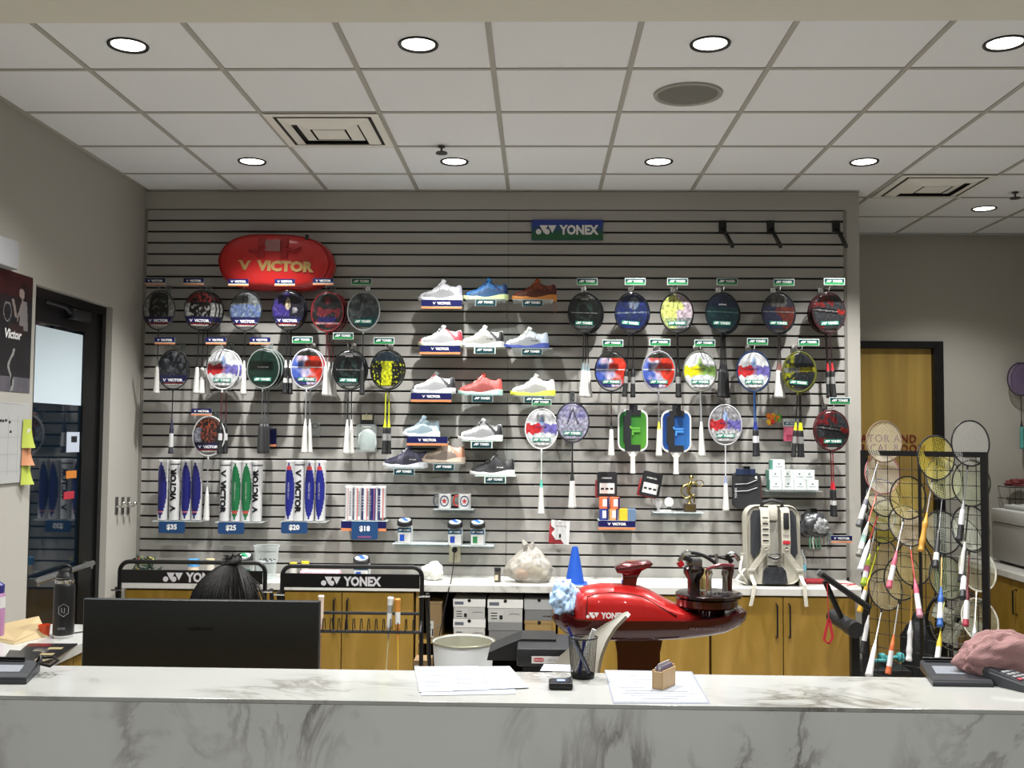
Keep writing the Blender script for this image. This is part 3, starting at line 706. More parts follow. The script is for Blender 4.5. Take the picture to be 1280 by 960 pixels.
# sign px (or None), head px, tilt, n, card, brand, frame, shaft, cone, grip, group description, single description
RK = [
 ('V', (194, 352), (200, 388), 0, 1, 'players', 'V', '#2a2c2c', '#2a2a2c', '#8e8e8c', 'w', 'black and grey player-photo card, end of the top row by the grey wall'),
 ('V', (242, 352), (252, 388), 0, 3, 'players2', 'V', '#1b1c1e', '#1d1d20', '#1b1b1d', 'w', 'black player-photo card with white lower strip, second hook of the top row'),
 ('V', (298, 353), (308, 389), 0, 1, 'city', 'V', '#24262a', '#222326', '#c8c8c6', 'w', 'pale blue card, hanging under the red bag, third hook of the top row'),
 ('V', (356, 353), (361, 388), 0, 2, 'night', 'V', '#191a20', '#1c1c20', '#c9c9c6', 'kw', 'violet and black portrait card, below the red bag'),
 ('V', (404, 352), (410, 390), 2, 3, 'crimson', None, '#7a1f26', '#5c2226', '#c8c8c4', 'w', 'black card and dark red frame, at the red bag corner'),
 ('Y', (452, 352), (455, 389), 0, 1, 'silver', 'Y', '#8a8f90', '#2e2f31', '#232426', 'k', 'silver and teal card, top row beside the white shoe'),
 ('V', (206, 426), (218, 462), 0, 1, 'shadow', 'V', '#202226', '#1d1e22', '#22233a', 'nw', 'dark grey card with navy band, second row by the grey wall'),
 ('V', (270, 426), (280, 462), 0, 2, 'aero_red', 'Y', '#c9cacb', '#5a2a2e', '#1e1e22', 'bw', 'white card with red and blue splash, second row under the pale blue card racket'),
 ('V', (325, 426), (330, 461), 0, 3, 'platinum', 'Y', '#7c8480', '#55585a', '#3b3c3e', 'fat', 'plain dark green round card and thick grey handle'),
 ('Y', (378, 425), (385, 461), 0, 2, 'nebula', 'Y', '#b9bcc4', '#8a8d92', '#cfcfcc', 'w', 'red and blue cloud card, left of the shoe displays in the second row'),
 ('Y', (429, 420), (437, 462), 0, 2, 'darkgreen', 'Y', '#1c201f', '#242627', '#cfcfcc', 'w', 'dark green swirl card, second row beside the yellow one'),
 ('Y', (480, 426), (484, 462), 0, 2, 'yellow', None, '#1f201b', '#c6cb22', '#c6cb22', 'kk', 'yellow and black card with yellow shaft, closest to the shoes'),
 ('V', (252, 515), (262, 545), 0, 1, 'orange', 'V', '#bdbdbc', '#8e8e90', '#bdbdbc', 'w', 'black and orange crest card, above the shuttlecock tubes'),
 ('Y', (734, 352), (731, 391), 0, 3, 'darkgreen', 'Y', '#15191a', '#1b1f20', '#6f8084', 'w', 'dark green swirl card, top row next to the orange shoe'),
 ('Y', (794, 352), (791, 391), -8, 2, 'blue', 'Y', '#161a26', '#17181c', '#151518', 'kk', 'tilted deep blue card, top row second from the orange shoe'),
 ('Y', (847, 352), (845, 391), 3, 2, 'limepink', 'Y', '#1d1d20', '#17181a', '#151518', 'kk', 'pale lime and pink card in the top row'),
 ('Y', (909, 352), (903, 391), 0, 4, 'teal', 'Y', '#121a24', '#15171a', '#151518', 'k', 'dark teal patterned card in the top row'),
 ('Y', (980, 353), (973, 391), 0, 3, 'redblue', 'Y', '#1b1c24', '#2a2224', '#6a4a44', 'w', 'grey, rust and blue card in the top row'),
 ('Y', (1043, 352), (1034, 391), 8, 3, 'redblack', 'Y', '#351a1e', '#2a1a1c', '#a8242c', 'kk', 'black and red card at the top corner of the slat wall'),
 ('Y', (766, 429), (764, 464), 0, 1, 'nebula', 'Y', '#1c1c22', '#3a2c20', '#17181a', 'w', 'red and blue cloud card, directly above the green paddle side'),
 ('Y', (825, 428), (823, 464), 0, 1, 'nebula2', 'Y', '#8a8c92', '#77797c', '#c9cc40', 'w', 'red and blue cloud card, between the green and blue paddles'),
 ('Y', (881, 429), (874, 464), 3, 2, 'aero_yel', 'Y', '#6c6e66', '#8d9092', '#d6d6d3', 'w', 'white card with yellow and green splash, second row'),
 ('Y', (947, 427), (941, 464), 4, 3, 'aero_red', 'Y', '#23355e', '#2b4f88', '#1f2c70', 'bw', 'white splash card with dark blue frame and shaft'),
 ('Y', (1011, 428), (1000, 465), -6, 3, 'yelblack', 'Y', '#55581c', '#1a1a1a', '#c8cf1c', 'kk', 'black card with yellow stripes and yellow cones'),
 ('Y', (1050, 501), (1039, 538), 3, 2, 'redblack2', 'Y', '#4a1c20', '#7a1e26', '#b01f2c', 'kw', 'black and red card, lowest on the column end of the slat wall'),
 (None, None, (677, 536), 0, 1, 'aero_red', 'Y', '#d9dcda', '#c9d2cd', '#48a893', 'w', 'white frame and teal cone, under the white and yellow shoe'),
 (None, None, (716, 528), 0, 2, 'lilac', 'Y', '#2b2c36', '#232427', '#1d1e22', 'w', 'lilac grey geometric card, beside the white framed racket'),
 (None, None, (906, 531), 0, 1, 'aero_gry', 'Y', '#aeb0b4', '#c7c9cf', '#7c86a4', 'w', 'grey splash card and white shaft, beside the blue paddle'),
]
ordn = ['front', 'second', 'third', 'fourth']
rows_y = {}
hk_i = 0
hk_names = {}
for (br, sp, hp, tilt, n, card, cb, fr, sh, co, gk, desc) in RK:
    gkind, gcol = G[gk]
    gl = 'rackets with the same card sharing one hook' if n > 1 else None
    if br:
        lab = 'sign hook of the racket with ' + desc
        hook(br, sp, hp, ' '.join(lab.split()[:16]), n)
    elif hp:
        h = aY(hp[0], hp[1]-26.5, WY-.1); zb = ZT-PIT*round((ZT-(h.z+.03))/PIT)-.02
        t = thing('display_hook', 'plain chrome hook holding the racket with ' + desc.split(',')[0], 'hook', (h.x, WY, zb))
        put('wire_arm', MB().box(-.015, -.01, -.03, .015, -.0005, .03).tube([(0, -.01, .0), (0, -.05, h.z-zb), (0, -.16, h.z-zb), (0, -.17, h.z-zb+.015)], .003, 6).mesh('w', True, CHROME), t)
    for k in range(n):
        lab = ('badminton racket with ' + desc) if n == 1 else '%s badminton racket of a stack, %s' % (ordn[k], desc)
        lab = ' '.join(lab.split()[:16]).rstrip(',')
        Y = WY-.175+k*.040
        c = aY(hp[0], hp[1], WY-.16)
        fan = (k-(n-1)/2)*(.12 if gk == 'fat' else .62)
        t = racket(lab, 'rackets stacked on the hook: '+desc.split(',')[0] if n > 1 else None, fr, '#c9c9c4' if k == 0 else '#8d8d8a', sh, co, gkind, gcol, card, cb if k == 0 else None)
        rot = radians(-(tilt if k == 0 else tilt*.3)*.5 - fan*2.2) + (.013*k if card == 'platinum' else 0)
        # pivot at the head's top, so the stack hangs from the wire
        top = Vector((c.x + k*.004, Y, c.z+HB+.004)); d = Vector((sin(rot), 0, -cos(rot)))*(HB+.004)
        off = Vector((0, 0, -1))*(HB+.004)
        M = Matrix.Rotation(rot, 3, 'Y')
        t.rotation_euler = (radians(-1.5), rot, 0); t.location = top + M @ off
        if n > 1 and k > 0: t.location.x += (.008 if card in ('platinum', 'redblack', 'redblack2', 'lilac') else .004)*k*(-1 if card[:8] == 'redblack' or card == 'lilac' else 1)
# the hanging loop of the head is pinned by the wire; heads touch the hook
# ================================================================ paddles
def paddle(px, py, colA, colB, label):
    c = aY(px, py, WY-.12); t = thing('pickleball_paddle', label, 'paddle', (c.x, WY-.12, c.z))
    W_, H_ = .097, .137
    out = rounded(-W_, -H_, W_, H_, .055, 6)
    put('edge_guard', MB().prism(out, -.007, .007).mesh('eg', True, WHITE, 30), t)
    k = .90
    def cf(u, v):
        x = u*2-1; z = v*2-1; tt = .5+.5*(x*.6-z*.4)
        a, b = hx(colA), hx(colB); return tuple(a[i]*(1-tt)+b[i]*tt for i in range(3))
    def pos(u, v):
        z = (v*2-1); r = .055/H_; s = 1
        if abs(z) > 1-.40: q = (abs(z)-.60)/.40; s = 1-(1-sqrt(max(0, 1-q*q)))*.52
        return ((u*2-1)*W_*k*s+.0, -.0078, z*H_*k*1.03)
    put('face', paint_mesh('face', 14, 16, pos, cf, painted(.3, .3)), t)
    b = MB().prism([(-.045, H_*.97), (.052, H_*.97), (.052, .098), (-.012, .098), (-.012, -.092), (.048, -.092), (.048, -H_*.97), (-.05, -H_*.97), (-.05, -.08), (-.062, -.07), (-.062, .09), (-.045, .10)], -.014, -.0085)
    put('retail_card', b.mesh('rc', False, DKGR), t)
    put('handle', MB().lathe([(.020, -H_-.002), (.016, -H_-.03), (.016, -H_-.12), (.02, -H_-.135), (.018, -H_-.14)], n=14, sy=.8).prism([(-.045, -H_+.01), (.045, -H_+.01), (.018, -H_-.03), (-.018, -H_-.03)], -.006, .006).mesh('hd', True, mat('grip_white', '#d4d4d0', .6)), t)
    put('lettering', text_mesh('JL', mat('lime_ink' if 'green' in label else 'lblue_ink', '#5c9a3c' if 'green' in label else '#3f7fc0', .4), .03, 1), t, (.012, -.0145, 0), (0, pi/2, 0), .05)
    put('hang_tab', MB().box(-.025, -.012, H_-.004, .03, .0, H_+.03).tube([(0, -.03, H_+.012), (0, .118, H_+.018)], .003, 6).mesh('tab', False, DKGR), t)
paddle(791, 538, '#185a2c', '#5c9f32', 'green pickleball paddle in black retail card with white handle')
paddle(845, 539, '#123070', '#3574b8', 'blue pickleball paddle in black retail card with white handle')
# ================================================================ shoes on shelves
def shoe(px, py, L, label, upper, sole, accent=None, lace='#e8e8e6', brand=None, bcol=WHT, Yc=None, az=0, collar='#26272b', h=1.0, w=.048):
    """px,py: middle of the sole bottom; toe points to the left"""
    Yc = Yc or WY-.10
    c = aY(px, py, Yc-.04); t = thing('badminton_shoe', label, 'shoe', (c.x, Yc, c.z), (0, 0, az))
    n, m_ = 26, 30
    def top(s):   # s 0 toe .. 1 heel
        K = [(0, .026), (.05, .050), (.15, .062), (.27, .072), (.38, .092), (.49, .122), (.56, .132), (.64, .121), (.74, .107), (.84, .103), (.93, .115), (.975, .108), (1, .07)]
        for (a, za), (b, zb) in zip(K[:-1], K[1:]):
            if a <= s <= b: q = (s-a)/(b-a); q = q*q*(3-2*q); return (za+(zb-za)*q)*h
        return K[-1][1]*h
    def wid(s):
        K = [(0, .012), (.05, .030), (.15, .046), (.3, .050), (.5, .042), (.75, .036), (.93, .034), (1, .018)]
        for (a, za), (b, zb) in zip(K[:-1], K[1:]):
            if a <= s <= b: q = (s-a)/(b-a); return (za+(zb-za)*q)
        return .02
    def pos(u, v):   # u around (0 front/camera side bottom .. 1 far side bottom), v toe..heel
        s = v; w_ = wid(s); z0 = .018; zt = top(s); a = pi*u
        y = -w_*cos(a); narrow = 1-.35*max(0, sin(a))*(1 if s > .35 else .5)
        z = z0+(zt-z0)*(sin(a)**.55 if 0 < u < 1 else 0)
        if s > .55 and s < .96 and .36 < u < .64: z -= .040*h*sin(pi*(s-.55)/.41)
        return ((s-.5)*L, y*narrow, z)
    up = hx(upper); ac = hx(accent) if accent else up
    def colf(u, v):
        if .56 < v < .95 and .38 < u < .62: return hx(collar)
        if accent:
            d = abs((v-.62)-(.35-u)*.8)
            if d < .05 and u < .42: return ac
            if v > .88 and u < .3: return ac
            if v < .07: return ac
        fz = 1-abs(u-.0)*2 if u < .5 else 0
        if u < .5:
            if abs(v-.16-.05*u) < .012 or abs(v-.40-.25*(.5-u)) < .012 or abs(v-.78+.2*(.5-u)) < .012 or (u < .10 and .12 < v < .95): return tuple(x*.66 for x in up)
            if .17 < v < .40 and u > .08: return tuple(x*(.92 if int(v*60) % 2 else .80) for x in up)
        k = 1-.06*((int(v*26)+int(u*16)) % 2)
        return tuple(x*k for x in up)
    put('upper', paint_mesh('upper', 30, 60, pos, colf, painted(.6)), t)
    so = MB(); rings = []
    for i in range(n+1):
        s = i/n; w_ = wid(s)+.003; x = (s-.5)*L*1.03; zt = .022+.012*max(0, (s-.45)/.55)+.006*sin(s*9)*(s > .3)
        lift = .010*max(0, (.18-s)/.18)
        rings.append([(x, -w_, zt+lift), (x, -w_*1.02, .008+lift), (x, -w_*.8, lift), (x, w_*.8, lift), (x, w_*1.02, .008+lift), (x, w_, zt+lift)])
    so.ring_loft(rings); put('sole', so.mesh('sole', True, mat('sole'+sole, sole, .5)), t)
    la = MB()
    for q in range(5):
        s = .36+.045*q; z = top(s)+.002; la.tube([((s-.5)*L, -.018, z-.010), ((s-.5)*L+.004, 0, z), ((s-.5)*L, .018, z-.010)], .0028, 5)
    la.tube([((.56-.5)*L, -.012, top(.56)), ((.50-.5)*L, -.034, top(.5)-.01), ((.47-.5)*L, -.03, top(.5)-.025)], .0025, 5)
    put('laces', la.mesh('laces', True, mat('lace'+lace, lace, .7)), t)
    put('tongue', MB().box(-.018, -.018, 0, .012, .018, .028, .006).xf(Matrix.Translation(((.555-.5)*L, 0, top(.555)-.016)) @ Matrix.Rotation(.5, 4, 'Y')).mesh('tg', True, mat('tong'+upper, upper, .7)), t)
    if brand: letter(t, brand_mesh(brand, bcol), .045, .06*L/.28-.01, -.0375, .052)
    return t
def shoe_shelf(kind, px, py, label, w=.262):
    """px,py centre of the front lip sign"""
    Yf = WY-.19
    c = aY(px, py, Yf); t = thing('shoe_shelf', label, 'shelf', (c.x, WY, c.z))
    zt = .026
    if kind == 'V':
        put('tray', MB().box(-w/2, -.185, zt-.004, w/2, -.001, zt, .001).box(-w/2, -.19, -.030, w/2, -.186, zt).mesh('tr', False, mat('plate_white', '#b3beb7', .35)), t)
        put('sign_print', MB().box(-w/2, -.1915, -.014, w/2, -.1902, zt).mesh('a', False, mat('plate_navy', '#121446', .35)), t)
        put('sign_print', MB().box(-w/2, -.1915, -.030, w/2, -.1902, -.0175).mesh('a', False, mat('plate_orange', '#c8794f', .35)), t)
        letter(t, brand_mesh('V', WHT), .12, 0, -.193, .005)
    else:
        put('tray', MB().box(-w/2, -.187, zt-.004, w/2, -.001, zt, .001).box(-.07, -.19, -.022, .07, -.1875, zt).mesh('tr', False, CLEAR if kind == 'Y' else mat('plate_white', '#b3beb7', .35)), t)
        put('sign_print', MB().box(-.062, -.1915, -.018, .062, -.1902, zt-.007).mesh('a', False, mat('plate_teal2', '#10363b', .35)), t)
        letter(t, brand_mesh('Y', WHT), .10, 0, -.193, .0035)
    return t
SH = [
 # kind, sign px, shoe px, label, upper, sole, accent, lace
 ('V', (552, 380), (550, 375.5), 'white shoe with grey check mark, top shelf', '#d9dadf', '#dadbe0', '#c9cbd6', '#e8e8e6', None),
 ('Y', (607, 378.5), (607, 374.5), 'bright blue shoe with dark collar, top shelf', '#2f7dc4', '#c9dca0', '#1f3f78', '#1e2f55', None),
 ('Y', (666, 379), (668, 373.5), 'rust orange shoe with orange sole, top shelf', '#93401f', '#d98f4a', '#5c1f16', '#b5582c', None),
 ('V', (550, 437), (550, 433), 'white shoe with red side stripe and yellow toe sole', '#dcdce0', '#d8d6b8', '#c23444', '#23262d', None),
 ('W', (606, 438), (602, 434), 'white shoe with black heel, second shelf row', '#d8d8cf', '#cfcfcb', '#202124', '#dededa', 'Y'),
 ('Y', (665, 440), (658, 435), 'pale blue white shoe with navy sole, second shelf row', '#d5dbe0', '#3d4a8c', '#b9c7d6', '#dfe6b8', 'Y'),
 ('V', (539, 496.5), (541, 491.5), 'white shoe with black and red laces, third shelf row', '#d6d7da', '#d2d3d6', '#1f2126', '#b03036', None),
 ('Y', (603, 498.5), (600, 492.5), 'coral pink shoe with mint sole, third shelf row', '#d9564e', '#a9cfc4', '#d9564e', '#e6b7b2', None),
 ('Y', (668, 499.5), (666, 493.5), 'white shoe with neon yellow sole, third shelf row', '#dfe0d8', '#dbe04a', '#dfe0d8', '#e8e8e6', None),
 ('V', (534, 551), (526, 546.5), 'pale sky blue shoe with white sole', '#b7d3e0', '#dfe4e8', '#b7d3e0', '#cfe0e8', None),
 ('W', (602, 556), (600, 550.5), 'black and white shoe with pink red flash', '#c9c9cb', '#d8d8d8', '#17181b', '#1c1c1f', None),
 ('Y', (555, 584), (553, 577.5), 'cream and peach shoe on a dark shelf', '#ccb5a2', '#c2b09e', '#c98e72', '#d6a88c', None),
 ('Y2', (505, 590), (506, 588.5), 'navy blue low shoe on a clear shelf', '#33324e', '#d3d2d8', '#33324e', '#c8c8d0', 'Y'),
 ('W', (619, 600), (615, 593), 'black grey shoe with white sole, lowest shelf', '#35373a', '#d6d6d6', '#17181a', '#c8c8c8', 'Y'),
]
for kind, sp, hp, lab, up, so, ac, lc_, br in SH:
    L = .285 if lab[:4] not in ('pale',) else (.235 if 'sky' in lab else .285)
    shelf_k = 'Y' if kind == 'Y2' else kind
    tS = shoe_shelf(shelf_k, sp[0], sp[1], 'small display shelf under the ' + ' '.join(lab.split()[:8]).rstrip(','))
    zt = tS.location.z+.0265
    s = shoe(hp[0], hp[1], L, lab, up, so, ac, lc_, br, DKGR if up > '#a' else WHT)
    s.location.z = zt; s.location.y = WY-.105
    if L < .25: s.scale = (1, 1, .95)
# hanging laces / cables under some shoes
for px, y0, y1, col, lab in ((632, 378, 398, '#1b1c22', 'dark loose lace dangling below the blue shoe'), (693, 376, 392, '#a05a35', 'orange loose lace dangling below the rust shoe')):
    a, b_ = aY(px, y0, WY-.195), aY(px+1, y1, WY-.195)
    put('loose_lace', MB().tube([a, (a+b_)/2+Vector((.003, 0, 0)), b_], .0018, 5).mesh('lc', True, mat('ll'+col, col, .7)), None, label=lab, cat='lace')
# ================================================================ red bag
c0, c1 = aY(273, 325, WY-.12), aY(418, 325, WY-.12); ct, cb_ = aY(345, 294, WY-.12), aY(345, 363, WY-.12)
bw_, bh = (c1.x-c0.x), (ct.z-cb_.z)
t = thing('racket_bag', 'large glossy red racket bag hung high on the slat wall', 'bag', ((c0.x+c1.x)/2, WY, (ct.z+cb_.z)/2), (0, radians(1.5), 0))
REDB = mat('bag_red', '#b3201f', .38, 0, .3, bump=.08, bscale=14); REDD = mat('bag_red_dark', '#8e1a1c', .5)
def bagout(s, n=40):
    pts = []
    for k in range(n):
        a = 2*pi*k/n; ca, sa = cos(a), sin(a); e = .62 if sa > 0 else .50
        x = bw_/2*s*abs(ca)**e*(1 if ca > 0 else -1); z = bh/2*s*abs(sa)**.75*(1 if sa > 0 else -1)
        x *= (1.0-.10*(z/(bh/2)) if z > 0 else 1+.07*(z/(bh/2)))
        pts.append((x, z))
    return pts
b = MB(); b.ring_loft([[(x, y, z) for x, z in bagout(s)] for s, y in ((.90, -.012), (.98, -.02), (1, -.05), (1.0, -.12), (.97, -.16), (.90, -.185), (.75, -.197), (.4, -.203), (.05, -.204))])
put('body', b.mesh('bag', True, REDB), t)
put('piping', MB().tube([(x, -.172, z) for x, z in bagout(.955)], .004, 6, closed=True).mesh('pp', True, REDD), t)
letter(t, brand_mesh('V', mat('gold_foil', '#c2a068', .35, .6)), .50, .02, -.206, -.035)
put('zip_pull', MB().box(.20, -.19, .145, .215, -.15, .18).mesh('zp', False, BLACK), t)
st = MB()
for x in (-.10, .05): st.box(x, -.214, .02, x+.045, -.203, bh/2-.03, .003)
st.tube([(-.16, -.20, .06), (-.10, -.212, .05), (-.05, -.215, .09)], .011, 6).tube([(.08, -.215, .08), (.14, -.212, .06), (.18, -.20, .09)], .011, 6)
put('straps', st.mesh('sb', True, REDD), t, kind='stuff')
put('clear_pocket', MB().box(-.055, -.2165, .06, .045, -.2045, .135, .002).mesh('cpk', True, glass('bag_window', (.8, .6, .6), .15, .4)), t)
# big brand plaque
c = aY(709, 287.5, WY-.012); w_ = aY(754, 287, WY-.012).x-aY(665, 287, WY-.012).x; h_ = aY(709, 275, WY-.012).z-aY(709, 300, WY-.012).z
t = thing('brand_sign', 'blue and green sign with white lettering high on the slat wall', 'sign', (c.x, WY-.001, c.z))
put('panel', paint_mesh('sg', 2, 20, lambda u, v: ((u-.5)*w_, -.0165, (v-.5)*h_), lambda u, v: tuple(a*(1-min(1, max(0, (v-.25)*2)))+b_*min(1, max(0, (v-.25)*2)) for a, b_ in zip((.08, .36, .20), (.07, .20, .58))), painted(.35)), t)
put('board', MB().box(-w_/2, -.016, -h_/2, w_/2, -.001, h_/2, .001).mesh('bd', False, mat('sign_core', '#20507a', .4)), t)
letter(t, brand_mesh('Y', WHT), w_*.88, 0, -.018, 0)
# three empty black brackets
for px, lab in ((903, 'black empty bracket arm of the top corner group, nearest the brand sign'), (963, 'black empty bracket arm in the middle of the three near the ceiling'), (1045, 'black empty bracket arm at the top corner of the slat wall')):
    a = aY(px, 283, WY-.002); t = thing('wall_bracket', lab, 'bracket', (a.x, WY, a.z))
    put('back_plate', MB().box(-.025, -.012, -.038, .025, -.0005, .038, .002).mesh('p', False, BLACK), t)
    e = aY(px+13, 308, WY-.33)-Vector((a.x, WY, a.z)); s0 = Vector((.006, -.010, -.022)); dv = e-s0; ln = dv.length
    put('arm', MB().box(-.009, 0, -.011, .009, ln, .011).mesh('a', False, BLACK), t, s0, dv.to_track_quat('Y', 'Z').to_euler())
    for q in range(4): put('stop_pin', MB().lathe([(.004, 0), (.004, .014)], n=8).mesh('pn', True, BLACK), t, s0+dv*(.45+.15*q)+Vector((0, 0, .010)))
# ================================================================ shuttle tubes
def tube_mesh(kind, R_=.0335, H_=.385):
    def pos(u, v): return (R_*sin(2*pi*u), -R_*cos(2*pi*u), v*H_)
    def cf(u, v):
        a = ((u+.5) % 1)-.5     # 0 faces the front
        W = (.84, .84, .84)
        if kind[0] == 'B':      # blue lens, on the front
            c = (.10, .11, .42) if kind[1] == '1' else (.11, .14, .50)
            e = .20*(1-((v-.5)/.48)**2)
            if abs(a) < e:
                if kind[1] == '2' and .84 < v < .92: return (.75, .25, .28)
                if kind[1] == '1' and .13 < v < .16: return (.75, .4, .4)
                return c
            if abs(a-.5) < e or abs(a+.5) < e: return c
        if kind[0] == 'G':
            e = .20*(1-((v-.5)/.48)**2)
            if abs(a) < e: return (.72, .30, .28) if .13 < v < .18 else (.10, .42, .24)
        if kind[0] == 'W':
            if v > .90 and v < .912 or .93 < v < .945: return (.3, .3, .32)
            if abs(a) > .26 and abs(abs(a)-.5) < .24*(1-((v-.5)/.48)**2): return (.10, .12, .42) if kind[1] != 'g' else (.10, .42, .24)
        if kind[0] == 'M':
            k = int(kind[1])
            if -.25 < a+.05 < -.08+.02*k: return (.80, .80, .82) if (int(v*34) % 3 == 0 and .2 < v < .8 and a > -.24) else (.12, .13, .40)
            if k in (0, 1, 3) and abs(a-.10) < .05 and .1 < v < .85 and int(v*40) % 2: return (.25, .25, .3)
            if abs(a-.02-.01*k) < .02: return (.75, .45, .45)
            if k == 2 and abs(a) < .12: return (.12, .13, .40)
            if v < .08 and k == 4: return (.3, .3, .3)
        return W
    return paint_mesh('tube', 36, 40, pos, cf, painted(.35, .3))
TXB = mat('tube_black_ink', '#1b1c22', .5)
def cut_bands(me):
    bm = bmesh.new(); bm.from_mesh(me)
    for q in range(-4, 5):
        bmesh.ops.bisect_plane(bm, geom=bm.verts[:]+bm.edges[:]+bm.faces[:], plane_co=(0, 0, q*.13), plane_no=(0, 0, 1))
    m2 = bpy.data.meshes.new('bent_lettering'); bm.to_mesh(m2); bm.free(); m2.materials.append(me.materials[0]); return m2
def bent_text(txt, m, size, R_, mirror=False, bold=.04):
    me = cut_bands(text_mesh(txt, m, bold, 1.1, .01, 1.02))
    for v in me.vertices:
        x, z = v.co.x*size, v.co.z*size       # reads upward
        if mirror: x, z = -x, -z
        th = -z/R_; v.co = Vector((-sin(-th)*R_*1.045, -cos(th)*R_*1.045, x))
    return me
def brand_bent(size, R_, up=True):
    me = cut_bands(brand_mesh('V', TXB))
    for v in me.vertices:
        x, z = v.co.x*size, v.co.z*size
        if not up: x, z = -x, -z
        th = -z/R_; v.co = Vector((sin(th)*R_*1.05, -cos(th)*R_*1.05, x))
    return me
def tubes(pxs, kinds, py_bot, Hm, price, ppx, ppy, desc, R_=.0335, sh_w=None, vs=False):
    Y = WY-.115
    base = aY(pxs[0], py_bot, Y-.03)
    xs_ = [aY(p, py_bot, Y-.03).x for p in pxs]
    x0, x1 = xs_[0]-R_-.012, xs_[-1]+R_+.012; cx = (x0+x1)/2
    t = thing('tube_shelf', 'shelf with a %s price card under the %s' % (price, desc), 'shelf', (cx, WY, base.z-.004))
    put('tray', MB().box(x0-cx, -.175, -.004, x1-cx, -.001, 0, .001).mesh('tr', False, CLEAR if not vs else mat('plate_white', '#b3beb7', .35)), t)
    if vs:
        put('front_lip', MB().box(x0-cx, -.18, -.045, x1-cx, -.1755, .0).mesh('fl', False, mat('plate_navy', '#121446', .35)), t)
        put('front_lip', MB().box(x0-cx, -.18, -.062, x1-cx, -.1755, -.046).mesh('fl', False, mat('plate_orange', '#c8794f', .35)), t)
    pc = aY(ppx, ppy, WY-.185)
    hh = .075 if not vs else .115
    c = put('price_card', MB().prism(rounded(-.085, -hh/2, .085, hh/2, .012, 3), -.0015, .0015).mesh('pc', False, mat('price_blue', '#1a3b63', .4)), t, (pc.x-cx, -.188, pc.z-t.location.z))
    put('lettering', text_mesh(price, WHT, .035, 1, .02), c, (0, -.0025, 0 if not vs else .01), None, .032)
    if vs: put('lettering', text_mesh('SYNTHETIC', mat('pink_ink', '#a24f74', .4), .02, 1, .02), c, (0, -.0025, -.042), None, .012)
    for i, (x, k) in enumerate(zip(xs_, kinds)):
        pos_w = ['first', 'second', 'third', 'fourth', 'fifth', 'sixth'][i]
        look = {'B1': 'white tube with dark blue lens shape', 'B2': 'white tube with royal blue lens and red band', 'G1': 'white tube with green lens shape', 'W1': 'white tube with black vertical lettering, first letters up' if k == 'W1d' else 'white tube with black lettering reading upward', 'Wg': 'white tube with black vertical lettering and green edge'}.get(k[:2], 'slim striped white and navy carton')
        o = put('shuttle_tube', None, None, (x, Y, base.z+.0005), (0, 0, radians(((i*37) % 11-5)*2)))
        o['label'] = '%s, %s above the %s card' % (look, pos_w, price); o['category'] = 'tube'; o['group'] = 'shuttlecock tubes on the %s shelf' % price
        me = tube_mesh(k, R_, Hm)
        put('sleeve', me, o)
        put('cap', MB().lathe([(0, Hm+.004), (R_*.96, Hm+.004), (R_*1.02, Hm+.002), (R_*1.02, Hm-.01), (R_*.99, Hm-.012)], n=24, cap=False).mesh('cap', True, mat('tube_cap', '#d8d8d8', .4)), o)
        if k[0] == 'W': put('lettering', brand_bent(.036, R_, k[-1] != 'd'), o, (0, 0, Hm/2), None, (1, 1, 1))
        if k[0] == 'G' and i > 0: put('lettering', bent_text('CHAMPION NO.1', WHT, .010, R_, True, .0), o, (0, 0, Hm/2))
        if k == 'B2': put('lettering', bent_text('MASTER NO.7', WHT, .011, R_, True, .0), o, (0, 0, Hm/2))
tubes([201, 215.5, 230, 243.5], ['B1', 'W1', 'B1', 'B1'], 650, .385, '$35', 215, 659, 'dark blue shuttlecock tubes by the grey wall')
tubes([279, 293, 306, 319], ['W1d', 'G1', 'G1', 'Wg'], 651.5, .385, '$25', 289, 660, 'green and white shuttlecock tubes')
tubes([361, 372, 385, 399], ['B2', 'W1d', 'B2', 'B2'], 651, .385, '$20', 368, 659.5, 'royal blue shuttlecock tubes', .033)
tubes([435, 445.5, 456, 466.5, 476.5], ['M0', 'M1', 'M3', 'M2', 'M4'], 650, .215, '$18', 456, 663, 'short striped shuttlecock cartons', .026, vs=True)
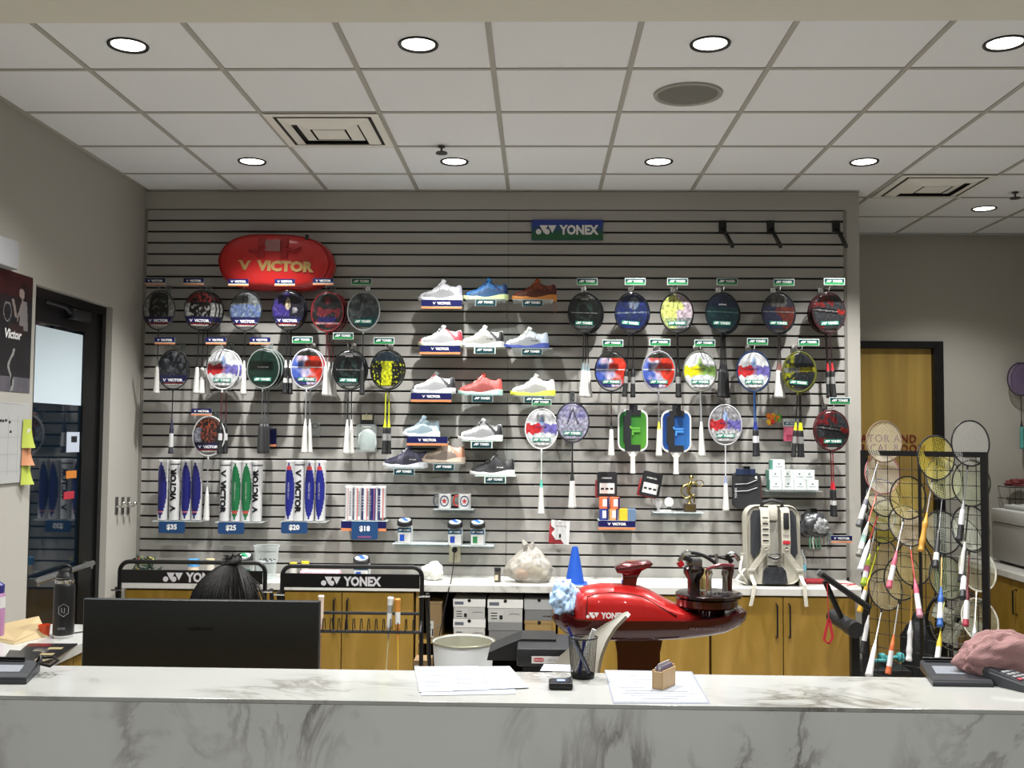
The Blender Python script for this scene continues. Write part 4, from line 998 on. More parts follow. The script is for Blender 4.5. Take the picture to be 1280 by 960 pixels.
# ================================================================ clear shelves with goods
def clear_shelf(px0, px1, py, label, d=.17):
    a, b_ = aY(px0, py, WY-d), aY(px1, py, WY-d); cx = (a.x+b_.x)/2; w = (b_.x-a.x)/2
    put_o = put('display_shelf', MB().box(-w, -d, -.004, w, -.001, 0, .001).box(-w, -.004, -.035, w, -.001, .0).mesh('cs', False, CLEAR), None, (cx, WY, a.z), label=label, cat='shelf')
    return a.z
def jar(px, Y, z, label, lens, lab_c, fill=None, h=.125, r=.048, tilt=0, sticker=True):
    x = aY(px, 650, Y).x
    t = thing('jar', label, 'jar', (x, Y, z))
    put('body', MB().lathe([(0, .001), (r*.96, .001), (r, .01), (r, h*.78), (r*.8, h*.9), (r*.8, h)], n=24, cap=False).mesh('jb', True, CLEAR), t)
    put('lid', MB().lathe([(0, h+.03), (r*.93, h+.03), (r*1.02, h+.026), (r*1.04, h), (r*.8, h-.002)], n=28, cap=False).mesh('jl', True, BLKP), t, (0, 0, 0), (radians(16), 0, 0))
    def lc(u, v): return (.88, .9, .92) if not (abs((u-.5)*.8+(v-.5)) < .16 and v < .9) else lens
    def lp(u, v): rr = v*r*.80; return (rr*cos(2*pi*u), rr*sin(2*pi*u), h+.0306)
    def lc2(u, v):
        x_, y_ = v*cos(2*pi*u), v*sin(2*pi*u); return lens if (abs(x_*.8+y_*.5-.1) < .33 and x_ > -.7 and abs(x_*.3-y_*.7+.1) < .62) else (.86, .89, .92)
    put('lid_sticker', paint_mesh('ls', 28, 8, lp, lc2, painted(.3)), t, (0, 0, 0), (radians(16), 0, 0))
    if sticker:
        put('label_sheet', MB().box(-r*.82, -r-.004, h*.02, r*.82, -r-.002, h*.55, .0005).mesh('lb', False, WHITE), t)
        put('label_band', MB().box(-r*.9, -r-.005, h*.56, r*.9, -r-.002, h*.80, .0005).mesh('lb', False, mat('jar_band', '#1d4a66', .4)), t)
        letter(t, brand_mesh('Y', WHT), r*1.5, 0, -r-.0062, h*.68)
        put('colour_square', MB().box(-r*.62, -r-.0055, h*.12, -r*.0, -r-.0041, h*.45).mesh('sq', False, mat('sq%s' % lab_c, lab_c, .4)), t)
    if fill:
        b = MB(); rnd = random.Random(px)
        for q in range(26): 
            a = rnd.random()*6.28; rr = r*.75*sqrt(rnd.random()); b.sphere((rr*cos(a), rr*sin(a), .014+rnd.random()*h*.62), .011, 6, 4, (1, .8, .7))
        cols_ = [hx(c_) for c_ in fill]; me = b.mesh('fill', True); at = me.color_attributes.new('Col', 'FLOAT_COLOR', 'CORNER'); 
        nf = len(me.polygons)//26
        for pi_, p in enumerate(me.polygons):
            c_ = lin(cols_[(pi_//max(1, nf)) % len(cols_)])
            for li in p.loop_indices: at.data[li].color = c_+(1,)
        me.materials.append(painted(.6)); put('grip_rolls', me, t, kind='stuff')
    return t
z = clear_shelf(490, 560, 679.5, 'clear acrylic shelf holding the single sticker jar')
jar(507, WY-.10, z+.001, 'clear jar with blue and white lid alone on its shelf, pink filling', (.20, .38, .75), '#1f49a8', ['#c58aa4', '#d8d8d8', '#b8b0c4'])
z = clear_shelf(563, 617, 682, 'clear acrylic shelf holding two sticker jars side by side above the outlet', .17)
jar(569.5, WY-.10, z+.001, 'clear jar with blue label square and pink yellow filling, above the outlet', (.20, .38, .75), '#263f9c', ['#d8d84a', '#e0e0e0', '#c78aa0'])
jar(597.5, WY-.10, z+.001, 'clear jar with green label square, above the outlet', (.18, .42, .80), '#2f7a46', ['#d8d8d8', '#c8ccd0'])
z = clear_shelf(541, 592, 636.5, 'clear acrylic shelf under the two white mugs', .16)
for px, hc, lab in ((556, '#4a4f57', 'white mug with star badge and dark grey handle'), (581, '#a02c2a', 'white mug with star badge and red handle')):
    c = aY(px, 630, WY-.09); t = thing('mug', lab, 'mug', (c.x, WY-.09, z+.001))
    put('cup', MB().lathe([(0, .001), (.040, .001), (.041, .004), (.041, .095), (.038, .096), (.037, .01), (0, .008)], n=28, cap=False).mesh('m', True, WHITE), t)
    put('handle', MB().tube([(-.038, 0, .080), (-.060, 0, .082), (-.072, 0, .065), (-.072, 0, .035), (-.060, 0, .018), (-.038, 0, .018)], .006, 8).mesh('h', True, mat('mugh'+hc, hc, .4)), t)
    put('inner_glaze', MB().lathe([(.0365, .0955), (.0363, .012), (0, .0095)], n=24, cap=False).mesh('ig', True, mat('mugh'+hc, hc, .4)), t)
    b = MB(); R_ = .0418
    def cyl(x, z_): return (R_*sin(x/R_), -R_*cos(x/R_), z_)
    badge = mat('badge_blue', '#33405c', .4)
    for q in range(24):
        a0, a1 = 2*pi*q/24, 2*pi*(q+1)/24
        b.quad([cyl(.024*cos(a0), .05+.028*sin(a0)), cyl(.024*cos(a1), .05+.028*sin(a1)), cyl(.031*cos(a1), .05+.036*sin(a1)), cyl(.031*cos(a0), .05+.036*sin(a0))])
    put('badge_ring', b.mesh('br', False, badge), t)
    b = MB(); pts = []
    for q in range(10): a = pi/2+q*pi/5; rr = .019 if q % 2 == 0 else .008; pts.append((rr*cos(a), .05+rr*1.1*sin(a)))
    for q in range(10): b.quad([cyl(*pts[q]), cyl(*pts[(q+1) % 10]), cyl(0, .05)])
    put('badge_star', b.mesh('st', False, mat('star_red', '#a02330', .4)), t)
# overgrip display
Y = WY-.12
b0 = aY(771, 652, WY-.19)
tg = shoe_shelf('V', 771, 656, 'small navy lipped shelf holding the boxes of grip tape', .235)
zs = tg.location.z+.0265
GB = [(754.5, 0, '#2d3a78', 'dark blue box of grip tape at the end of the lower row'), (766.5, 0, '#b98a5a', 'tan box of grip tape in the lower row'), (779, 0, '#d6ab2c', 'yellow box of grip tape in the lower row'), (789, 0, '#5a7089', 'slate blue box of grip tape in the lower row'),
      (755, 1, '#d2613a', 'orange box of grip tape stacked over the dark blue one'), (768.5, 1, '#d2613a', 'orange box of grip tape stacked beside the other orange box')]
for px, lv, col, lab in GB:
    x = aY(px, 645, Y-.03).x; w = .030 if lv else .027; h = .072
    t = thing('grip_tape_box', lab, 'box', (x, Y-.03 + (.0 if not lv else 0), zs+.001+lv*.0735), group='grip tape boxes on the navy lipped shelf')
    put('carton', MB().box(-w, -.03, 0, w, .03, h, .001).mesh('c', False, mat('gb'+col, col, .45)), t)
    if col not in ('#d6ab2c', '#5a7089'):
        put('label', MB().box(-w*.35, -.0306, .014, w*.55, -.0301, h*.85).mesh('l', False, WHITE), t)
        put('side_stripe', MB().box(w*.6, -.0306, .0, w*.98, -.0301, h).mesh('l', False, NAVYI), t)
# black and red packs
for px, rot, lab in ((758, 0, 'hanging black and red pack with white panel, above the orange boxes'), (812.5, 12, 'tilted hanging black and red pack with white panel, above the trophies')):
    c = aY(px, 606, WY-.07); t = thing('accessory_pack', lab, 'pack', (c.x, WY-.07, c.z), (0, radians(rot), 0))
    put('red_pouch', MB().box(-.072, -.018, -.082, .055, .016, .03, .006).mesh('rp', True, mat('pack_red', '#8f2a2e', .5)), t)
    out = rounded(-.062, -.075, .068, .085, .015, 3)
    put('card', MB().prism(out, -.026, -.022).mesh('cd', False, DKGR), t)
    put('panel', MB().box(-.045, -.0275, -.055, .050, -.0262, .012).mesh('pn', False, WHITE), t)
    for q in range(3): put('stripe', MB().box(-.038+q*.03, -.0285, -.03, -.018+q*.03, -.0276, -.018).mesh('sp', False, DKGR), t)
    put('lettering', text_mesh('ARMBAND', WHT, .01, 1), t, (0, -.0268, .045), None, .010)
    put('peg', MB().tube([(0, .069, .078), (0, -.02, .078), (0, -.05, .084)], .003, 6).mesh('pg', True, CHROME), t)
# trophies
z = clear_shelf(817, 881, 640.5, 'clear acrylic shelf holding the trophies', .16)
GOLD = mat('gold_metal', '#b3a36a', .25, 1); CRY = glass('crystal', (.95, .95, .95), .05, .3)
c = aY(862, 641, WY-.09); t = thing('trophy', 'gold figure trophy on a dark square base', 'trophy', (c.x, WY-.09, z+.001))
put('base', MB().box(-.038, -.03, 0, .038, .03, .052, .002).mesh('b', False, mat('trophy_base', '#3a3026', .4)), t)
put('name_plate', MB().box(-.028, -.0315, .012, .028, -.0302, .042).mesh('b', False, GOLD), t)
b = MB().tube([(0, 0, .052), (0, 0, .075), (.012, 0, .10), (-.008, 0, .13), (.0, 0, .17), (.01, 0, .20)], [.016, .008, .010, .013, .018, .009], 10)
b.tube([(0, 0, .18), (-.035, 0, .17), (-.055, 0, .14), (-.05, 0, .11), (-.03, 0, .095)], [.009, .007, .006, .005, .004], 8).tube([(.01, 0, .185), (.035, 0, .19), (.05, 0, .175)], [.009, .007, .006], 8)
b.sphere((.012, 0, .222), .016).tube([(-.004, 0, .10), (-.03, 0, .085), (.03, .0, .11), (.03, 0, .06)], .006, 8)
put('figure', b.mesh('f', True, GOLD), t)
put('racket_figure', MB().tube([(.062+.028*cos(q*pi/8), 0, .185+.02*sin(q*pi/8)) for q in range(16)], .003, 6, closed=True).mesh('r', True, GOLD), t)
c = aY(833, 642, WY-.10); t = thing('trophy', 'small round glass award beside the gold trophy', 'award', (c.x, WY-.09, z+.001))
put('base', MB().box(-.045, -.025, 0, .03, .025, .012, .002).mesh('b', False, CRY), t)
put('disc', MB().lathe([(0, -.006), (.030, -.006), (.030, .006), (0, .006)], (.018, 0, .062), 24, False, 'Y', 1, 1).mesh('d', True, WHITE), t)
put('dark_stand', MB().tube([(.0, 0, .012), (.018, 0, .034), (.036, 0, .012)], .005, 6).mesh('s', True, BLACK), t)
c = aY(826, 640, WY-.10)
put('glass_bowl', MB().lathe([(.014, .001), (.006, .01), (.022, .04), (.026, .07), (.024, .07), (.02, .042)], (c.x-.01, WY-.06, z+.001), 16, False).mesh('g', True, CRY), None, label='small empty glass goblet at the end of the trophy shelf', cat='goblet')
# hanging soft goods / packs on pegs
def peg(t, y, z_):
    put('peg', MB().tube([(0, -y-.001, z_), (0, -.03, z_), (0, -.045, z_+.006)], .0028, 6).mesh('pg', True, CHROME), t)
def crumple(name, cx, cy, cz, sx, sy, sz, m, seed, amp=.35, freq=3.0, sub=4, pinch=None, folds=.0):
    bm = bmesh.new(); bmesh.ops.create_icosphere(bm, subdivisions=sub, radius=1)
    for v in bm.verts:
        p = v.co.copy(); n = noise.fractal(p*freq*.5+Vector((seed, 0, 0)), .8, 2, 4)
        f = 1+amp*n+folds*sin(p.x*9+seed+3*noise.noise(p*2))*.5
        q = p*f
        if pinch and q.z > 0: k = 1-pinch*min(1, q.z)**1.2; q.x *= k; q.y *= k
        if q.z < -.75: q.z = -.75-(q.z+.75)*0
        v.co = Vector((q.x*sx, q.y*sy, (q.z+.75)*sz/1.75))
    me = bpy.data.meshes.new(name); bm.to_mesh(me); bm.free(); me.polygons.foreach_set('use_smooth', [True]*len(me.polygons)); me.materials.append(m)
    return me
c = aY(459, 541, WY-.07); t = thing('wristband_pack', 'clear hanging bag of white fabric with black and gold header card', 'pack', (c.x, WY-.07, c.z))
put('pouch', crumple('p', 0, 0, 0, .062, .03, .14, mat('white_cloth', '#dcdcd9', .75, bump=.3, bscale=30), 3, .15), t, (.0, -.0, -.115))
put('plastic_sleeve', MB().prism(rounded(-.07, -.125, .07, .055, .02, 4), -.036, -.034).mesh('ps', False, CLEAR), t)
put('header_card', MB().prism(rounded(-.045, .03, .045, .13, .02, 4), -.012, -.008).mesh('hc', False, DKGR), t)
put('header_print', MB().box(-.035, -.0135, .085, .035, -.0122, .118).box(-.03, -.0135, .035, .03, -.0122, .041).mesh('hp', False, mat('pale_gold', '#c7c0a0', .5)), t)
peg(t, -.069, .118)
c = aY(341, 545, WY-.02); t = thing('string_packet', 'small navy string packet half hidden behind the thick grey handle', 'packet', (c.x, WY-.02, c.z))
put('sleeve', MB().box(-.03, -.006, -.055, .024, .004, .05, .001).mesh('s', False, mat('plate_navy', '#121446', .35)), t)
put('orange_edge', MB().box(-.03, -.007, -.068, .024, .003, -.0555).mesh('s', False, mat('plate_orange', '#c8794f', .35)), t); peg(t, -.019, .04)
c = aY(394, 537, WY-.03); t = thing('keyring_pack', 'tiny clear pack with dark figure beside the white grips', 'pack', (c.x, WY-.03, c.z))
put('blister', MB().prism(rounded(-.03, -.05, .03, .05, .01, 3), -.008, 0).mesh('s', False, CLEAR), t)
put('charm', MB().sphere((0, -.012, .025), .014, 10, 8).box(-.018, -.018, -.03, .018, -.008, .01, .004).mesh('c', True, GREY), t); peg(t, -.029, .04)
c = aY(967, 526, WY-.06); t = thing('plush_keychain', 'bundle of small orange and green plush keychains', 'toy', (c.x, WY-.06, c.z))
rnd = random.Random(4)
for q, (col, n_) in enumerate((('#d9752a', 7), ('#5f9a3c', 4), ('#e0b030', 3), ('#c43a2a', 2))):
    b = MB()
    for w_ in range(n_): b.sphere(((rnd.random()-.5)*.075, -.02*rnd.random(), (rnd.random()-.4)*.06), .014+.006*rnd.random(), 10, 7)
    put('plush', b.mesh('pl', True, mat('plush'+col, col, .8)), t, kind='stuff')
peg(t, -.059, .045)
c = aY(988, 538, WY-.05); t = thing('towel_pack', 'pink packet with white header, beside the yellow coned rackets', 'packet', (c.x, WY-.05, c.z))
put('pouch', MB().box(-.046, -.012, -.07, .046, .0, .025, .004).mesh('p', True, mat('pink_pack', '#c05a74', .5)), t)
put('header', MB().box(-.048, -.014, .0255, .048, .0, .075, .001).mesh('p', True, mat('pale_header', '#b9c0c0', .4)), t)
put('header_band', MB().box(-.044, -.0155, .035, .044, -.0142, .055).mesh('p', True, mat('jar_band', '#1d4a66', .4)), t); letter(t, brand_mesh('Y', WHT), .07, 0, -.017, .045)
put('slip', MB().box(-.03, -.0135, -.06, .01, -.0122, -.03).mesh('p', True, mat('pink_dark', '#8a2f48', .5)), t); peg(t, -.049, .065)
# flat cap pouch
c = aY(699, 665, WY-.05); t = thing('towel_pack', 'white and dark red hanging sports towel pack above the blue cone', 'pack', (c.x, WY-.05, c.z), (0, radians(3), 0))
put('pouch', MB().box(-.066, -.018, -.075, .05, .0, .055, .004).mesh('p', True, mat('pack_red', '#8f2a2e', .5)), t)
put('card', MB().prism([(-.055, .078), (.065, .076), (.066, -.078), (.035, -.074), (.012, -.045), (-.02, -.05), (-.035, -.03), (-.05, -.01), (-.03, .02), (-.055, .04)], -.023, -.0185).mesh('p', False, WHITE), t)
put('lettering', text_mesh('SPORTS TOWEL', DKGR, .0, 1), t, (.01, -.024, .04), None, .007); put('small_print', MB().box(.0, -.0245, -.035, .012, -.0232, -.01).mesh('x', False, DKGR), t); peg(t, -.049, .07)
# black pouch bag with orange tail
c = aY(933, 610, WY-.10); t = thing('waist_bag', 'black hanging shoe bag with white piping lines next to the white boxes', 'bag', (c.x, WY-.10, c.z))
put('body', MB().prism(rounded(-.088, -.13, .085, .10, .035, 4), -.04, .03).mesh('b', True, mat('black_fabric', '#16181b', .65), 30), t)
put('header', MB().box(-.075, -.043, .085, .05, -.036, .125, .002).mesh('h', False, mat('navy_hdr', '#16233f', .5)), t)
for z0, z1 in ((.025, .055), (-.02, .005)): put('piping', MB().tube([(-.08, -.043, z0), (0, -.0445, z0+.005), (.06, -.043, z1)], .0022, 5).mesh('pp', True, mat('piping_grey', '#a9abad', .5)), t)
put('side_lettering', text_mesh('YONEX', mat('piping_grey', '#a9abad', .5), .02), t, (-.076, -.042, -.03), (0, -pi/2, 0), .014)
put('shuttle_mark', MB().prism([(-.006, -.008), (.006, -.008), (.002, .01), (-.01, .004)], -.002, 0).mesh('m', False, WHT), t, (.055, -.041, .07))
put('orange_strap', MB().box(-.012, -.02, -.31, .02, -.008, -.135, .003).mesh('os', True, mat('strap_orange', '#9c4a28', .6)), t)
put('side_trim', MB().tube([(.087, -.02, .06), (.089, -.02, -.05), (.075, -.02, -.12)], .005, 6).mesh('tr', True, mat('trim_rust', '#6a3a2c', .6)), t)
put('peg', MB().box(-.02, -.02, .10, .02, .0, .14).tube([(.0, .099, .135), (0, -.06, .135)], .003, 6).mesh('pg', False, BLACK), t)
# stack of nine small white boxes
bz0 = aY(990, 613, WY-.16).z; bx = aY(968, 605, WY-.16).x
clear_shelf(958, 1028, 613.5, 'clear acrylic shelf under the stack of small white boxes', .15)
sp = .0775; bh_ = .0635
BX = [(0, 0), (1, 0), (2, 0), (3, 0), (-.06, 1), (.94, 1), (1.92, 1), (2.72, 1), (.22, 2)]
nmz = ['bottom row, end nearest the black bag', 'bottom row, second from the black bag', 'bottom row, third from the black bag', 'bottom row, end nearest the red rackets', 'middle row, end nearest the black bag', 'middle row, second from the black bag', 'middle row, third from the black bag', 'middle row, slightly turned at the end', 'alone on top of the stack']
for i, (cx_, lv) in enumerate(BX):
    x = bx+.015+cx_*sp; t = thing('string_box', 'small white box with mint side, '+nmz[i], 'box', (x, WY-.085, bz0+.0015+lv*(bh_+.0006)), (0, 0, radians(2 if i in (7, 8) else 0)), 'small white boxes stacked on the clear shelf')
    w = sp/2-.0015 if i != 7 else .033
    put('carton', MB().box(-w, -.055, 0, w, .055, bh_, .001).mesh('c', False, mat('box_white', '#d3dcda', .45)), t)
    put('side_panel', MB().box(-w-.0008, -.052, .001, -w-.0001, .052, bh_-.001).mesh('c', False, mat('mint', '#6fb6a4', .45)), t)
    put('emblem', MB().sphere((.0, -.0555, bh_*.62), .0075, 8, 6, (1, .15, 1)).mesh('e', True, mat('emblem', '#7f8f92', .5)), t)
    put('print_line', MB().box(-.022, -.0558, bh_*.30, .022, -.0551, bh_*.36).mesh('e', True, mat('emblem', '#7f8f92', .5)), t)
# small open box lip (teal carton end) left of the stack
# clear bag of shuttlecocks hanging right of the backpack
c = aY(1017, 655, WY-.08); t = thing('sports_bag_pack', 'dark grey glossy helmet shaped pouch with green cords beside the backpack', 'pouch', (c.x, WY-.08, c.z))
put('body', crumple('b', 0, 0, 0, .088, .05, .17, mat('pouch_film', '#3b3c3e', .22), 9, .3, 3.5), t, (0, 0, -.085))
put('clear_flap', crumple('b2', 0, 0, 0, .05, .02, .09, mat('film_grey', '#7b7d7d', .15), 12, .4, 4), t, (.035, -.045, -.055))
for q in range(4): put('cord', MB().tube([(-.03+q*.018, -.03, -.07), (-.035+q*.02, -.035, -.11), (-.03+q*.022, -.03, -.155)], .005, 6).mesh('c', True, mat('cord_green', '#4b7a62', .6) if q != 1 else mat('cord_pale', '#9fb0a4', .6)), t)
put('peg', MB().tube([(0, .079, .09), (0, -.02, .09)], .004, 6).box(-.02, -.01, .07, .02, 0, .10).mesh('pg', True, BLACK), t)
hook('V', (1052, 674), (1046, 700), 'navy and orange sign plate on an empty hook beside the backpack')
# extra loose sign plate by the white yellow shoe
t = thing('display_hook', 'loose green sign plate overlapping the label under the white yellow shoe', 'sign', (aY(677, 503, WY-.22).x, WY-.22, aY(677, 503, WY-.22).z)); plate(t, 'Y', 0, 0, 0, .125, .04)
put('sign_wire', MB().tube([(0, .005, -.01), (0, .10, -.04), (0, .218, -.06)], .002, 6).mesh('w', True, CHROME), t)
# ================================================================ things on the back counter
def oY(px, py): return aZ(px, py, CZ).y
c = aY(175, 715, 6.5); t = thing('plant_ornament', 'dark green glittery wreath ornament in the corner of the back counter', 'ornament', (c.x, 6.56, CZ+.001))
for q, (col, nn) in enumerate((('#24382a', 16), ('#33492f', 12), ('#6a2f22', 3), ('#9a8f4a', 4))):
    b = MB(); rnd = random.Random(20+q)
    for _ in range(nn):
        a = rnd.random()*6.28; rr = .03+.05*rnd.random(); L_ = .03
        p = Vector((rr*cos(a)*.9, rr*sin(a)*.4-.01, .018+.10*rnd.random())); d = Vector((rnd.random()-.5, rnd.random()-.5, rnd.random()-.2)).normalized()*L_
        b.tube([p-d, p, p+d], [.003, .010, .002], 5)
    put('foliage', b.mesh('fo', True, mat('leaf'+col, col, .5)), t, kind='stuff')
put('stem_base', MB().lathe([(.0, 0), (.04, 0), (.035, .02), (0, .02)], n=16, cap=False).mesh('sb', True, mat('leafbase', '#2a2a22', .6)), t)
put('foliage', MB().tube([(.06, 0, .01), (.10, -.01, .03), (.12, 0, .06)], [.02, .014, .002], 6).mesh('f', True, mat('leaf#24382a', '#24382a', .5)), t)
def tub(px, Y, label, cap_c, body_c, r, h, caph=.03, nm='tub', pyc=700):
    x = aY(px, pyc, Y).x; t = thing(nm, label, 'container', (x, Y, CZ+.001))
    put('body', MB().lathe([(0, 0), (r, 0), (r, h-caph), (r*.9, h-caph)], n=20, cap=False).mesh('b', True, mat('tb'+body_c, body_c, .45)), t)
    put('cap', MB().lathe([(r*.9, h-caph-.001), (r*1.05, h-caph), (r*1.05, h), (0, h+.001)], n=20, cap=False).mesh('c', True, mat('tc'+cap_c, cap_c, .45)), t)
tub(242, 6.5, 'small pale tub with sky blue lid on the back counter', '#4f93c8', '#c9b8a4', .034, .115, .045)
tub(263, 6.5, 'small tub with cream lid just behind the woman bun', '#cdbb93', '#bdb7ac', .026, .118, .02)
tub(367, 6.5, 'small clear tub with yellow lid, beside a matching one', '#c9b52c', '#b3b3ae', .023, .100, .028)
tub(381.5, 6.5, 'small clear tub with brighter yellow lid nearer the pink pouch', '#d4bc2e', '#b3b3ae', .024, .108, .03)
jar(308, 6.47, CZ+.001, 'clear jar with green and white lid standing by the wide clear tub', (.25, .60, .42), '#2f7a46', None, .125, .056, sticker=False)
j = [o for o in COL.objects if o.get('label', '').startswith('clear jar with green and white lid standing')][0]; letter(j, brand_mesh('Y', WHT), .075, 0, -.062, .05); put('label_band', MB().box(-.048, -.060, .035, .048, -.057, .066).mesh('lb', False, mat('jar_band_g', '#2a5a4c', .4)), j)
jar(454, 6.50, CZ+.001, 'clear jar with blue and white lid standing on the back counter', (.22, .38, .72), '#1f49a8', None, .115, .052)
c = aY(333, 700, 6.5); t = thing('clear_container', 'wide clear plastic tub with dark bits in the bottom tray', 'container', (c.x, 6.5, CZ+.001))
put('lower_tub', MB().lathe([(0, .002), (.060, .002), (.064, .10), (.066, .10)], n=28, cap=False).mesh('b', True, CLEAR), t)
put('upper_tub', MB().lathe([(0, .105), (.070, .105), (.079, .205), (.083, .206), (.083, .198)], n=28, cap=False).mesh('b', True, CLEAR), t)
b = MB(); rnd = random.Random(5)
for _ in range(14): b.box(*(lambda x, y, z_: (x, y, z_, x+.012, y+.006, z_+.008))((rnd.random()-.5)*.09, (rnd.random()-.5)*.08, .107+rnd.random()*.008))
put('small_bits', b.mesh('bits', False, DKGR), t, kind='stuff')
c = aY(403, 703, 6.5); t = put('pencil_pouch', MB().box(-.14, -.04, 0, .12, .04, .055, .018).mesh('pp', True, mat('pink_white', '#c99aa4', .6, var=.3, vscale=40)), None, (c.x, 6.5, CZ+.001), label='pink and white fabric pouch lying on the back counter', cat='pouch')
c = aY(540, 712, 6.5); put('cloth', crumple('cl', 0, 0, 0, .065, .06, .11, mat('white_cloth2', '#d4d6cf', .8), 31, .28, 2.6), None, (c.x, 6.52, CZ+.001), label='folded white cloth on the counter below the single jar', cat='cloth')
# outlet and cord
c = aY(568.5, 692, WY-.001); t = thing('wall_outlet', 'beige power outlet plate with a black plug on the slat wall', 'outlet', (c.x, WY, c.z))
put('cover', MB().box(-.037, -.006, -.058, .037, -.0003, .058, .002).mesh('c', True, mat('outlet_beige', '#b9b29a', .4)), t)
put('socket', MB().box(-.016, -.008, -.042, .016, -.0062, -.012, .001).mesh('c', True, mat('outlet_beige2', '#a8a188', .4)), t)
put('plug', MB().lathe([(0, -.035), (.014, -.035), (.018, -.028), (.018, -.0062), (0, -.0062)], (0, 0, .026), 14, False, 'Y').mesh('p', True, BLKP), t)
p0 = Vector((c.x, WY-.035, c.z+.02))
pts = [p0, p0+Vector((-.002, -.01, -.05)), Vector((aY(566, 710, 6.6).x, 6.60, CZ+.05)), Vector((aY(563, 727, 6.32).x, 6.34, CZ+.008)), Vector((aY(561, 735, 6.28).x, 6.285, CZ-.02)), aY(556, 760, 6.27), aY(549, 795, 6.26), aY(541, 822, 6.25)]
put('power_cord', MB().tube(pts, .0035, 6).mesh('pc', True, BLKP), None, label='thin dark cord running from the outlet down over the counter edge', cat='cord')
tub(622, 6.45, 'small dark glass bottle on the back counter beside the plastic bag', '#1b1b1b', '#46423a', .020, .088, .022, 'small_bottle', 712)
bt = [o for o in COL.objects if o.name.startswith('small_bottle')][0]; put('label', MB().box(-.016, -.0225, .012, .004, -.0205, .045).mesh('l', False, mat('cream_label', '#b9ae96', .5)), bt)
# plastic shopping bag
BAGM = bpy.data.materials.new('thin_plastic_bag'); BAGM.use_nodes = True; nt = BAGM.node_tree; pb = nt.nodes['Principled BSDF']
pb.inputs['Base Color'].default_value = lin(hx('#98948a'))+(1,); pb.inputs['Roughness'].default_value = .3; pb.inputs['Alpha'].default_value = .62
c = aY(663, 700, 6.45); t = thing('plastic_bag', 'translucent knotted plastic bag with cream things inside', 'bag', (c.x, 6.46, CZ+.001))
put('film', crumple('pbg', 0, 0, 0, .150, .085, .225, BAGM, 41, .16, 3.2, 5, .55, .10), t)
b = MB(); b.tube([(-.02, 0, .19), (-.035, -.01, .235), (-.05, 0, .262)], [.018, .022, .006], 7).tube([(0, 0, .19), (.01, 0, .235), (.015, 0, .25)], [.018, .018, .005], 7); put('knot_ears', b.mesh('k', True, BAGM), t)
for q, (x, z_, s_, c_) in enumerate(((-.05, .05, .05, '#c99a7a'), (.03, .06, .055, '#b8ae93'), (.08, .045, .042, '#c2bba4'), (-.02, .10, .04, '#a9a087'))): put('packed_item', MB().sphere((x, 0, z_), s_, 14, 9, (1, .8, .75)).mesh('i', True, mat('it'+c_, c_, .7)), t)
# blue cone
c = aY(718.5, 728, 6.42); t = thing('sports_cone', 'bright blue plastic sports cone on the back counter', 'cone', (c.x, 6.42, CZ+.001))
CB = mat('cone_blue', '#12459c', .45)
put('base', MB().box(-.078, -.078, 0, .078, .078, .005, .002).mesh('b', False, CB), t)
put('body', MB().lathe([(.060, .0052), (.018, .226), (.014, .228), (.052, .012)], n=32, cap=False).mesh('b', True, CB), t)
c = aY(772, 724, 6.4); put('eraser', MB().box(-.022, -.015, 0, .022, .015, .018, .004).box(-.022, -.0155, .004, .0, .0155, .012).mesh('e', True, mat('eraser', '#b9c4d6', .6)), None, (c.x, 6.40, CZ+.001), label='small pale blue and white sponge behind the stringing machine', cat='sponge')
# red flat item and pale cup right of backpack
c = aY(1022, 728, 6.5); put('red_pouch', MB().box(-.07, -.05, 0, .07, .05, .024, .008).mesh('r', True, mat('dark_red_cloth', '#8a1f28', .6)), None, (c.x, 6.56, CZ+.001), label='flat dark red case on the counter beside the backpack', cat='case')
c = aY(1048, 733, 6.45); put('jump_rope', MB().tube([(-.06, .06, .004), (0, .04, .004), (.06, .01, .004), (.12, -.01, .004), (.05, -.06, .004)], .003, 6).mesh('rc', True, mat('cord_red', '#b8323a', .6)), None, (c.x, 6.5, CZ+.0015), label='loose red jump rope lying on the counter end', cat='rope')
c = aY(1006, 715, 6.55); t = thing('clear_bottle', 'clear plastic bottle with blue label half hidden behind the backpack', 'bottle', (c.x-.006, 6.62, CZ+.001))
put('body', MB().lathe([(0, 0), (.032, 0), (.033, .14), (.014, .185), (.014, .2), (0, .2)], n=18, cap=False).mesh('b', True, CLEAR), t); put('label', MB().lathe([(.0338, .07), (.0338, .11)], n=18, cap=False).mesh('b', True, mat('bottle_blue', '#6fb0c4', .5)), t)
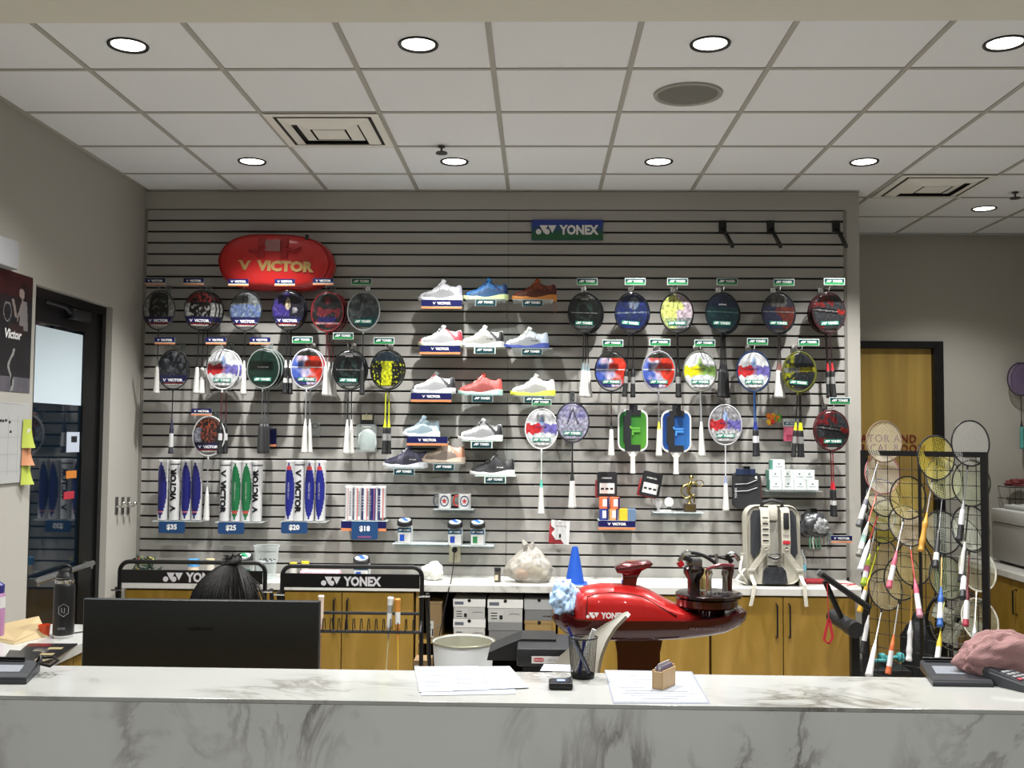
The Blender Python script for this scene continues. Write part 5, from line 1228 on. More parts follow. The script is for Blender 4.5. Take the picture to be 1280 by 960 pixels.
# ================================================================ shoe boxes in the open shelves
def shoebox(px0, px1, py0, py1, col, label, lid='#cfcfcb', Y=6.34, logo=False, lidh=.38, logo_c=None, hole=True):
    a, b_ = aY(px0, py1, Y), aY(px1, py0, Y); cx = (a.x+b_.x)/2; w = (b_.x-a.x)/2-.001; h = b_.z-a.z-.001
    t = thing('shoe_box', label, 'box', (cx, Y, a.z))
    put('carton', MB().box(-w+.004, .003, .0005, w-.004, .30, h*(1-lidh)).mesh('c', False, mat('sb'+col, col, .55)), t)
    l = put('lid', MB().box(-w, 0, h*(1-lidh), w, .305, h, .001).mesh('l', False, mat('sb'+lid, lid, .55)), t)
    if hole: put('finger_hole', MB().lathe([(0, -.001), (.011, -.001)], n=14, cap=False, axis='Y').mesh('h', False, mat('void', '#0a0a0a', .9)), t, (0, -.0003, h*.93 if lidh > .2 else h*.9))
    if logo: letter(t, brand_mesh('Y', logo_c or mat('boxblue', '#8fb9d6', .5)), .05, w-.045, .001, h*.2)
    else:
        put('size_label', MB().box(-w*.85, .0015, h*.08, -w*.10, .0028, h*.5).mesh('sl', False, mat('size_label', '#b4b4b0', .5)), t)
        b = MB()
        for q in range(3): b.box(-w*.8, .0003, h*(.14+.12*q), -w*.45, .0014, h*(.18+.12*q))
        b.box(-w*.32, .0003, h*.12, -w*.14, .0014, h*.3); put('label_print', b.mesh('sl', False, DKGR), t)
        put('shoe_drawing', MB().tube([(w*.2, .0005, h*.34), (w*.45, .0005, h*.40), (w*.85, .0005, h*.36)], .0018, 5).mesh('sd', False, GREY), t)
        if lidh > .2:
            put('lid_badge', MB().box(-w*.9, -.0012, h*(1-lidh*.7), -w*.35, -.0002, h*(1-lidh*.32)).mesh('lb', False, mat('badge_grey', '#5a5e68', .5)), l)
    return t
zs_ = SHZ+.001
def pz(z, Y): # pixel row of height z at depth Y near x=600
    lo, hi = 300, 1000
    for _ in range(40):
        m_ = (lo+hi)/2
        if aY(610, m_, Y).z > z: lo = m_
        else: hi = m_
    return lo
rb = pz(SHZ+.001, 6.34)
shoebox(566, 607, 774.5, rb, '#b3b3ae', 'white shoe box at the bottom of the first stack on the shelf')
shoebox(566, 607, 749, 774.2, '#a9a9a5', 'white shoe box on top of the first stack on the shelf')
shoebox(610, 653, 778, rb, '#6d6d6c', 'grey shoe box at the bottom of the middle stack', '#777776', 6.34, True, .45, None, False)
shoebox(609, 654, 749.5, 777.7, '#a9a9a5', 'white shoe box on top of the middle stack')
shoebox(655, 693, 776, rb, '#8d7448', 'brown kraft shoe box at the bottom of the end stack', '#8d7448', 6.34, False, .15)
shoebox(655, 693, 748.5, 775.7, '#6b6c6b', 'grey shoe box with pale lid top of the end stack', '#9a9b9a', 6.34, True, .5, DKGR)
t = shoebox(533, 553, 752, rb, '#7d6848', 'upright brown carton at the end of the shelf near the rack', '#7d6848', 6.34, False, .06, None, False)
zs2 = SH2+.001
r2 = pz(zs2, 6.34)
shoebox(576, 614, 806, 832, '#6d6f74', 'white lidded grey shoe box on the lower shelf behind the bin', '#cfcfcb', 6.34, True, .5, mat('boxblue', '#8fb9d6', .5))
sbx = [o for o in COL.objects if o.get('label', '').startswith('white lidded grey shoe box')][0]
# carries on down to the lower shelf
hh = sbx.location.z-SH2
t = thing('shoe_box', 'grey shoe box under the white lidded one on the lower shelf', 'box', (sbx.location.x, 6.34, SH2+.001)); put('carton', MB().box(-.09, 0, 0, .09, .30, hh-.003, .001).mesh('c', False, mat('sb#6d6f74', '#6d6f74', .55)), t); put('lid', MB().box(-.093, -.003, hh-.06, .093, -.0002, hh-.003).mesh('c', False, mat('sb#6d6f74', '#6d6f74', .55)), t)
t = thing('cardboard_box', 'small brown box with white label standing on the floor by the bin', 'box', (aY(530, 820, 6.2).x, 6.12, .001)); put('carton', MB().box(-.05, -.03, 0, .05, .12, .50, .002).mesh('c', False, mat('kraft', '#7d6648', .6)), t); put('label', MB().box(-.045, -.032, .36, .0, -.0302, .47).mesh('c', False, WHITE), t)
# bin
c = aY(580, 812, 5.9); t = thing('waste_bin', 'white round waste bin with a grey rim in front of the open shelves', 'bin', (c.x, 5.85, 0))
bzt = aY(580, 808, 5.7).z; br_ = (aY(619, 812, 5.85).x-aY(541, 812, 5.85).x)/2
put('body', MB().lathe([(br_*.72, 0), (br_*.98, bzt), (br_*.95, bzt), (br_*.7, .02), (0, .02)], n=36, cap=False).mesh('b', True, mat('bin_white', '#c3c6c6', .5)), t)
put('rim', MB().tube([(br_*cos(q*pi/18), br_*sin(q*pi/18), bzt) for q in range(36)], .006, 6, closed=True).mesh('r', True, mat('rim_metal', '#8c8a78', .35, .6)), t)
put('liner', MB().lathe([(br_*.94, bzt-.004), (br_*.85, bzt-.10), (0, bzt-.16)], n=30, cap=False).mesh('l', True, mat('liner', '#7b7a6a', .6)), t)
# ================================================================ monitor and desk
mz = .75
c = aY(252, 790, 3.7); a, b_ = aY(105, 753, 3.7), aY(400, 751, 3.7)
t = thing('monitor', 'wide black monitor seen from behind, on the desk behind the counter', 'monitor', ((a.x+b_.x)/2, 3.7, mz))
hw = (b_.x-a.x)/2; zt = b_.z-mz-.002; zb = zt-.365
MBK = mat('monitor_black', '#262b2e', .42, bump=.05, bscale=400)
bk = MB(); rings = []
for y, s in ((.018, 1.0), (-.004, 1.0), (-.008, .99), (-.022, .86), (-.034, .60)):
    rings.append([(hw*s*sx_, y, (zb+zt)/2+(zt-zb)/2*s*sz_) for sx_, sz_ in ((-1, -1), (1, -1), (1, 1), (-1, 1))])
bk.ring_loft(rings[:3]); put('back_shell', bk.mesh('b', False, MBK), t)
put('screen', MB().box(-hw+.008, .0182, zb+.008, hw-.008, .0192, zt-.008).mesh('s', False, mat('screen_glow', '#9fb4c4', .3, emit=.35)), t)
put('stand_neck', MB().box(-.035, -.012, .01, .035, .014, zb+.12, .003).mesh('n', False, BLKP), t, (0, .034, 0))
put('stand_foot', MB().box(-.13, -.09, .001, .13, .13, .012, .004).mesh('n', False, BLKP), t)
lt = text_mesh('SAMSUNG', mat('monitor_logo', '#0c0e10', .3), .04, 1.2, .02, 1.05); letter(t, lt, .09, 0.0, -.0092, aY(250, 786, 3.69).z-mz)
# ================================================================ seated woman
HC = Vector((-1.315, 4.27, 1.125))
def person():
    J = {'pel': (-1.31, 4.62, .56), 'sp1': (-1.31, 4.62, .72), 'sp2': (-1.31, 4.57, .86), 'ch': (-1.31, 4.50, .96), 'nk': (-1.31, 4.42, 1.04), 'hd0': (-1.313, 4.35, 1.09), 'hd1': (-1.315, 4.25, 1.12),
         'shL': (-1.47, 4.50, .97), 'elL': (-1.55, 4.40, .77), 'wrL': (-1.44, 4.16, .78), 'haL': (-1.40, 4.10, .782),
         'shR': (-1.15, 4.50, .97), 'elR': (-1.07, 4.40, .77), 'wrR': (-1.18, 4.16, .78), 'haR': (-1.22, 4.10, .782),
         'hpL': (-1.40, 4.60, .54), 'knL': (-1.43, 4.20, .53), 'anL': (-1.43, 4.26, .10), 'toL': (-1.43, 4.12, .04),
         'hpR': (-1.22, 4.60, .54), 'knR': (-1.19, 4.20, .53), 'anR': (-1.19, 4.26, .10), 'toR': (-1.19, 4.12, .04)}
    Rr = {'pel': .145, 'sp1': .125, 'sp2': .125, 'ch': .135, 'nk': .05, 'hd0': .068, 'hd1': .082, 'shL': .062, 'elL': .042, 'wrL': .026, 'haL': .022, 'hpL': .09, 'knL': .062, 'anL': .042, 'toL': .035}
    for k in list(Rr): 
        if k.endswith('L') and k != 'L': Rr[k[:-1]+'R'] = Rr[k]
    E_ = [('pel', 'sp1'), ('sp1', 'sp2'), ('sp2', 'ch'), ('ch', 'nk'), ('nk', 'hd0'), ('hd0', 'hd1')]
    for s in 'LR': E_ += [('ch', 'sh'+s), ('sh'+s, 'el'+s), ('el'+s, 'wr'+s), ('wr'+s, 'ha'+s), ('pel', 'hp'+s), ('hp'+s, 'kn'+s), ('kn'+s, 'an'+s), ('an'+s, 'to'+s)]
    # fingers, rooted in the palm
    for s, sg in (('L', 1), ('R', -1)):
        hx_, hy_, hz_ = J['ha'+s]
        for q in range(4):
            ox = (q-1.5)*.017*sg; L_ = (.062, .072, .068, .052)[q]
            J['f%d%s' % (q, s)] = (hx_+ox, hy_-.045, hz_+.004); J['g%d%s' % (q, s)] = (hx_+ox*1.15, hy_-.045-L_*.55, hz_-.0); J['h%d%s' % (q, s)] = (hx_+ox*1.2, hy_-.045-L_, hz_-.014)
            for k_, r_ in (('f', .0095), ('g', .0085), ('h', .0075)): Rr['%s%d%s' % (k_, q, s)] = r_
            E_ += [('ha'+s, 'f%d%s' % (q, s)), ('f%d%s' % (q, s), 'g%d%s' % (q, s)), ('g%d%s' % (q, s), 'h%d%s' % (q, s))]
        J['t0'+s] = (hx_+.034*sg, hy_-.005, hz_-.004); J['t1'+s] = (hx_+.046*sg, hy_-.042, hz_-.01); Rr['t0'+s] = .011; Rr['t1'+s] = .009
        E_ += [('ha'+s, 't0'+s), ('t0'+s, 't1'+s)]
    ks = list(J); me = bpy.data.meshes.new('body'); me.from_pydata([J[k] for k in ks], [(ks.index(a), ks.index(b)) for a, b in E_], [])
    o = bpy.data.objects.new('tmpbody', me); COL.objects.link(o)
    sk = o.modifiers.new('s', 'SKIN'); sk.use_smooth_shade = True; ss = o.modifiers.new('ss', 'SUBSURF'); ss.levels = 2; ss.render_levels = 2
    for i, k in enumerate(ks):
        r = Rr[k]; me.skin_vertices[0].data[i].radius = (r, r*(.72 if k in ('ch', 'sp1', 'sp2', 'pel') else 1)); me.skin_vertices[0].data[i].use_root = (k == 'pel')
    dg = bpy.context.evaluated_depsgraph_get(); m2 = bpy.data.meshes.new_from_object(o.evaluated_get(dg)); bpy.data.objects.remove(o)
    # face relief on the head, which looks down to the desk
    at = m2.color_attributes.new('Col', 'FLOAT_COLOR', 'CORNER')
    SK, SHIRT, PANT, SHO = lin(hx('#b98a6a')), lin(hx('#2b2d33')), lin(hx('#23242a')), lin(hx('#3a3a3c'))
    for p in m2.polygons:
        c_ = p.center
        if c_.z < .09: k_ = SHO
        elif c_.z < .64 and c_.y < 4.75: k_ = PANT
        elif (c_.y < 4.33 and .70 < c_.z < .86): k_ = SK
        elif c_.z > 1.03 and c_.y < 4.44: k_ = SK
        else: k_ = SHIRT
        for li in p.loop_indices: at.data[li].color = k_+(1,)
    m2.materials.clear(); m2.materials.append(painted(.7)); m2.polygons.foreach_set('use_smooth', [True]*len(m2.polygons))
    return m2
pm = person()
for v in pm.vertices: v.co -= Vector((-1.31, 4.62, 0))
t = put('person', pm, None, (-1.31, 4.62, 0), label='person with black hair in a small bun, head bowed behind the monitor', cat='person')
O = Vector((-1.31, 4.62, 0)); H0 = HC-O
# face details (looking down and forward)
FD = Vector((0, -.72, -.69)); FU = Vector((0, -.69, .72)); FR = Vector((1, 0, 0))
fc = H0+Vector((0, 0.01, -.015))
SKM = mat('skin', '#b98a6a', .6)
put('nose', MB().sphere(tuple(fc+FD*.088-FU*.01), .014, 10, 8, (.8, 1, 1.2)).mesh('n', True, SKM), t)
put('mouth', MB().sphere(tuple(fc+FD*.080-FU*.045), .016, 10, 6, (1.2, .5, .5)).mesh('m', True, mat('lips', '#8a4a44', .5)), t)
for s in (-1, 1):
    put('eye', MB().sphere(tuple(fc+FD*.076+FU*.018+FR*.030*s), .010, 10, 8).mesh('e', True, mat('eye_dark', '#1b1412', .2)), t)
    put('ear', MB().sphere(tuple(fc+FR*.083*s+Vector((0, .02, 0))), .026, 10, 8, (.35, .8, 1)).mesh('e', True, SKM), t)
# hair : cap, strands combed back up into a bun
HAIR = mat('black_hair', '#0d0b0a', .55, bump=.25, bscale=120)
HAIR.node_tree.nodes['Principled BSDF'].inputs['Specular IOR Level'].default_value = .3
bun = H0+Vector((.018, .05, .168))
bm = bmesh.new(); bmesh.ops.create_uvsphere(bm, u_segments=64, v_segments=32, radius=1)
for v in bm.verts:
    p = v.co.copy(); x, y, z = p
    a = math.atan2(y, x); rid = .018*sin(a*23+3*z)*max(0, 1-abs(z)*.3)+.012*noise.noise(p*6)
    up = max(0, z)
    v.co = H0+Vector((x*(.138+rid*.4)+.018*up**3, y*(.135+rid*.3)+.02+.03*up**3, -.025+z*(.158+rid*.2) + .018*up**4))
me = bpy.data.meshes.new('hair'); bm.to_mesh(me); bm.free(); me.polygons.foreach_set('use_smooth', [True]*len(me.polygons)); me.materials.append(HAIR)
for v in me.vertices:      # open the face side
    d = v.co-fc
    if d.dot(FD) > .02 and d.dot(FU) < .06: v.co -= FD*(d.dot(FD)-.02)*.9
hr = put('hair', me, t)
b = MB(); rnd = random.Random(11)
for q in range(260):
    a = 2*pi*q/260+rnd.random()*.05; pts = []
    for s in range(7):
        f = s/6; th = .10+f*1.55
        R0 = Vector((cos(a)*sin(th)*.143, sin(a)*sin(th)*.140+.02, -.025+cos(th)*.166))
        up = max(0, cos(th)); R0 += Vector((.018*up**3, .03*up**3, .018*up**4)); pts.append(H0+R0+Vector((rnd.random()-.5, rnd.random()-.5, 0))*.004)
    b.tube(pts, [.0012, .0016, .0018, .0018, .0017, .0014, .0006], 3)
put('combed_strands', b.mesh('st', True, HAIR), hr, kind='stuff')
b = MB()
for q in range(18):
    a = q*2.4; r_ = .022+.012*rnd.random(); ctr = bun+Vector((.012*cos(a*1.7), .010*sin(a), .004*sin(a*3)))
    b.tube([ctr+Vector((r_*cos(a+k_*.7), r_*.7*sin(a+k_*.7), .012*sin(k_*.9+a))) for k_ in range(7)], [.003, .007, .009, .010, .009, .006, .002], 5)
for q in range(7):
    a = -2.2+q*.75; b.tube([bun, bun+Vector((.03*cos(a), .01, .02)), bun+Vector((.055*cos(a), .01*sin(a), .022+.012*sin(q*2.1)))], [.006, .005, .0012], 5)
put('bun', b.mesh('bn', True, HAIR), hr)
put('hair_tie', MB().tube([bun+Vector((.02*cos(k_*pi/6), .016*sin(k_*pi/6), -.018)) for k_ in range(12)], .004, 6, closed=True).mesh('ht', True, mat('hair_tie', '#2a1a20', .6)), hr)
b = MB()
for q in range(40):
    y_ = rnd.random()*.05; x0_ = .10+.03*rnd.random(); z0_ = .10-.10*rnd.random()
    b.tube([H0+Vector((x0_*.7, y_+.02, z0_+.02)), H0+Vector((x0_+.015, y_+.01, z0_-.02)), H0+Vector((x0_+.03+.03*rnd.random(), y_, z0_-.07-.03*rnd.random())), H0+Vector((x0_+.04+.04*rnd.random(), y_, z0_-.13-.04*rnd.random()))], [.0012, .0018, .0015, .0004], 3)
put('loose_strands', b.mesh('ls', True, HAIR), hr, kind='stuff')
# her chair
t = thing('office_chair', 'black office chair under the seated person', 'chair', (-1.31, 4.66, 0))
put('seat', MB().box(-.24, -.24, .40, .24, .22, .455, .02).mesh('s', True, BLKP), t)
put('backrest', MB().box(-.20, .25, .50, .20, .285, .88, .015).mesh('s', True, BLKP), t)
put('back_bracket', MB().box(-.03, .18, .37, .03, .30, .395).box(-.03, .285, .37, .03, .30, .60).mesh('s', False, BLKP), t)
put('column', MB().lathe([(.025, .07), (.025, .40)], n=14).mesh('s', True, BLACK), t)
for q in range(5):
    a = 2*pi*q/5+.3; put('base_leg', MB().tube([(0, 0, .09), (.28*cos(a), .28*sin(a), .07)], [.025, .014], 8).mesh('l', True, BLKP), t)
    put('caster', MB().lathe([(.027, -.018), (.027, .018)], (.28*cos(a), .28*sin(a), .028), 12, True, 'X').mesh('c', True, BLACK), t)
# ================================================================ banner racks with black tube frames
def tube_rack(pxl, pxr, py, Y, label, logo_px, with_rail):
    a, b_ = aY(pxl, py, Y), aY(pxr, py, Y); cx = (a.x+b_.x)/2; w = (b_.x-a.x)/2-.010; H_ = (a.z+b_.z)/2-.006
    t = thing('display_rack', label, 'rack', (cx, Y, 0))
    r = .055; pts = [(-w, 0, .02), (-w, 0, H_-r)]
    pts += [(-w+r*(1-cos(k*pi/12)), 0, H_-r+r*sin(k*pi/12)) for k in range(1, 6)] + [(-w+r, 0, H_), (w-r, 0, H_)]
    pts += [(w-r*(1-cos(k*pi/12)), 0, H_-r+r*sin(k*pi/12)) for k in range(5, 0, -1)] + [(w, 0, H_-r), (w, 0, .02)]
    put('front_frame', MB().tube(pts, .0125, 8).mesh('f', True, BLACK), t)
    zb_ = H_-.18
    pts = [(-w-.028, .03, zb_+.03), (-w-.028, .34, .02)], [(w+.028, .03, zb_+.03), (w+.028, .34, .02)]
    for p in pts:
        put('rear_leg', MB().tube(p, .012, 8).mesh('l', True, BLACK), t)
    for s in (-1, 1): put('pivot_bolt', MB().tube([(s*(w-.018), -.014, zb_+.02), (s*(w+.045), -.004, zb_+.02)], .005, 8).mesh('l', True, CHROME), t)
    z1 = aY(pxl, py+ (10 if not with_rail else 9), Y).z; z0 = aY(pxl, py+26.5, Y).z
    bn = put('banner_panel', MB().box(-w+.012, -.014, z0, w-.012, -.004, z1, .001).mesh('b', False, mat('banner_black', '#0a0a0b', .35)), t)
    l0 = aY(logo_px[0], py+18, Y).x-cx; l1 = aY(logo_px[1], py+18, Y).x-cx
    letter(bn, brand_mesh('Y', mat('silver_ink', '#b5b4b6', .4)), l1-l0, (l0+l1)/2, -.0155, (z0+z1)/2-.002)
    if with_rail:
        zr = aY(450, 767.5, Y).z; zq = aY(450, 787, Y).z
        put('hanging_rail', MB().tube([(-w, .03, zr), (w, .03, zr)], .009, 8).mesh('r', True, BLACK), t)
        put('hanging_rail', MB().tube([(-w, -.06, zq), (w, -.06, zq)], .009, 8).mesh('r', True, BLACK), t)
        put('rail_arm', MB().tube([(-w, .03, zr), (-w, -.06, zq)], .007, 6).mesh('r', True, BLACK), t); put('rail_arm', MB().tube([(w, .03, zr), (w, -.06, zq)], .007, 6).mesh('r', True, BLACK), t)
        n = 18
        wm = MB().tube([(0, 0, 0), (0, -.02, .06), (0, -.06, .065), (0, -.075, .03), (0, -.075, .004)], .003, 6).mesh('w', True, BLACK)
        for q in range(n): put('divider_wire', wm, t, (-w+.04+q*(2*w-.08)/(n-1), .0, zq+.004))
    else:
        for z_ in (.72, .62): put('hanging_rail', MB().tube([(-w, .0, z_), (w, .0, z_)], .009, 8).mesh('r', True, BLACK), t)
    put('lower_rail', MB().tube([(-w, .0, .12), (w, .0, .12)], .009, 8).mesh('r', True, BLACK), t)
    return t
RY = 5.75
tube_rack(148, 334, 701.5, RY, 'black tube display rack with silver lettered banner behind the seated person', (205, 281), False)
tube_rack(351, 530, 707, RY, 'black tube display rack with hanging rackets, beside the shoe box shelves', (402, 477), True)
def hang_up(px, ptop, Y, lab, frame, shaft, cone, gk, gc, lean=0):
    top = aY(px, ptop, Y); t = racket(lab, None, frame, '#c9c9c4', shaft, cone, gk, gc)
    t.rotation_euler = (0, pi+lean, 0); d = Vector((sin(lean), 0, 1)) * -.548
    M = Matrix.Rotation(pi+lean, 3, 'Y'); t.location = top - M @ Vector((0, 0, -.548))
    return t
hang_up(488.5, 746, RY-.04, 'racket with plain white grip hanging upside down beside the orange gripped one', '#b9b58c', '#a8a27a', '#9a9a94', 'plain', '#dcdcd8,#dcdcd8,#8f8f8c,#dcdcd8', .05)
hang_up(497, 748, RY-.055, 'racket with orange and white grip hanging upside down on the rack', '#c9b23a', '#c9a43a', '#c48430', 'plain', '#c07f2e,#dcdcd8,#dcdcd8,#c07f2e,#c07f2e', -.02)
hang_up(401.5, 744, RY-.05, 'racket with pale peach grip half hidden behind the monitor edge', '#5a5a58', '#8a6a58', '#caa48c', 'plain', '#d8c4b4', .0)
# ================================================================ stringing machine
MY = 5.0
def mzx(px, py): p = aY(px, py, MY); return p.x, p.z
t = thing('stringing_machine', 'red and dark maroon racket stringing machine on a single pedestal', 'machine', (aY(800, 780, MY).x, MY, 0)); mox = t.location.x
MR = mat('machine_red', '#a81a18', .28, .35, .8); MM = mat('machine_maroon', '#3a0a10', .18, .3, .8); MK = mat('machine_black', '#17090b', .2, .2, .6)
def shell(top, bot, wid, m, name, flatb=False):
    rings = []
    for (x, zt_), (x2, zb_), w_ in zip(top, bot, wid):
        rg = []; n = 14
        for k in range(n+1):
            a = pi*k/n; y = -w_*cos(a); s = sin(a)**.55 if 0 < k < n else 0; rg.append((x-mox, y, zb_+(zt_-zb_)*s))
        rings.append(rg)
    put(name, MB().ring_loft(rings).mesh(name, True, m, 50), t)
SP = 770
tp = [(717, 748), (721, 738), (731, 732), (751, 729), (777, 729.5), (800, 732), (812, 737), (822, 742.5), (837, 751), (853, 758), (871, 765.5), (880, 768)]
shell([mzx(*p) for p in tp], [mzx(p[0], SP) for p in tp], [.07, .10, .125, .135, .14, .14, .135, .13, .12, .11, .09, .03], MR, 'red_cover')
# raised seam on the cover (front side)
def cover_pt(px, f):
    for (a, za), (b__, zb__), wa, wb_ in zip(tp[:-1], tp[1:], [.07, .10, .125, .135, .14, .14, .135, .13, .12, .11, .09], [.10, .125, .135, .14, .14, .135, .13, .12, .11, .09, .03]):
        if a <= px <= b__:
            q = (px-a)/(b__-a); x, zt_ = mzx(px, za+(zb__-za)*q); _, zb_ = mzx(px, SP); w_ = wa+(wb_-wa)*q
            sn = max(.001, f)**(1/.55); al = math.asin(min(1, sn)); return (x-mox, -w_*cos(al)-.001, zb_+(zt_-zb_)*f)
put('cover_seam', MB().tube([cover_pt(731.5, .12), cover_pt(732, .5), cover_pt(733.5, .74), cover_pt(745, .80), cover_pt(765, .82), cover_pt(785, .80), cover_pt(800, .76), cover_pt(815, .66), cover_pt(830, .5), cover_pt(842, .3)], .0022, 5).mesh('s', True, MK), t)
hp_t = [(689, 770), (695, 764), (706, 762), (720, 768), (760, 769.5), (800, 769.5), (850, 769.5), (880, 768), (900, 765), (918, 760), (928, 760), (932, 764)]
hp_b = [(689, 772), (695, 779), (706, 789), (720, 793), (760, 797), (800, 798), (850, 795), (880, 791), (900, 787), (918, 779.5), (928, 773.5), (932, 770)]
wd = [.01, .06, .10, .135, .15, .15, .15, .155, .16, .145, .09, .03]
rings = []
for (tx, ty), (bx_, by), w_ in zip(hp_t, hp_b, wd):
    x, z1 = mzx(tx, ty); _, z0 = mzx(bx_, by); rg = []
    for k in range(16):
        f_, q_ = ((1, 1), (1, .93), (.985, .6), (.93, .3), (.8, .1), (.55, .02), (.28, 0), (.1, 0))[k if k < 8 else 15-k]; sg = -1 if k < 8 else 1
        rg.append((x-mox, sg*w_*f_, z0+(z1-z0)*q_))
    rings.append(rg)
put('lower_hull', MB().ring_loft(rings).mesh('h', True, MM, 50), t)
letter(t, brand_mesh('Y', WHT), mzx(779, 762)[0]-mzx(731, 762)[0], mzx(755, 762)[0]-mox, -.143, mzx(755, 763)[1])
letter(t, text_mesh('PRECISION 5.0', mat('dim_silver', '#8a7f84', .3, .6), .0, 1.3, .01, 1.1, .2), .165, mzx(877, 777)[0]-mox, -.164, mzx(877, 778.5)[1])
x0, z0 = mzx(775, 796); x1, z1 = mzx(826, 796)
put('pedestal', MB().ring_loft([[(xx-mox, yy, zz) for xx, yy in ((xa, -.07), (xb, -.07), (xb, .07), (xa, .07))] for xa, xb, zz in ((x0-.02, x1-.03, .06), (x0+.0, x1-.01, .35), (x0-.02, x1-.012, z0-.06), (x0-.03, x1, z0))]).mesh('p', False, MM), t)
put('base_foot', MB().box(-.30, -.26, .0, .34, .26, .06, .02).mesh('b', True, MK), t)
# top handle
hx0, hz0 = mzx(787, 731)
put('tension_handle', MB().ring_loft([[(x_-mox, y_*w_, z_) for x_, z_ in (mzx(pl, py), mzx(pr_, py2)) for y_ in (1,)][0:0] or
    [(mzx(pl, py)[0]-mox, -w_, mzx(pl, py)[1]), (mzx(pr_, py2)[0]-mox, -w_, mzx(pr_, py2)[1]), (mzx(pr_, py2)[0]-mox, w_, mzx(pr_, py2)[1]), (mzx(pl, py)[0]-mox, w_, mzx(pl, py)[1])] for pl, py, pr_, py2, w_ in
    ((776.5, 733, 794, 733, .03), (778, 722, 796, 722, .028), (777, 716, 801, 713, .03), (771, 715, 812, 707, .04), (769, 712, 815, 704, .045), (769.5, 708.5, 813, 701.5, .045), (784, 702, 806, 701, .035))]).mesh('h', True, mat('machine_maroon2', '#4a0d14', .2, .3, .8), 60), t)
# turntable
tx, tz = mzx(886, 744)
put('turntable', MB().lathe([(0, -.012), (.13, -.012), (.158, -.004), (.160, .010), (.152, .014), (.05, .016), (0, .016)], (tx-mox, 0, tz), 40, False).mesh('t', True, MK), t)
put('turntable_hub', MB().lathe([(.13, -.055), (.148, -.045), (.148, -.0125), (.02, -.0125)], (tx-mox-.01, 0, tz), 32).lathe([(.08, -.10), (.09, -.056)], (tx-mox-.01, 0, tz), 24).mesh('t', True, MM), t)
def column(px, pyb, pyt, r0, r1, lab, y=0, m=MK):
    x_, zb_ = mzx(px, pyb); _, zt_ = mzx(px, pyt); h_ = zt_-zb_
    put(lab, MB().lathe([(r0*1.1, zb_), (r0, zb_+h_*.15), (r0*1.02, zb_+h_*.5), (r1, zb_+h_*.72), (r1*1.05, zb_+h_*.88), (r1*.7, zt_), (0, zt_)], (x_-mox, y, 0), 20, False).mesh('c', True, m), t)
column(866.5, 742, 705, .030, .050, 'mounting_column', -.02)
column(911.5, 742, 705, .020, .030, 'mounting_column', .03, MM)
for px, m_ in ((884, CHROME), (904, CHROME)):
    x_, zb_ = mzx(px, 741); _, zt_ = mzx(px, 711)
    put('string_clamp', MB().lathe([(.036, zb_), (.036, zb_+.012), (.014, zb_+.016), (.012, zt_-.03), (.018, zt_-.02), (.016, zt_), (0, zt_)], (x_-mox, -.05, 0), 16, False).mesh('c', True, m_ if px < 890 else mat('clamp_grey', '#8b8a8a', .25, .9)), t)
    put('clamp_base', MB().lathe([(.040, zb_-.008), (.040, zb_-.0002), (0, zb_-.0002)], (x_-mox, -.05, 0), 16, False).mesh('c', True, BLACK), t)
x_, zb_ = mzx(879, 738); _, zt_ = mzx(879, 712)
put('tool_bottle', MB().lathe([(.020, zb_), (.022, zb_+.05), (.012, zt_), (0, zt_)], (x_-mox+.01, .04, 0), 16, False).mesh('c', True, mat('amber', '#b8a66a', .4)), t)
def arc(p0, p1, bow, r, m, name, y=0, n=9):
    a, c_ = Vector((mzx(*p0)[0]-mox, y, mzx(*p0)[1])), Vector((mzx(*p1)[0]-mox, y, mzx(*p1)[1]))
    put(name, MB().tube([a+(c_-a)*(k/n)+Vector((0, 0, bow*sin(pi*k/n))) for k in range(n+1)], r, 8).mesh(name, True, m), t)
arc((847, 700), (861, 689), .018, .011, CHROME, 'frame_support', -.06); arc((847, 700), (850, 706), 0, .016, mat('machine_lever_red', '#a81a22', .25, .3, .8), 'support_cap', -.06)
arc((852, 696), (862, 700), .006, .013, BLACK, 'side_arm', -.05); arc((862, 690), (893, 703), .012, .009, BLACK, 'side_arm', -.03)
arc((880, 710), (914, 705), .012, .008, mat('machine_lever', '#5e0f1c', .25, .3, .8), 'side_arm', -.07); arc((886, 695), (912, 700), .004, .007, BLACK, 'side_arm', .0)
arc((909, 694), (923, 700), .020, .010, CHROME, 'frame_support', -.02); arc((906, 693), (913, 702), .004, .012, BLACK, 'support_cap', -.03)
x_, z_ = mzx(867, 703); put('clamp_block', MB().box(x_-mox-.04, -.05, z_-.016, x_-mox+.035, .01, z_+.022, .006).mesh('c', True, mat('clamp_grey', '#8b8a8a', .25, .9)), t)
x_, z_ = mzx(895, 700); put('centre_post', MB().tube([(x_-mox, 0, z_-.03), (x_-mox, 0, z_+.03)], .010, 8).mesh('c', True, CHROME), t)
# blue cloth on its nose
x_, z_ = mzx(705, 768)
put('cleaning_cloth', crumple('cc', 0, 0, 0, .066, .07, .15, mat('cloth_blue', '#9dbad8', .8), 55, .30, 3.4, 5, None, .10), None, (x_, MY-.02, z_+.012), label='crumpled pale blue cloth draped on the nose of the red machine', cat='cloth')
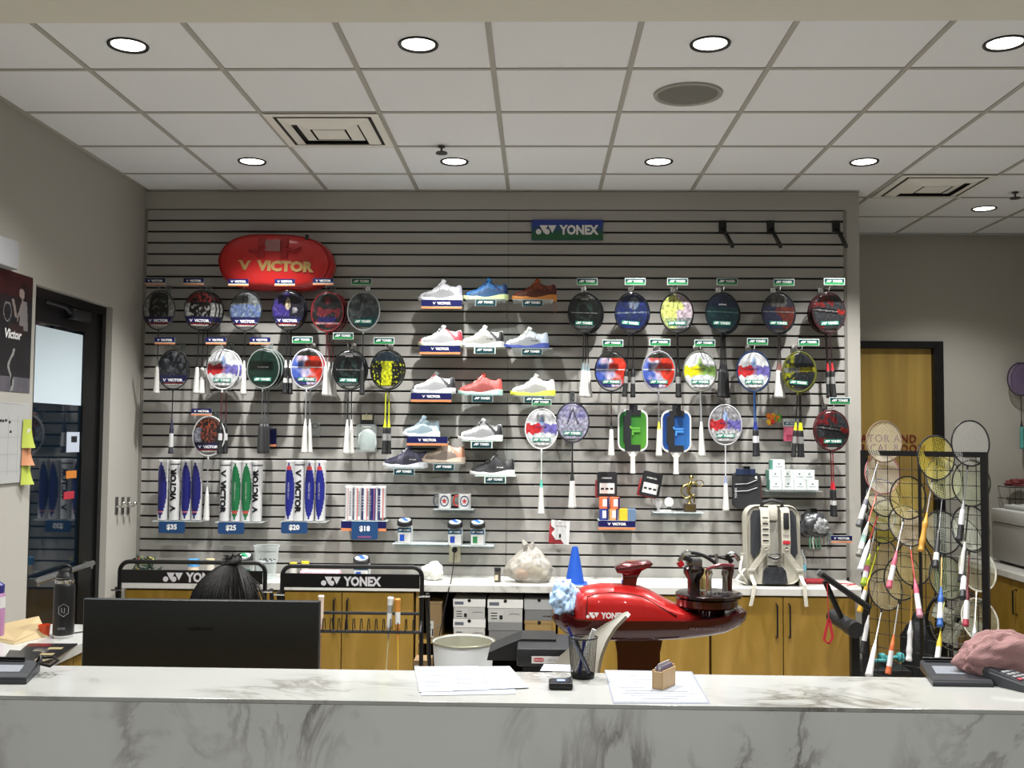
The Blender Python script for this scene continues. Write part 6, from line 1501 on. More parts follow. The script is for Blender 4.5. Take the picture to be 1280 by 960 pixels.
# ================================================================ backpack
BY = 6.47
p0, p1 = aY(928, 732, BY), aY(1002, 632, BY-.02); bx = (p0.x+p1.x)/2; bwid = (p1.x-p0.x)/2*.94; bht = p1.z-CZ
t = thing('backpack', 'beige and grey backpack standing on the back counter, straps facing out', 'backpack', (bx, BY, CZ+.001), (radians(-4), 0, 0))
BB = mat('pack_beige', '#a19d8f', .7, bump=.15, bscale=60); BM_ = mat('pack_mesh', '#26282d', .85, bump=.4, bscale=260); BST = mat('pack_strap', '#aeaa9d', .7, bump=.2, bscale=90); BG = mat('pack_grey', '#8d8b82', .7)
rings = []
for y, s in ((-.055, .88), (-.07, .96), (-.03, 1.0), (.05, .98), (.10, .86)):
    rings.append([(x*s, y, bht/2+(z-bht/2)*(.97 if s < .97 else 1)) for x, z in rounded(-bwid, 0, bwid, bht, .075, 6)])
put('body', MB().ring_loft(rings).mesh('b', True, BB, 50), t)
def pad(pts, y0, y1, m, name, lab=None): put(name, MB().prism(pts, y0, y1).mesh(name, False, m), t, label=lab)
fy = -.0705
w = bwid
pad([(-w*.82, bht*.40), (-w*.80, bht*.86), (-w*.70, bht*.93), (-w*.50, bht*.93), (-w*.42, bht*.5), (-w*.70, bht*.33)], fy-.014, fy+.01, BM_, 'back_pad')
pad([(w*.42, bht*.5), (w*.50, bht*.93), (w*.68, bht*.93), (w*.80, bht*.86), (w*.84, bht*.40), (w*.72, bht*.33)], fy-.014, fy+.01, BM_, 'back_pad')
pad([(-w*.42, .012), (-w*.38, bht*.18), (-w*.28, bht*.225), (w*.28, bht*.225), (w*.40, bht*.18), (w*.46, .012)], fy-.018, fy+.01, BM_, 'lumbar_pad')
pad([(-w*.24, bht*.25), (-w*.24, bht*.97), (w*.16, bht*.97), (w*.16, bht*.25)], fy-.012, fy+.01, BG, 'spine_panel')
put('upper_flap', MB().box(-w*.22, fy-.034, bht*.80, w*.14, fy-.012, bht*.985, .012).mesh('u', True, BST), t)
put('haul_handle', MB().tube([(-w*.42, fy+.02, bht*.96), (-w*.35, fy-.01, bht*1.03), (-.01, fy-.012, bht*1.06), (w*.30, fy-.01, bht*1.03), (w*.38, fy+.02, bht*.96)], .012, 8).mesh('h', True, BLKP), t)
def strap(pts, wdt, thick, m, name, y_off=None):
    rings = []
    for i, (x, y, z) in enumerate(pts):
        rings.append([(x-wdt/2, y, z), (x+wdt/2, y, z), (x+wdt/2, y-thick, z), (x-wdt/2, y-thick, z)])
    put(name, MB().ring_loft(rings).mesh(name, False, m), t)
for s, lab in ((-1, 'l'), (1, 'r')):
    cx_ = -w*.35 if s < 0 else w*.38
    strap([(cx_, fy+.01, bht*.97), (cx_, fy-.03, bht*.93), (cx_, fy-.045, bht*.75), (cx_, fy-.045, bht*.5), (cx_, fy-.035, bht*.40)], .052, .012, BST, 'shoulder_strap')
    strap([(cx_-.0, fy-.036, bht*.42), (cx_+s*.03, fy-.03, bht*.34), (cx_+s*.06, fy-.025, bht*.26), (cx_+s*.085, fy-.022, bht*.18)], .040, .010, BST, 'lower_strap')
    put('adjuster', MB().box(cx_+s*.085-.022, fy-.042, bht*.16, cx_+s*.085+.022, fy-.026, bht*.205, .004).mesh('a', True, BG), t)
    strap([(cx_+s*.085, fy-.03, bht*.16), (cx_+s*.088, fy-.035, .06), (cx_+s*.088, -.195, .012), (cx_+s*.09+(0 if s > 0 else -.012), -.20, -.06), (cx_+s*.095+(0 if s > 0 else -.02), -.198, -.115)], .022, .003, BST, 'webbing_tail')
    put('ring_buckle', MB().tube([(cx_+.014*cos(k*pi/6), fy-.060, bht*.46+.010*sin(k*pi/6)) for k in range(12)], .003, 6, closed=True).mesh('rb', True, BG), t)
    for q in range(5): put('strap_loop', MB().box(cx_-.018, fy-.061, bht*(.55+.07*q), cx_+.018, fy-.0575, bht*(.565+.07*q)).mesh('q', False, BG if s > 0 else DKGR), t)
put('red_tag', MB().box(w*.38-.022, fy-.0655, bht*.515, w*.38+.022, fy-.0605, bht*.555, .001).mesh('rt', False, mat('tag_red', '#a01f2a', .5)), t)
put('phone_pocket', MB().box(w*.38-.016, fy-.0665, bht*.70, w*.38+.018, fy-.062, bht*.90, .003).mesh('pp', True, DKGR), t)
put('chest_cord', MB().tube([(-w*.25, fy-.04, bht*.36), (0, fy-.05, bht*.33), (w*.2, fy-.04, bht*.36)], .008, 6).tube([(-w*.2, fy-.045, bht*.38), (0, fy-.05, bht*.40), (w*.18, fy-.045, bht*.38)], .004, 6).mesh('cc', True, BLKP), t)
put('side_pocket', MB().prism([(-w*1.02, .0), (-w*1.13, .03), (-w*1.07, bht*.38), (-w*.92, bht*.40), (-w*.92, 0)], -.05, .06).mesh('sp', False, BG), t); put('side_pocket', MB().prism([(w*.93, 0), (w*.93, bht*.40), (w*1.05, bht*.36), (w*1.10, .03), (w*1.02, 0)], -.05, .06).mesh('sp', False, BB), t)
strap([(-w*1.1, -.04, bht*.36), (-w*1.25, -.08, bht*.18), (-w*1.15, -.09, .06), (-w*1.0, -.08, .02)], .014, .003, BST, 'side_webbing')
strap([(-w*1.05, -.06, .10), (-w*1.4, -.10, .035), (-w*1.1, -.11, .012)], .018, .003, BST, 'side_webbing')
put('zip_trim', MB().tube([(-w*.98, -.05, bht*(.25+.07*q)) for q in range(9)], .005, 6).mesh('z', True, BG), t)
# ================================================================ chair, cart, stand behind the desk
t = thing('shell_chair', 'white moulded plastic chair back rising behind the pen cup', 'chair', (aY(740, 800, 4.15).x, 4.15, 0)); ox = t.location.x
CHW = mat('chair_white', '#a5a39a', .35)
def shell_sheet(fn, nu, nv, th, m, name):
    b = MB(); rings = []
    F = [[Vector(fn(i/nu, j/nv)) for i in range(nu+1)] for j in range(nv+1)]
    for j in range(nv+1):
        row = F[j]; nrm = []
        for i in range(nu+1):
            du = F[j][min(i+1, nu)]-F[j][max(i-1, 0)]; dv = F[min(j+1, nv)][i]-F[max(j-1, 0)][i]; n_ = du.cross(dv); n_.normalize(); nrm.append(n_)
        rings.append([p+n_*th/2 for p, n_ in zip(row, nrm)]+[p-n_*th/2 for p, n_ in reversed(list(zip(row, nrm)))])
    b.ring_loft(rings); return put(name, b.mesh(name, True, m, 60), t)
pr0 = [(aY(x, y, 4.0).x-ox, aY(x, y, 4.0).z) for x, y in ((790, 767), (776, 782), (766, 799), (758, 820), (754, 845), (748, 900))]
def bf(u, v):
    q = v*5; i = min(4, int(q)); f = q-i; x = pr0[i][0]+(pr0[i+1][0]-pr0[i][0])*f; z = pr0[i][1]+(pr0[i+1][1]-pr0[i][1])*f
    w_ = .12+.82*min(1, v*1.15)**1.5; wrap = (2*u-1)**2*.05; return (x-u*.17*w_-wrap*.4, -.15+.40*u*w_, z-.012*(2*u-1)**2*(1-v))
shell_sheet(bf, 12, 14, .012, CHW, 'backrest')
shell_sheet(lambda u, v: (-.40*v+pr0[-1][0]-.20*u, -.15+.40*u, pr0[-1][1]-.22*min(1, v*3)+.03*(2*u-1)**2-.02*v), 10, 12, .012, CHW, 'seat')
for sx_ in (-.42, -.18):
    for sy_ in (-.10, .20): put('leg', MB().tube([(pr0[-1][0]+sx_*.9, sy_*.8, pr0[-1][1]-.235), (pr0[-1][0]+sx_*1.1, sy_*1.2, .01)], .011, 8).mesh('l', True, CHROME), t)
# utility cart
t = thing('utility_cart', 'black plastic utility cart with white and red maker label', 'cart', (aY(685, 820, 5.25).x, 5.4, 0)); ox = t.location.x
xa, xb = aY(646, 820, 5.2).x-ox, aY(716, 820, 5.2).x-ox+.10; zc = aY(680, 806, 5.3).z
CBK = mat('cart_black', '#1d1e20', .45)
put('top_tray', MB().box(xa, -.2, zc-.09, xb, .2, zc, .01).mesh('b', True, CBK), t)
put('lower_body', MB().box(xa+.03, -.17, .10, xb-.03, .17, zc-.09).mesh('b', False, CBK), t)
lb = put('maker_label', MB().box(aY(664.5, 820, 5.2).x-ox, -.2025, aY(690, 829.5, 5.2).z, xb-.06, -.2002, aY(690, 820.5, 5.2).z).mesh('l', False, WHITE), t)
put('red_badge', MB().prism(rounded(aY(667, 820, 5.2).x-ox, aY(690, 827, 5.2).z, aY(680, 820, 5.2).x-ox, aY(690, 822.5, 5.2).z, .008, 3), -.2035, -.2026).mesh('l', False, mat('badge_red', '#a8202a', .4)), t)
put('lettering', text_mesh('Rubbermaid', WHT, .02, 1), t, ((aY(673.5, 825, 5.2).x-ox), -.204, aY(690, 824.7, 5.2).z), None, .007)
put('lettering', text_mesh('utility cart', GREY, .0, 1), t, ((aY(690, 825, 5.2).x-ox), -.203, aY(690, 825, 5.2).z), None, .008)
put('push_handle', MB().prism([(xa-.16, zc-.10), (xa-.15, zc-.06), (xa-.06, zc-.02), (xa+.02, zc+.012), (xa+.2, zc+.012), (xa+.2, zc-.01), (xa, zc-.04), (xa, zc-.10)], -.02, .22).mesh('h', False, BLKP), t)
for sx_ in (xa+.06, xb-.06):
    for sy_ in (-.12, .12): put('caster', MB().lathe([(.05, -.02), (.05, .02)], (sx_, sy_, .051), 14, True, 'X').mesh('c', True, BLACK), t)
# exercise stand with foam roller
SY = 5.35
def q3(px, py, Y=SY): return aY(px, py, Y)
b0 = q3(1068, 800); t = thing('exercise_stand', 'black tube exercise stand with foam roller and red strap', 'stand', (b0.x, SY, 0)); O3 = Vector((b0.x, SY, 0))
put('upright', MB().box(-.021, -.02, .02, .021, .02, q3(1068, 796).z).mesh('u', False, BLACK), t)
put('floor_bar', MB().box(-.02, -.30, 0, .02, .30, .03).box(-.25, -.02, 0, .25, .02, .03).mesh('u', False, BLACK), t)
put('long_bar', MB().tube([q3(1024, 716)-O3, q3(1060, 741, SY-.02)-O3, q3(1088, 761, SY-.05)-O3], .016, 10).mesh('lb', True, BLACK), t)
put('diagonal_bar', MB().tube([q3(1033, 727)-O3+Vector((0, .03, 0)), q3(1058, 783)-O3+Vector((0, .03, 0))], .015, 10).mesh('db', True, BLACK), t)
put('foam_roller', MB().tube([q3(1041, 770, SY+.16)-O3, q3(1062, 783, SY-.02)-O3], .038, 18).tube([q3(1062, 783, SY-.021)-O3, q3(1070, 788, SY-.09)-O3], [.042, .042], 18).mesh('fr', True, BLKP), t)
sm = mat('strap_red', '#a3202a', .6)
put('red_cord', MB().tube([q3(1034, 729, SY-.03)-O3, q3(1034.5, 750, SY-.03)-O3, q3(1036, 775, SY-.03)-O3], .0025, 6).mesh('rc', True, sm), t)
def ribbon(pts, wv, m, name, par):
    b = MB(); b.ring_loft([[p-wv, p+wv, p+wv+Vector((0, .003, 0)), p-wv+Vector((0, .003, 0))] for p in pts]); return put(name, b.mesh(name, False, m), par)
lp_ = [q3(x, y, SY-.04)-O3 for x, y in ((1036, 774), (1033, 786), (1030, 800), (1036, 805), (1041, 797), (1039, 786), (1037, 775))]
ribbon(lp_, Vector((.007, 0, 0)), sm, 'red_strap', t)
put('end_tip', MB().tube([q3(1022.5, 714.8)-O3, q3(1026, 717.5)-O3], .0175, 10).mesh('et', True, mat('tip_grey', '#4b4b4c', .4)), t)
# ================================================================ wire rack with used rackets
RL, RRt = (1080, 562, 6.05), (1230, 566, 5.60)
A3, B3 = aY(*RL), aY(*RRt); ZR = (A3.z+B3.z)/2
t = thing('grid_rack', 'black wire grid stand covered in used rackets, beside the slat wall', 'rack', (A3.x, A3.y, 0)); ang = math.atan2(B3.y-A3.y, B3.x-A3.x); t.rotation_euler = (0, 0, ang)
RW = sqrt((B3.x-A3.x)**2+(B3.y-A3.y)**2); RBT = .18
put('frame_bar', MB().box(-.018, -.012, .02, .018, .012, ZR).mesh('f', False, BLACK), t); put('frame_bar', MB().box(RW-.018, -.012, .02, RW+.018, .012, ZR).mesh('f', False, BLACK), t)
put('frame_bar', MB().box(.0185, -.011, ZR-.03, RW-.0185, .011, ZR).mesh('f', False, BLACK), t); put('frame_bar', MB().box(.0145, -.011, RBT, RW-.0185, .011, RBT+.02).mesh('f', False, BLACK), t)
put('frame_bar', MB().box(RW*.48-.006, -.010, RBT+.02, RW*.48+.006, .010, ZR-.0265).mesh('f', False, BLACK), t)
put('foot', MB().box(-.015, -.25, 0, .015, .25, .02).mesh('f', False, BLACK), t); put('foot', MB().box(RW-.015, -.25, 0, RW+.015, .25, .02).mesh('f', False, BLACK), t)
vm = MB().tube([(0, 0, RBT+.02), (0, 0, ZR-.03)], .0022, 5).mesh('w', True, BLACK); hm = MB().tube([(.014, 0, 0), (RW-.016, 0, 0)], .0022, 5).mesh('w', True, BLACK)
nv = 9
for q in range(1, nv+1):
    if abs(q*RW/(nv+.6)-RW*.48) > .02: put('grid_wire', vm, t, (q*RW/(nv+.6), 0, 0))
z = ZR-.026-.080; 
while z > RBT+.05: put('grid_wire', hm, t, (0, .0046, z)); z -= .0790
def plane_y(px):   # depth of the rack plane along the column px
    d = ray(px, 600); # intersect with vertical plane through A3,B3
    nx, ny = -(B3.y-A3.y), (B3.x-A3.x); k = (nx*A3.x+ny*A3.y)/(nx*d.x+ny*d.y); return d.y*k
def used(Hp, Gp, lab, frame, strings, shaft, cone, gk, gc, off=.03, scale=1.0):
    Y = plane_y(Hp[0])+abs(off)*.6+.012; H = aY(Hp[0], Hp[1], Y); g = ray(*Gp); L_ = .547
    # point on the grip's ray at distance L_ from H, on the near side
    a = g.dot(g); oc = CAM-H; b_ = 2*g.dot(oc); c_ = oc.dot(oc)-L_*L_; D = b_*b_-4*a*c_
    k = (-b_-sqrt(D))/(2*a) if D > 0 else -b_/(2*a)
    Gpt = CAM+g*k; zd = (H-Gpt).normalized(); L0 = (H-Gpt).length
    xd = Vector((0, 1, 0)).cross(zd).normalized(); yd = zd.cross(xd)
    if xd.x < 0: xd, yd = -xd, -yd
    t = racket(lab, 'used rackets hanging on the wire grid stand', frame, strings, shaft, cone, gk, gc, sth=.0012)
    M = Matrix((xd, yd, zd)).transposed().to_4x4(); M.translation = H; t.matrix_world = M
    if L0 > L_*1.001: t.scale = (1, 1, 1)
    return t
U = [
 ((1105, 552), (1073, 658), 'used racket with cream strings topmost beside the slat wall, white and grey grip', '#6b5a48', '#d9d3bd', '#9aa0a0', '#b8b49a', 'plain', '#6b6b74,#d8d8d8,#d8d8d8,#5d5d60', .03),
 ((1103, 592), (1073, 695), 'used racket with pink rim and cream strings, white and mint grip', '#8a5a58', '#d9d6cf', '#c04a3a', '#c9c9c6', 'plain', '#d9ddd9,#9cc4b8,#d9d9d6,#77776f', .05),
 ((1104, 622), (1075, 713), 'used racket with black rim and plain white grip end, at the side bar', '#1b1b1c', '#c9c4b0', '#8e2a2a', '#d8d8d8', 'plain', '#d4d4da', .07),
 ((1107, 652), (1074, 766), 'used racket with lime strings and yellow shaft, yellow and white grip', '#1d1d1c', '#b5c22a', '#c6cf2a', '#d8c02c', 'plain', '#d4a92a,#d9d9d9,#d9d9d9,#c9992a', .09),
 ((1099, 640), (1079, 731), 'used racket with lime and pink striped grip at the side bar', '#3a3a3c', '#c9c9bb', '#7a7a7a', '#a9c42c', 'plain', '#a9c42c,#c46a8a,#d9d9d9,#9cb82a', .11),
 ((1135, 622), (1111, 735), 'used racket with yellowish strings and pink and white grip', '#1f1d1c', '#c4b25a', '#b9b9b6', '#c4566c', 'plain', '#c4566c,#d8d8d8,#d8d8d8,#c4566c', .03),
 ((1134, 657), (1150, 771), 'used racket with red shaft and rose and white grip pointing to the middle bar', '#26262a', '#c9c4b5', '#a8302a', '#c4566c', 'plain', '#c4506a,#d8d8d8,#d8d8d8,#c9889a', .07),
 ((1170, 572), (1151, 689), 'used racket with golden strings and bumpy orange grip', '#22262c', '#e0cf4a', '#9a9a98', '#c78f2c', 'bumpy', '#c78f2c', .03),
 ((1180, 598), (1169, 710), 'used racket with pale yellow strings and black and white grip', '#3a3a3a', '#d9d9a0', '#1a1a1c', '#1a1a1c', 'plain', '#19191b,#19191b,#d8d8d6,#19191b', .05),
 ((1213, 554), (1199, 676), 'used racket with clear strings at the top end away from the slat wall', '#1b1b1d', '#c4c6c4', '#77777a', '#8b8b8d', 'plain', '#d8d8da,#d8d8da,#1b1b1d,#1b1b1d', .03),
 ((1214, 604), (1201, 728), 'used racket with pale green strings and long white grip', '#232321', '#c4d0a0', '#1b1b1c', '#cfcfc8', 'plain', '#d4d4cc,#d4d4cc,#d8d8d8,#19191b', .05),
 ((1178, 665), (1175, 783), 'used racket with blue and white grip below the middle of the grid', '#1b1b1d', '#b9c0b0', '#a8894a', '#2c5fa8', 'bumpy', '#2c5fa8,#d8dadc,#d8dadc,#2c5fa8', .06),
 ((1107, 737), (1086, 845), 'used racket with slim white grip low beside the side bar', '#1c1c1d', '#c9c4a8', '#c9c9c6', '#d8d8d6', 'bag', '#d8d8d6', .03),
 ((1128, 722), (1110, 843), 'used racket with orange ended white grip low on the grid', '#1c1c1d', '#c4b98a', '#b9b9b6', '#d0693a', 'plain', '#d0693a,#d8d8d8,#d8d8d8,#d0693a', .05),
 ((1142, 704), (1136, 826), 'used racket with plain white lumpy grip low on the grid', '#1c1c1e', '#c9bd8c', '#c4953a', '#d8d8d8', 'bumpy', '#dcdcdc', .08),
 ((1099, 700), (1077, 818), 'used racket with white grip and black end, low at the side bar', '#2a2a2c', '#c9c9b8', '#1b1b1d', '#c9c9c9', 'plain', '#d6d6d6,#d6d6d6,#d6d6d6,#19191b,#19191b', .10),
 ((1209, 668), (1203, 748), 'used racket with short white and black grip end', '#1c1c1e', '#c0c4b8', '#1b1b1d', '#1b1b1d', 'plain', '#d6d6d6,#d6d6d6,#19191b', .09),
 ((1213, 660), (1207, 783), 'used racket with white grip and dark red end', '#1c1c1e', '#c4c9b4', '#6a1c2c', '#6a1c2c', 'plain', '#6a1c2c,#d9d9d9,#d9d9d9,#d9d9d9,#a02840', .07),
 ((1184, 722), (1170, 838), 'used racket with yellow topped white grip lowest near the middle', '#1c1c1d', '#b9c49a', '#7a7a2a', '#d4bd2a', 'plain', '#d4bd2a,#d8d8d8,#d8d8d8,#d8d8d8', .04),
 ((1222, 712), (1216, 830), 'used racket with pale white frame sticking out past the far bar', '#c9c6b8', '#c9ccb0', '#d4d0c0', '#c9c9c9', 'plain', '#8a8a8a', -.06),
 ((1225, 775), (1222, 895), 'used racket with white frame low beyond the far bar', '#d4d1c4', '#c9ccb0', '#d4d0c0', '#c9c9c9', 'plain', '#8a8a8a', -.09),
]
for Hp, Gp, lab, *r_ in U: used(Hp, Gp, lab, *r_)
# ================================================================ beyond the rack
# printer on the far counter
pa = aZ(1243, 703, CZ); t = thing('printer', 'white laser printer on the far counter at the picture edge', 'printer', (3.70, 7.55, CZ+.001))
PW = mat('printer_white', '#b5b6b3', .5); PG = mat('printer_grey', '#8d8c88', .5)
put('body', MB().box(-.27, -.30, .02, .27, .30, .30, .012).mesh('b', True, PG), t)
put('scanner_lid', MB().box(-.275, -.30, .302, .275, .30, .40, .012).mesh('b', True, PW), t)
put('document_feeder', MB().box(-.20, -.22, .401, .22, .25, .43, .01).mesh('b', True, PW), t)
put('control_panel', MB().box(-.15, -.335, .28, .27, -.301, .41, .008).mesh('b', True, PW), t)
put('display_strip', MB().box(-.13, -.3375, .355, .25, -.3352, .39).mesh('b', False, mat('disp', '#1b2233', .3)), t)
put('paper_drawer', MB().box(-.13, -.312, .03, .26, -.3005, .15, .004).mesh('b', True, PW), t)
put('output_slot', MB().box(-.12, -.3012, .19, .24, -.3002, .26).mesh('b', False, DKGR), t)
for s in (-1, 1): put('foot', MB().box(s*.2-.03, -.25, 0, s*.2+.03, .25, .019).mesh('f', False, BLKP), t)
t = thing('desk_bottle', 'tiny white bottle on the far counter beside the printer', 'bottle', (3.37, 8.02, CZ+.001)); put('body', MB().lathe([(.02, 0), (.022, .05), (.012, .07), (.012, .10), (0, .1)], n=14).mesh('b', True, WHITE), t); put('nozzle', MB().tube([(0, 0, .101), (-.02, -.01, .115)], .004, 6).mesh('n', True, WHITE), t)
# wire basket shelf on the far wall, rackets hanging there
c = aY(1273, 625, 8.05); t = thing('wire_basket', 'dark wire basket with white balls fixed to the far wall', 'basket', (c.x+.04, 8.198, c.z-.09))
b = MB()
for z_ in (.0, .10, .19): b.tube([(-.13, -.005, z_), (-.13, -.20, z_), (.13, -.20, z_), (.13, -.005, z_)], .004, 5)
put('rim_wires', b.mesh('r', True, BLACK), t)
b = MB()
for q in range(7): x_ = -.13+.26*q/6; b.tube([(x_, -.20, .19), (x_, -.20, 0), (x_, -.006, 0)], .002, 4)
put('mesh_wires', b.mesh('r', True, BLACK), t, kind='stuff')
for q, (x_, y_) in enumerate(((-.06, -.11), (.0, -.13), (.06, -.1))): 
    o = put('white_ball', MB().sphere((0, 0, 0), .027, 14, 9).mesh('b', True, WHITE), None, (c.x+.04+x_, 8.198+y_, c.z-.09+.031), label=('nearest the slat wall','foremost, in the middle','nearest the printer side')[q].join(('small white ball in the wire basket, ', '')), cat='ball', group='white balls in the wire basket')
put('red_cloth', crumple('rcl', 0, 0, 0, .11, .07, .06, mat('cloth_maroon', '#6a2a2a', .7), 77, .4, 3), None, (c.x+.04, 8.09, c.z+.105), label='dark red cloth piled on the wire basket by the far wall', cat='cloth')
put('planter', MB().lathe([(.05, 0), (.075, .12), (.07, .12), (.045, .01)], n=18).mesh('pl', True, BLACK), None, (3.88, 8.06, CZ+.001), label='dark pot standing on the far counter behind the printer', cat='pot')
for px, frm, gc_, lab in ((1276, '#2a2430', '#58b0a8', 'racket with purple strings and turquoise grip hanging on the far wall'), (1284, '#1c2430', '#24406a', 'racket with dark blue grip hanging beside the purple strung one on the far wall')):
    H = aY(px, 474, 8.12); t = racket(lab, None, frm, '#6a5a78', '#2a2a2c', '#2a2a2c', 'plain', gc_, sth=.004); t.location = H; t.location.y = 8.12 if px < 1280 else 8.16
    put('wall_peg', MB().tube([(0, 0, HB+.008), (0, 8.199-t.location.y, HB+.008)], .004, 6).mesh('p', True, CHROME), t)
# floor fan, dumbbells and bench behind the rack
c = aY(1196, 785, 7.0); t = thing('floor_fan', 'round black cage floor fan on the floor behind the wire grid stand', 'fan', (c.x, 7.0, 0))
fz = .62
b = MB()
for r_ in (.05, .10, .15, .20): b.tube([(r_*cos(q*pi/12), -.06, fz+r_*sin(q*pi/12)) for q in range(24)], .0025, 4, closed=True)
for q in range(24): b.tube([(.03*cos(q*pi/12), -.065, fz+.03*sin(q*pi/12)), (.2*cos(q*pi/12), -.055, fz+.2*sin(q*pi/12))], .0018, 4)
put('cage', b.mesh('c', True, mat('fan_cage', '#77776a', .4, .5)), t, kind='stuff')
put('rim', MB().tube([(.2*cos(q*pi/16), 0, fz+.2*sin(q*pi/16)) for q in range(32)], .012, 6, closed=True).mesh('r', True, BLACK), t)
for q in range(4):
    put('blade', MB().box(.02, -.006, -.05, .17, .0, .05, .002).xf(Matrix.Rotation(.4, 4, 'X')).xf(Matrix.Rotation(q*pi/2+.4, 4, 'Y')).mesh('b', True, mat('fan_blade', '#9a9c8c', .4)), t, (0, 0, fz))
put('motor', MB().lathe([(.05, .02), (.06, .12), (.03, .16)], (0, 0, fz), 16, True, 'Y').mesh('m', True, BLKP), t)
put('stand', MB().tube([(0, .1, fz-.04), (0, .1, .03)], .016, 8).lathe([(.20, 0), (.19, .03), (.02, .04)], (0, .1, 0), 24).mesh('s', True, BLKP), t)
c = aY(1158, 800, 7.1); put('bag_heap', crumple('bh', 0, 0, 0, .13, .13, .62, mat('black_fabric', '#16181b', .65), 91, .25, 2.5), None, (c.x+.01, 7.25, .001), label='black bag slumped on the floor between door and fan', cat='bag')
c = aY(1098, 828, 6.3); t = thing('bench', 'low black padded bench below the wire grid stand', 'bench', (c.x+.03, 6.50, 0)); zb_ = aY(1098, 826, 6.6).z
put('pad', MB().box(-.15, -.16, zb_-.08, .19, .16, zb_, .02).mesh('p', True, BLKP), t)
for sx_ in (-.11, .15):
    for sy_ in (-.1, .1): put('leg', MB().box(sx_-.015, sy_-.015, 0, sx_+.015, sy_+.015, zb_-.081).mesh('l', False, BLACK), t)
TQ = mat('turquoise', '#4a9a9c', .45)
for q, (px, lab) in enumerate(((1092, 'turquoise dumbbell at the near end of the bench'), (1114, 'turquoise dumbbell lying across the bench under the wire grid stand'))):
    c = aY(px, 815, 6.45); t = thing('dumbbell', lab, 'dumbbell', (c.x+.03, 6.44+.10*q, zb_+.033), (0, 0, .2))
    put('handle', MB().tube([(-.05, 0, 0), (.05, 0, 0)], .013, 10).mesh('h', True, TQ), t)
    for s in (-1, 1): put('weight', MB().lathe([(0, -.02), (.024, -.02), (.032, -.012), (.032, .012), (.024, .02), (0, .02)], (s*.062, 0, 0), 8, False, 'X').mesh('w', True, TQ), t)
put('baseboard_far', MB().box(3.22, 8.186, 0, 4.05, 8.1995, .10).mesh('bb', False, mat('base_dark', '#3a3632', .6)), kind='structure')
# ================================================================ things on the reception counter
RZ = 1.07
def onz(px, py, z=RZ): return aZ(px, py, z)
def poly_prism(corners, z0, z1, m, name, par=None, off=(0, 0), **k):
    return put(name, MB().prismz([(p.x-off[0], p.y-off[1]) for p in corners], z0, z1).mesh(name, False, m), par, **k)
PAPER = mat('paper', '#aeb3bb', .6)
def sheet_obj(cs, z0, label, lines):
    cs = [onz(*c) for c in cs]; cx = sum(c.x for c in cs)/4; cy = sum(c.y for c in cs)/4
    t = thing('paper_sheet', label, 'paper', (cx, cy, RZ+z0)); poly_prism(cs, .0002, .0010, PAPER, 'sheet', t, (cx, cy))
    c0, c1, c2, c3 = [Vector((c.x-cx, c.y-cy, .00125)) for c in cs]
    b = MB()
    def P(u, v): return (c0*(1-u)+c1*u)*(1-v)+(c3*(1-u)+c2*u)*v
    for (u0, v0, u1, v1) in lines:
        a, d = P(u0, v0), P(u1, v1)
        if abs(u1-u0) >= abs(v1-v0): b.quad([a, P(u1, v0), P(u1, v0+.012), P(u0, v0+.012)])
        else: b.quad([a, P(u0+.006, v0), P(u0+.006, v1), P(u0, v1)])
    if lines: put('printed_lines', b.mesh('pl', False, mat('faint_ink', '#6d727a', .6)), t, kind='stuff')
    return t
# corners: front left, front right, back right, back left
sheet_obj([(526, 870), (645, 868), (640, 850), (530, 851)], .0005, 'bottom sheet of the white papers in the middle of the counter', [])
sheet_obj([(524, 866), (612, 864), (598, 833.5), (518, 834)], .0017, 'printed form sheet on the papers in the middle of the counter', [(.1, .2, .55, .2), (.1, .35, .5, .35), (.1, .8, .9, .8), (.6, .1, .6, .7), (.15, .6, .5, .6)])
sheet_obj([(566, 865), (661, 861), (637, 834), (560, 835)], .0029, 'top printed form sheet fanned out over the other papers', [(.1, .25, .5, .25), (.1, .7, .5, .7), (.1, .25, .1, .7), (.5, .25, .5, .7), (.1, .45, .5, .45), (.1, .88, .9, .88), (.62, .1, .62, .9), (.8, .1, .8, .8)])
sheet_obj([(675, 839), (716, 840), (713, 831.5), (680, 830.5)], .0005, 'small white card peeking over the far edge of the counter', [])
t = sheet_obj([(768, 878), (885, 878.5), (863, 841), (757, 838.5)], .0005, 'laminated notice sheet with printed lines under the wooden card holder', [(.25, .82, .62, .82), (.2, .70, .75, .70), (.28, .60, .7, .60), (.15, .32, .85, .32), (.1, .25, .9, .25), (.2, .17, .8, .17), (.3, .09, .7, .09), (.1, .42, .4, .42)])
put('laminate', MB().prismz([(p.x-t.location.x, p.y-t.location.y) for p in [onz(*c) for c in ((766, 879.5), (888, 880), (865, 839.5), (755.5, 837.5))]], .00005, .00018).mesh('lm', False, mat('laminate_edge', '#9a9eaa', .2)), t)
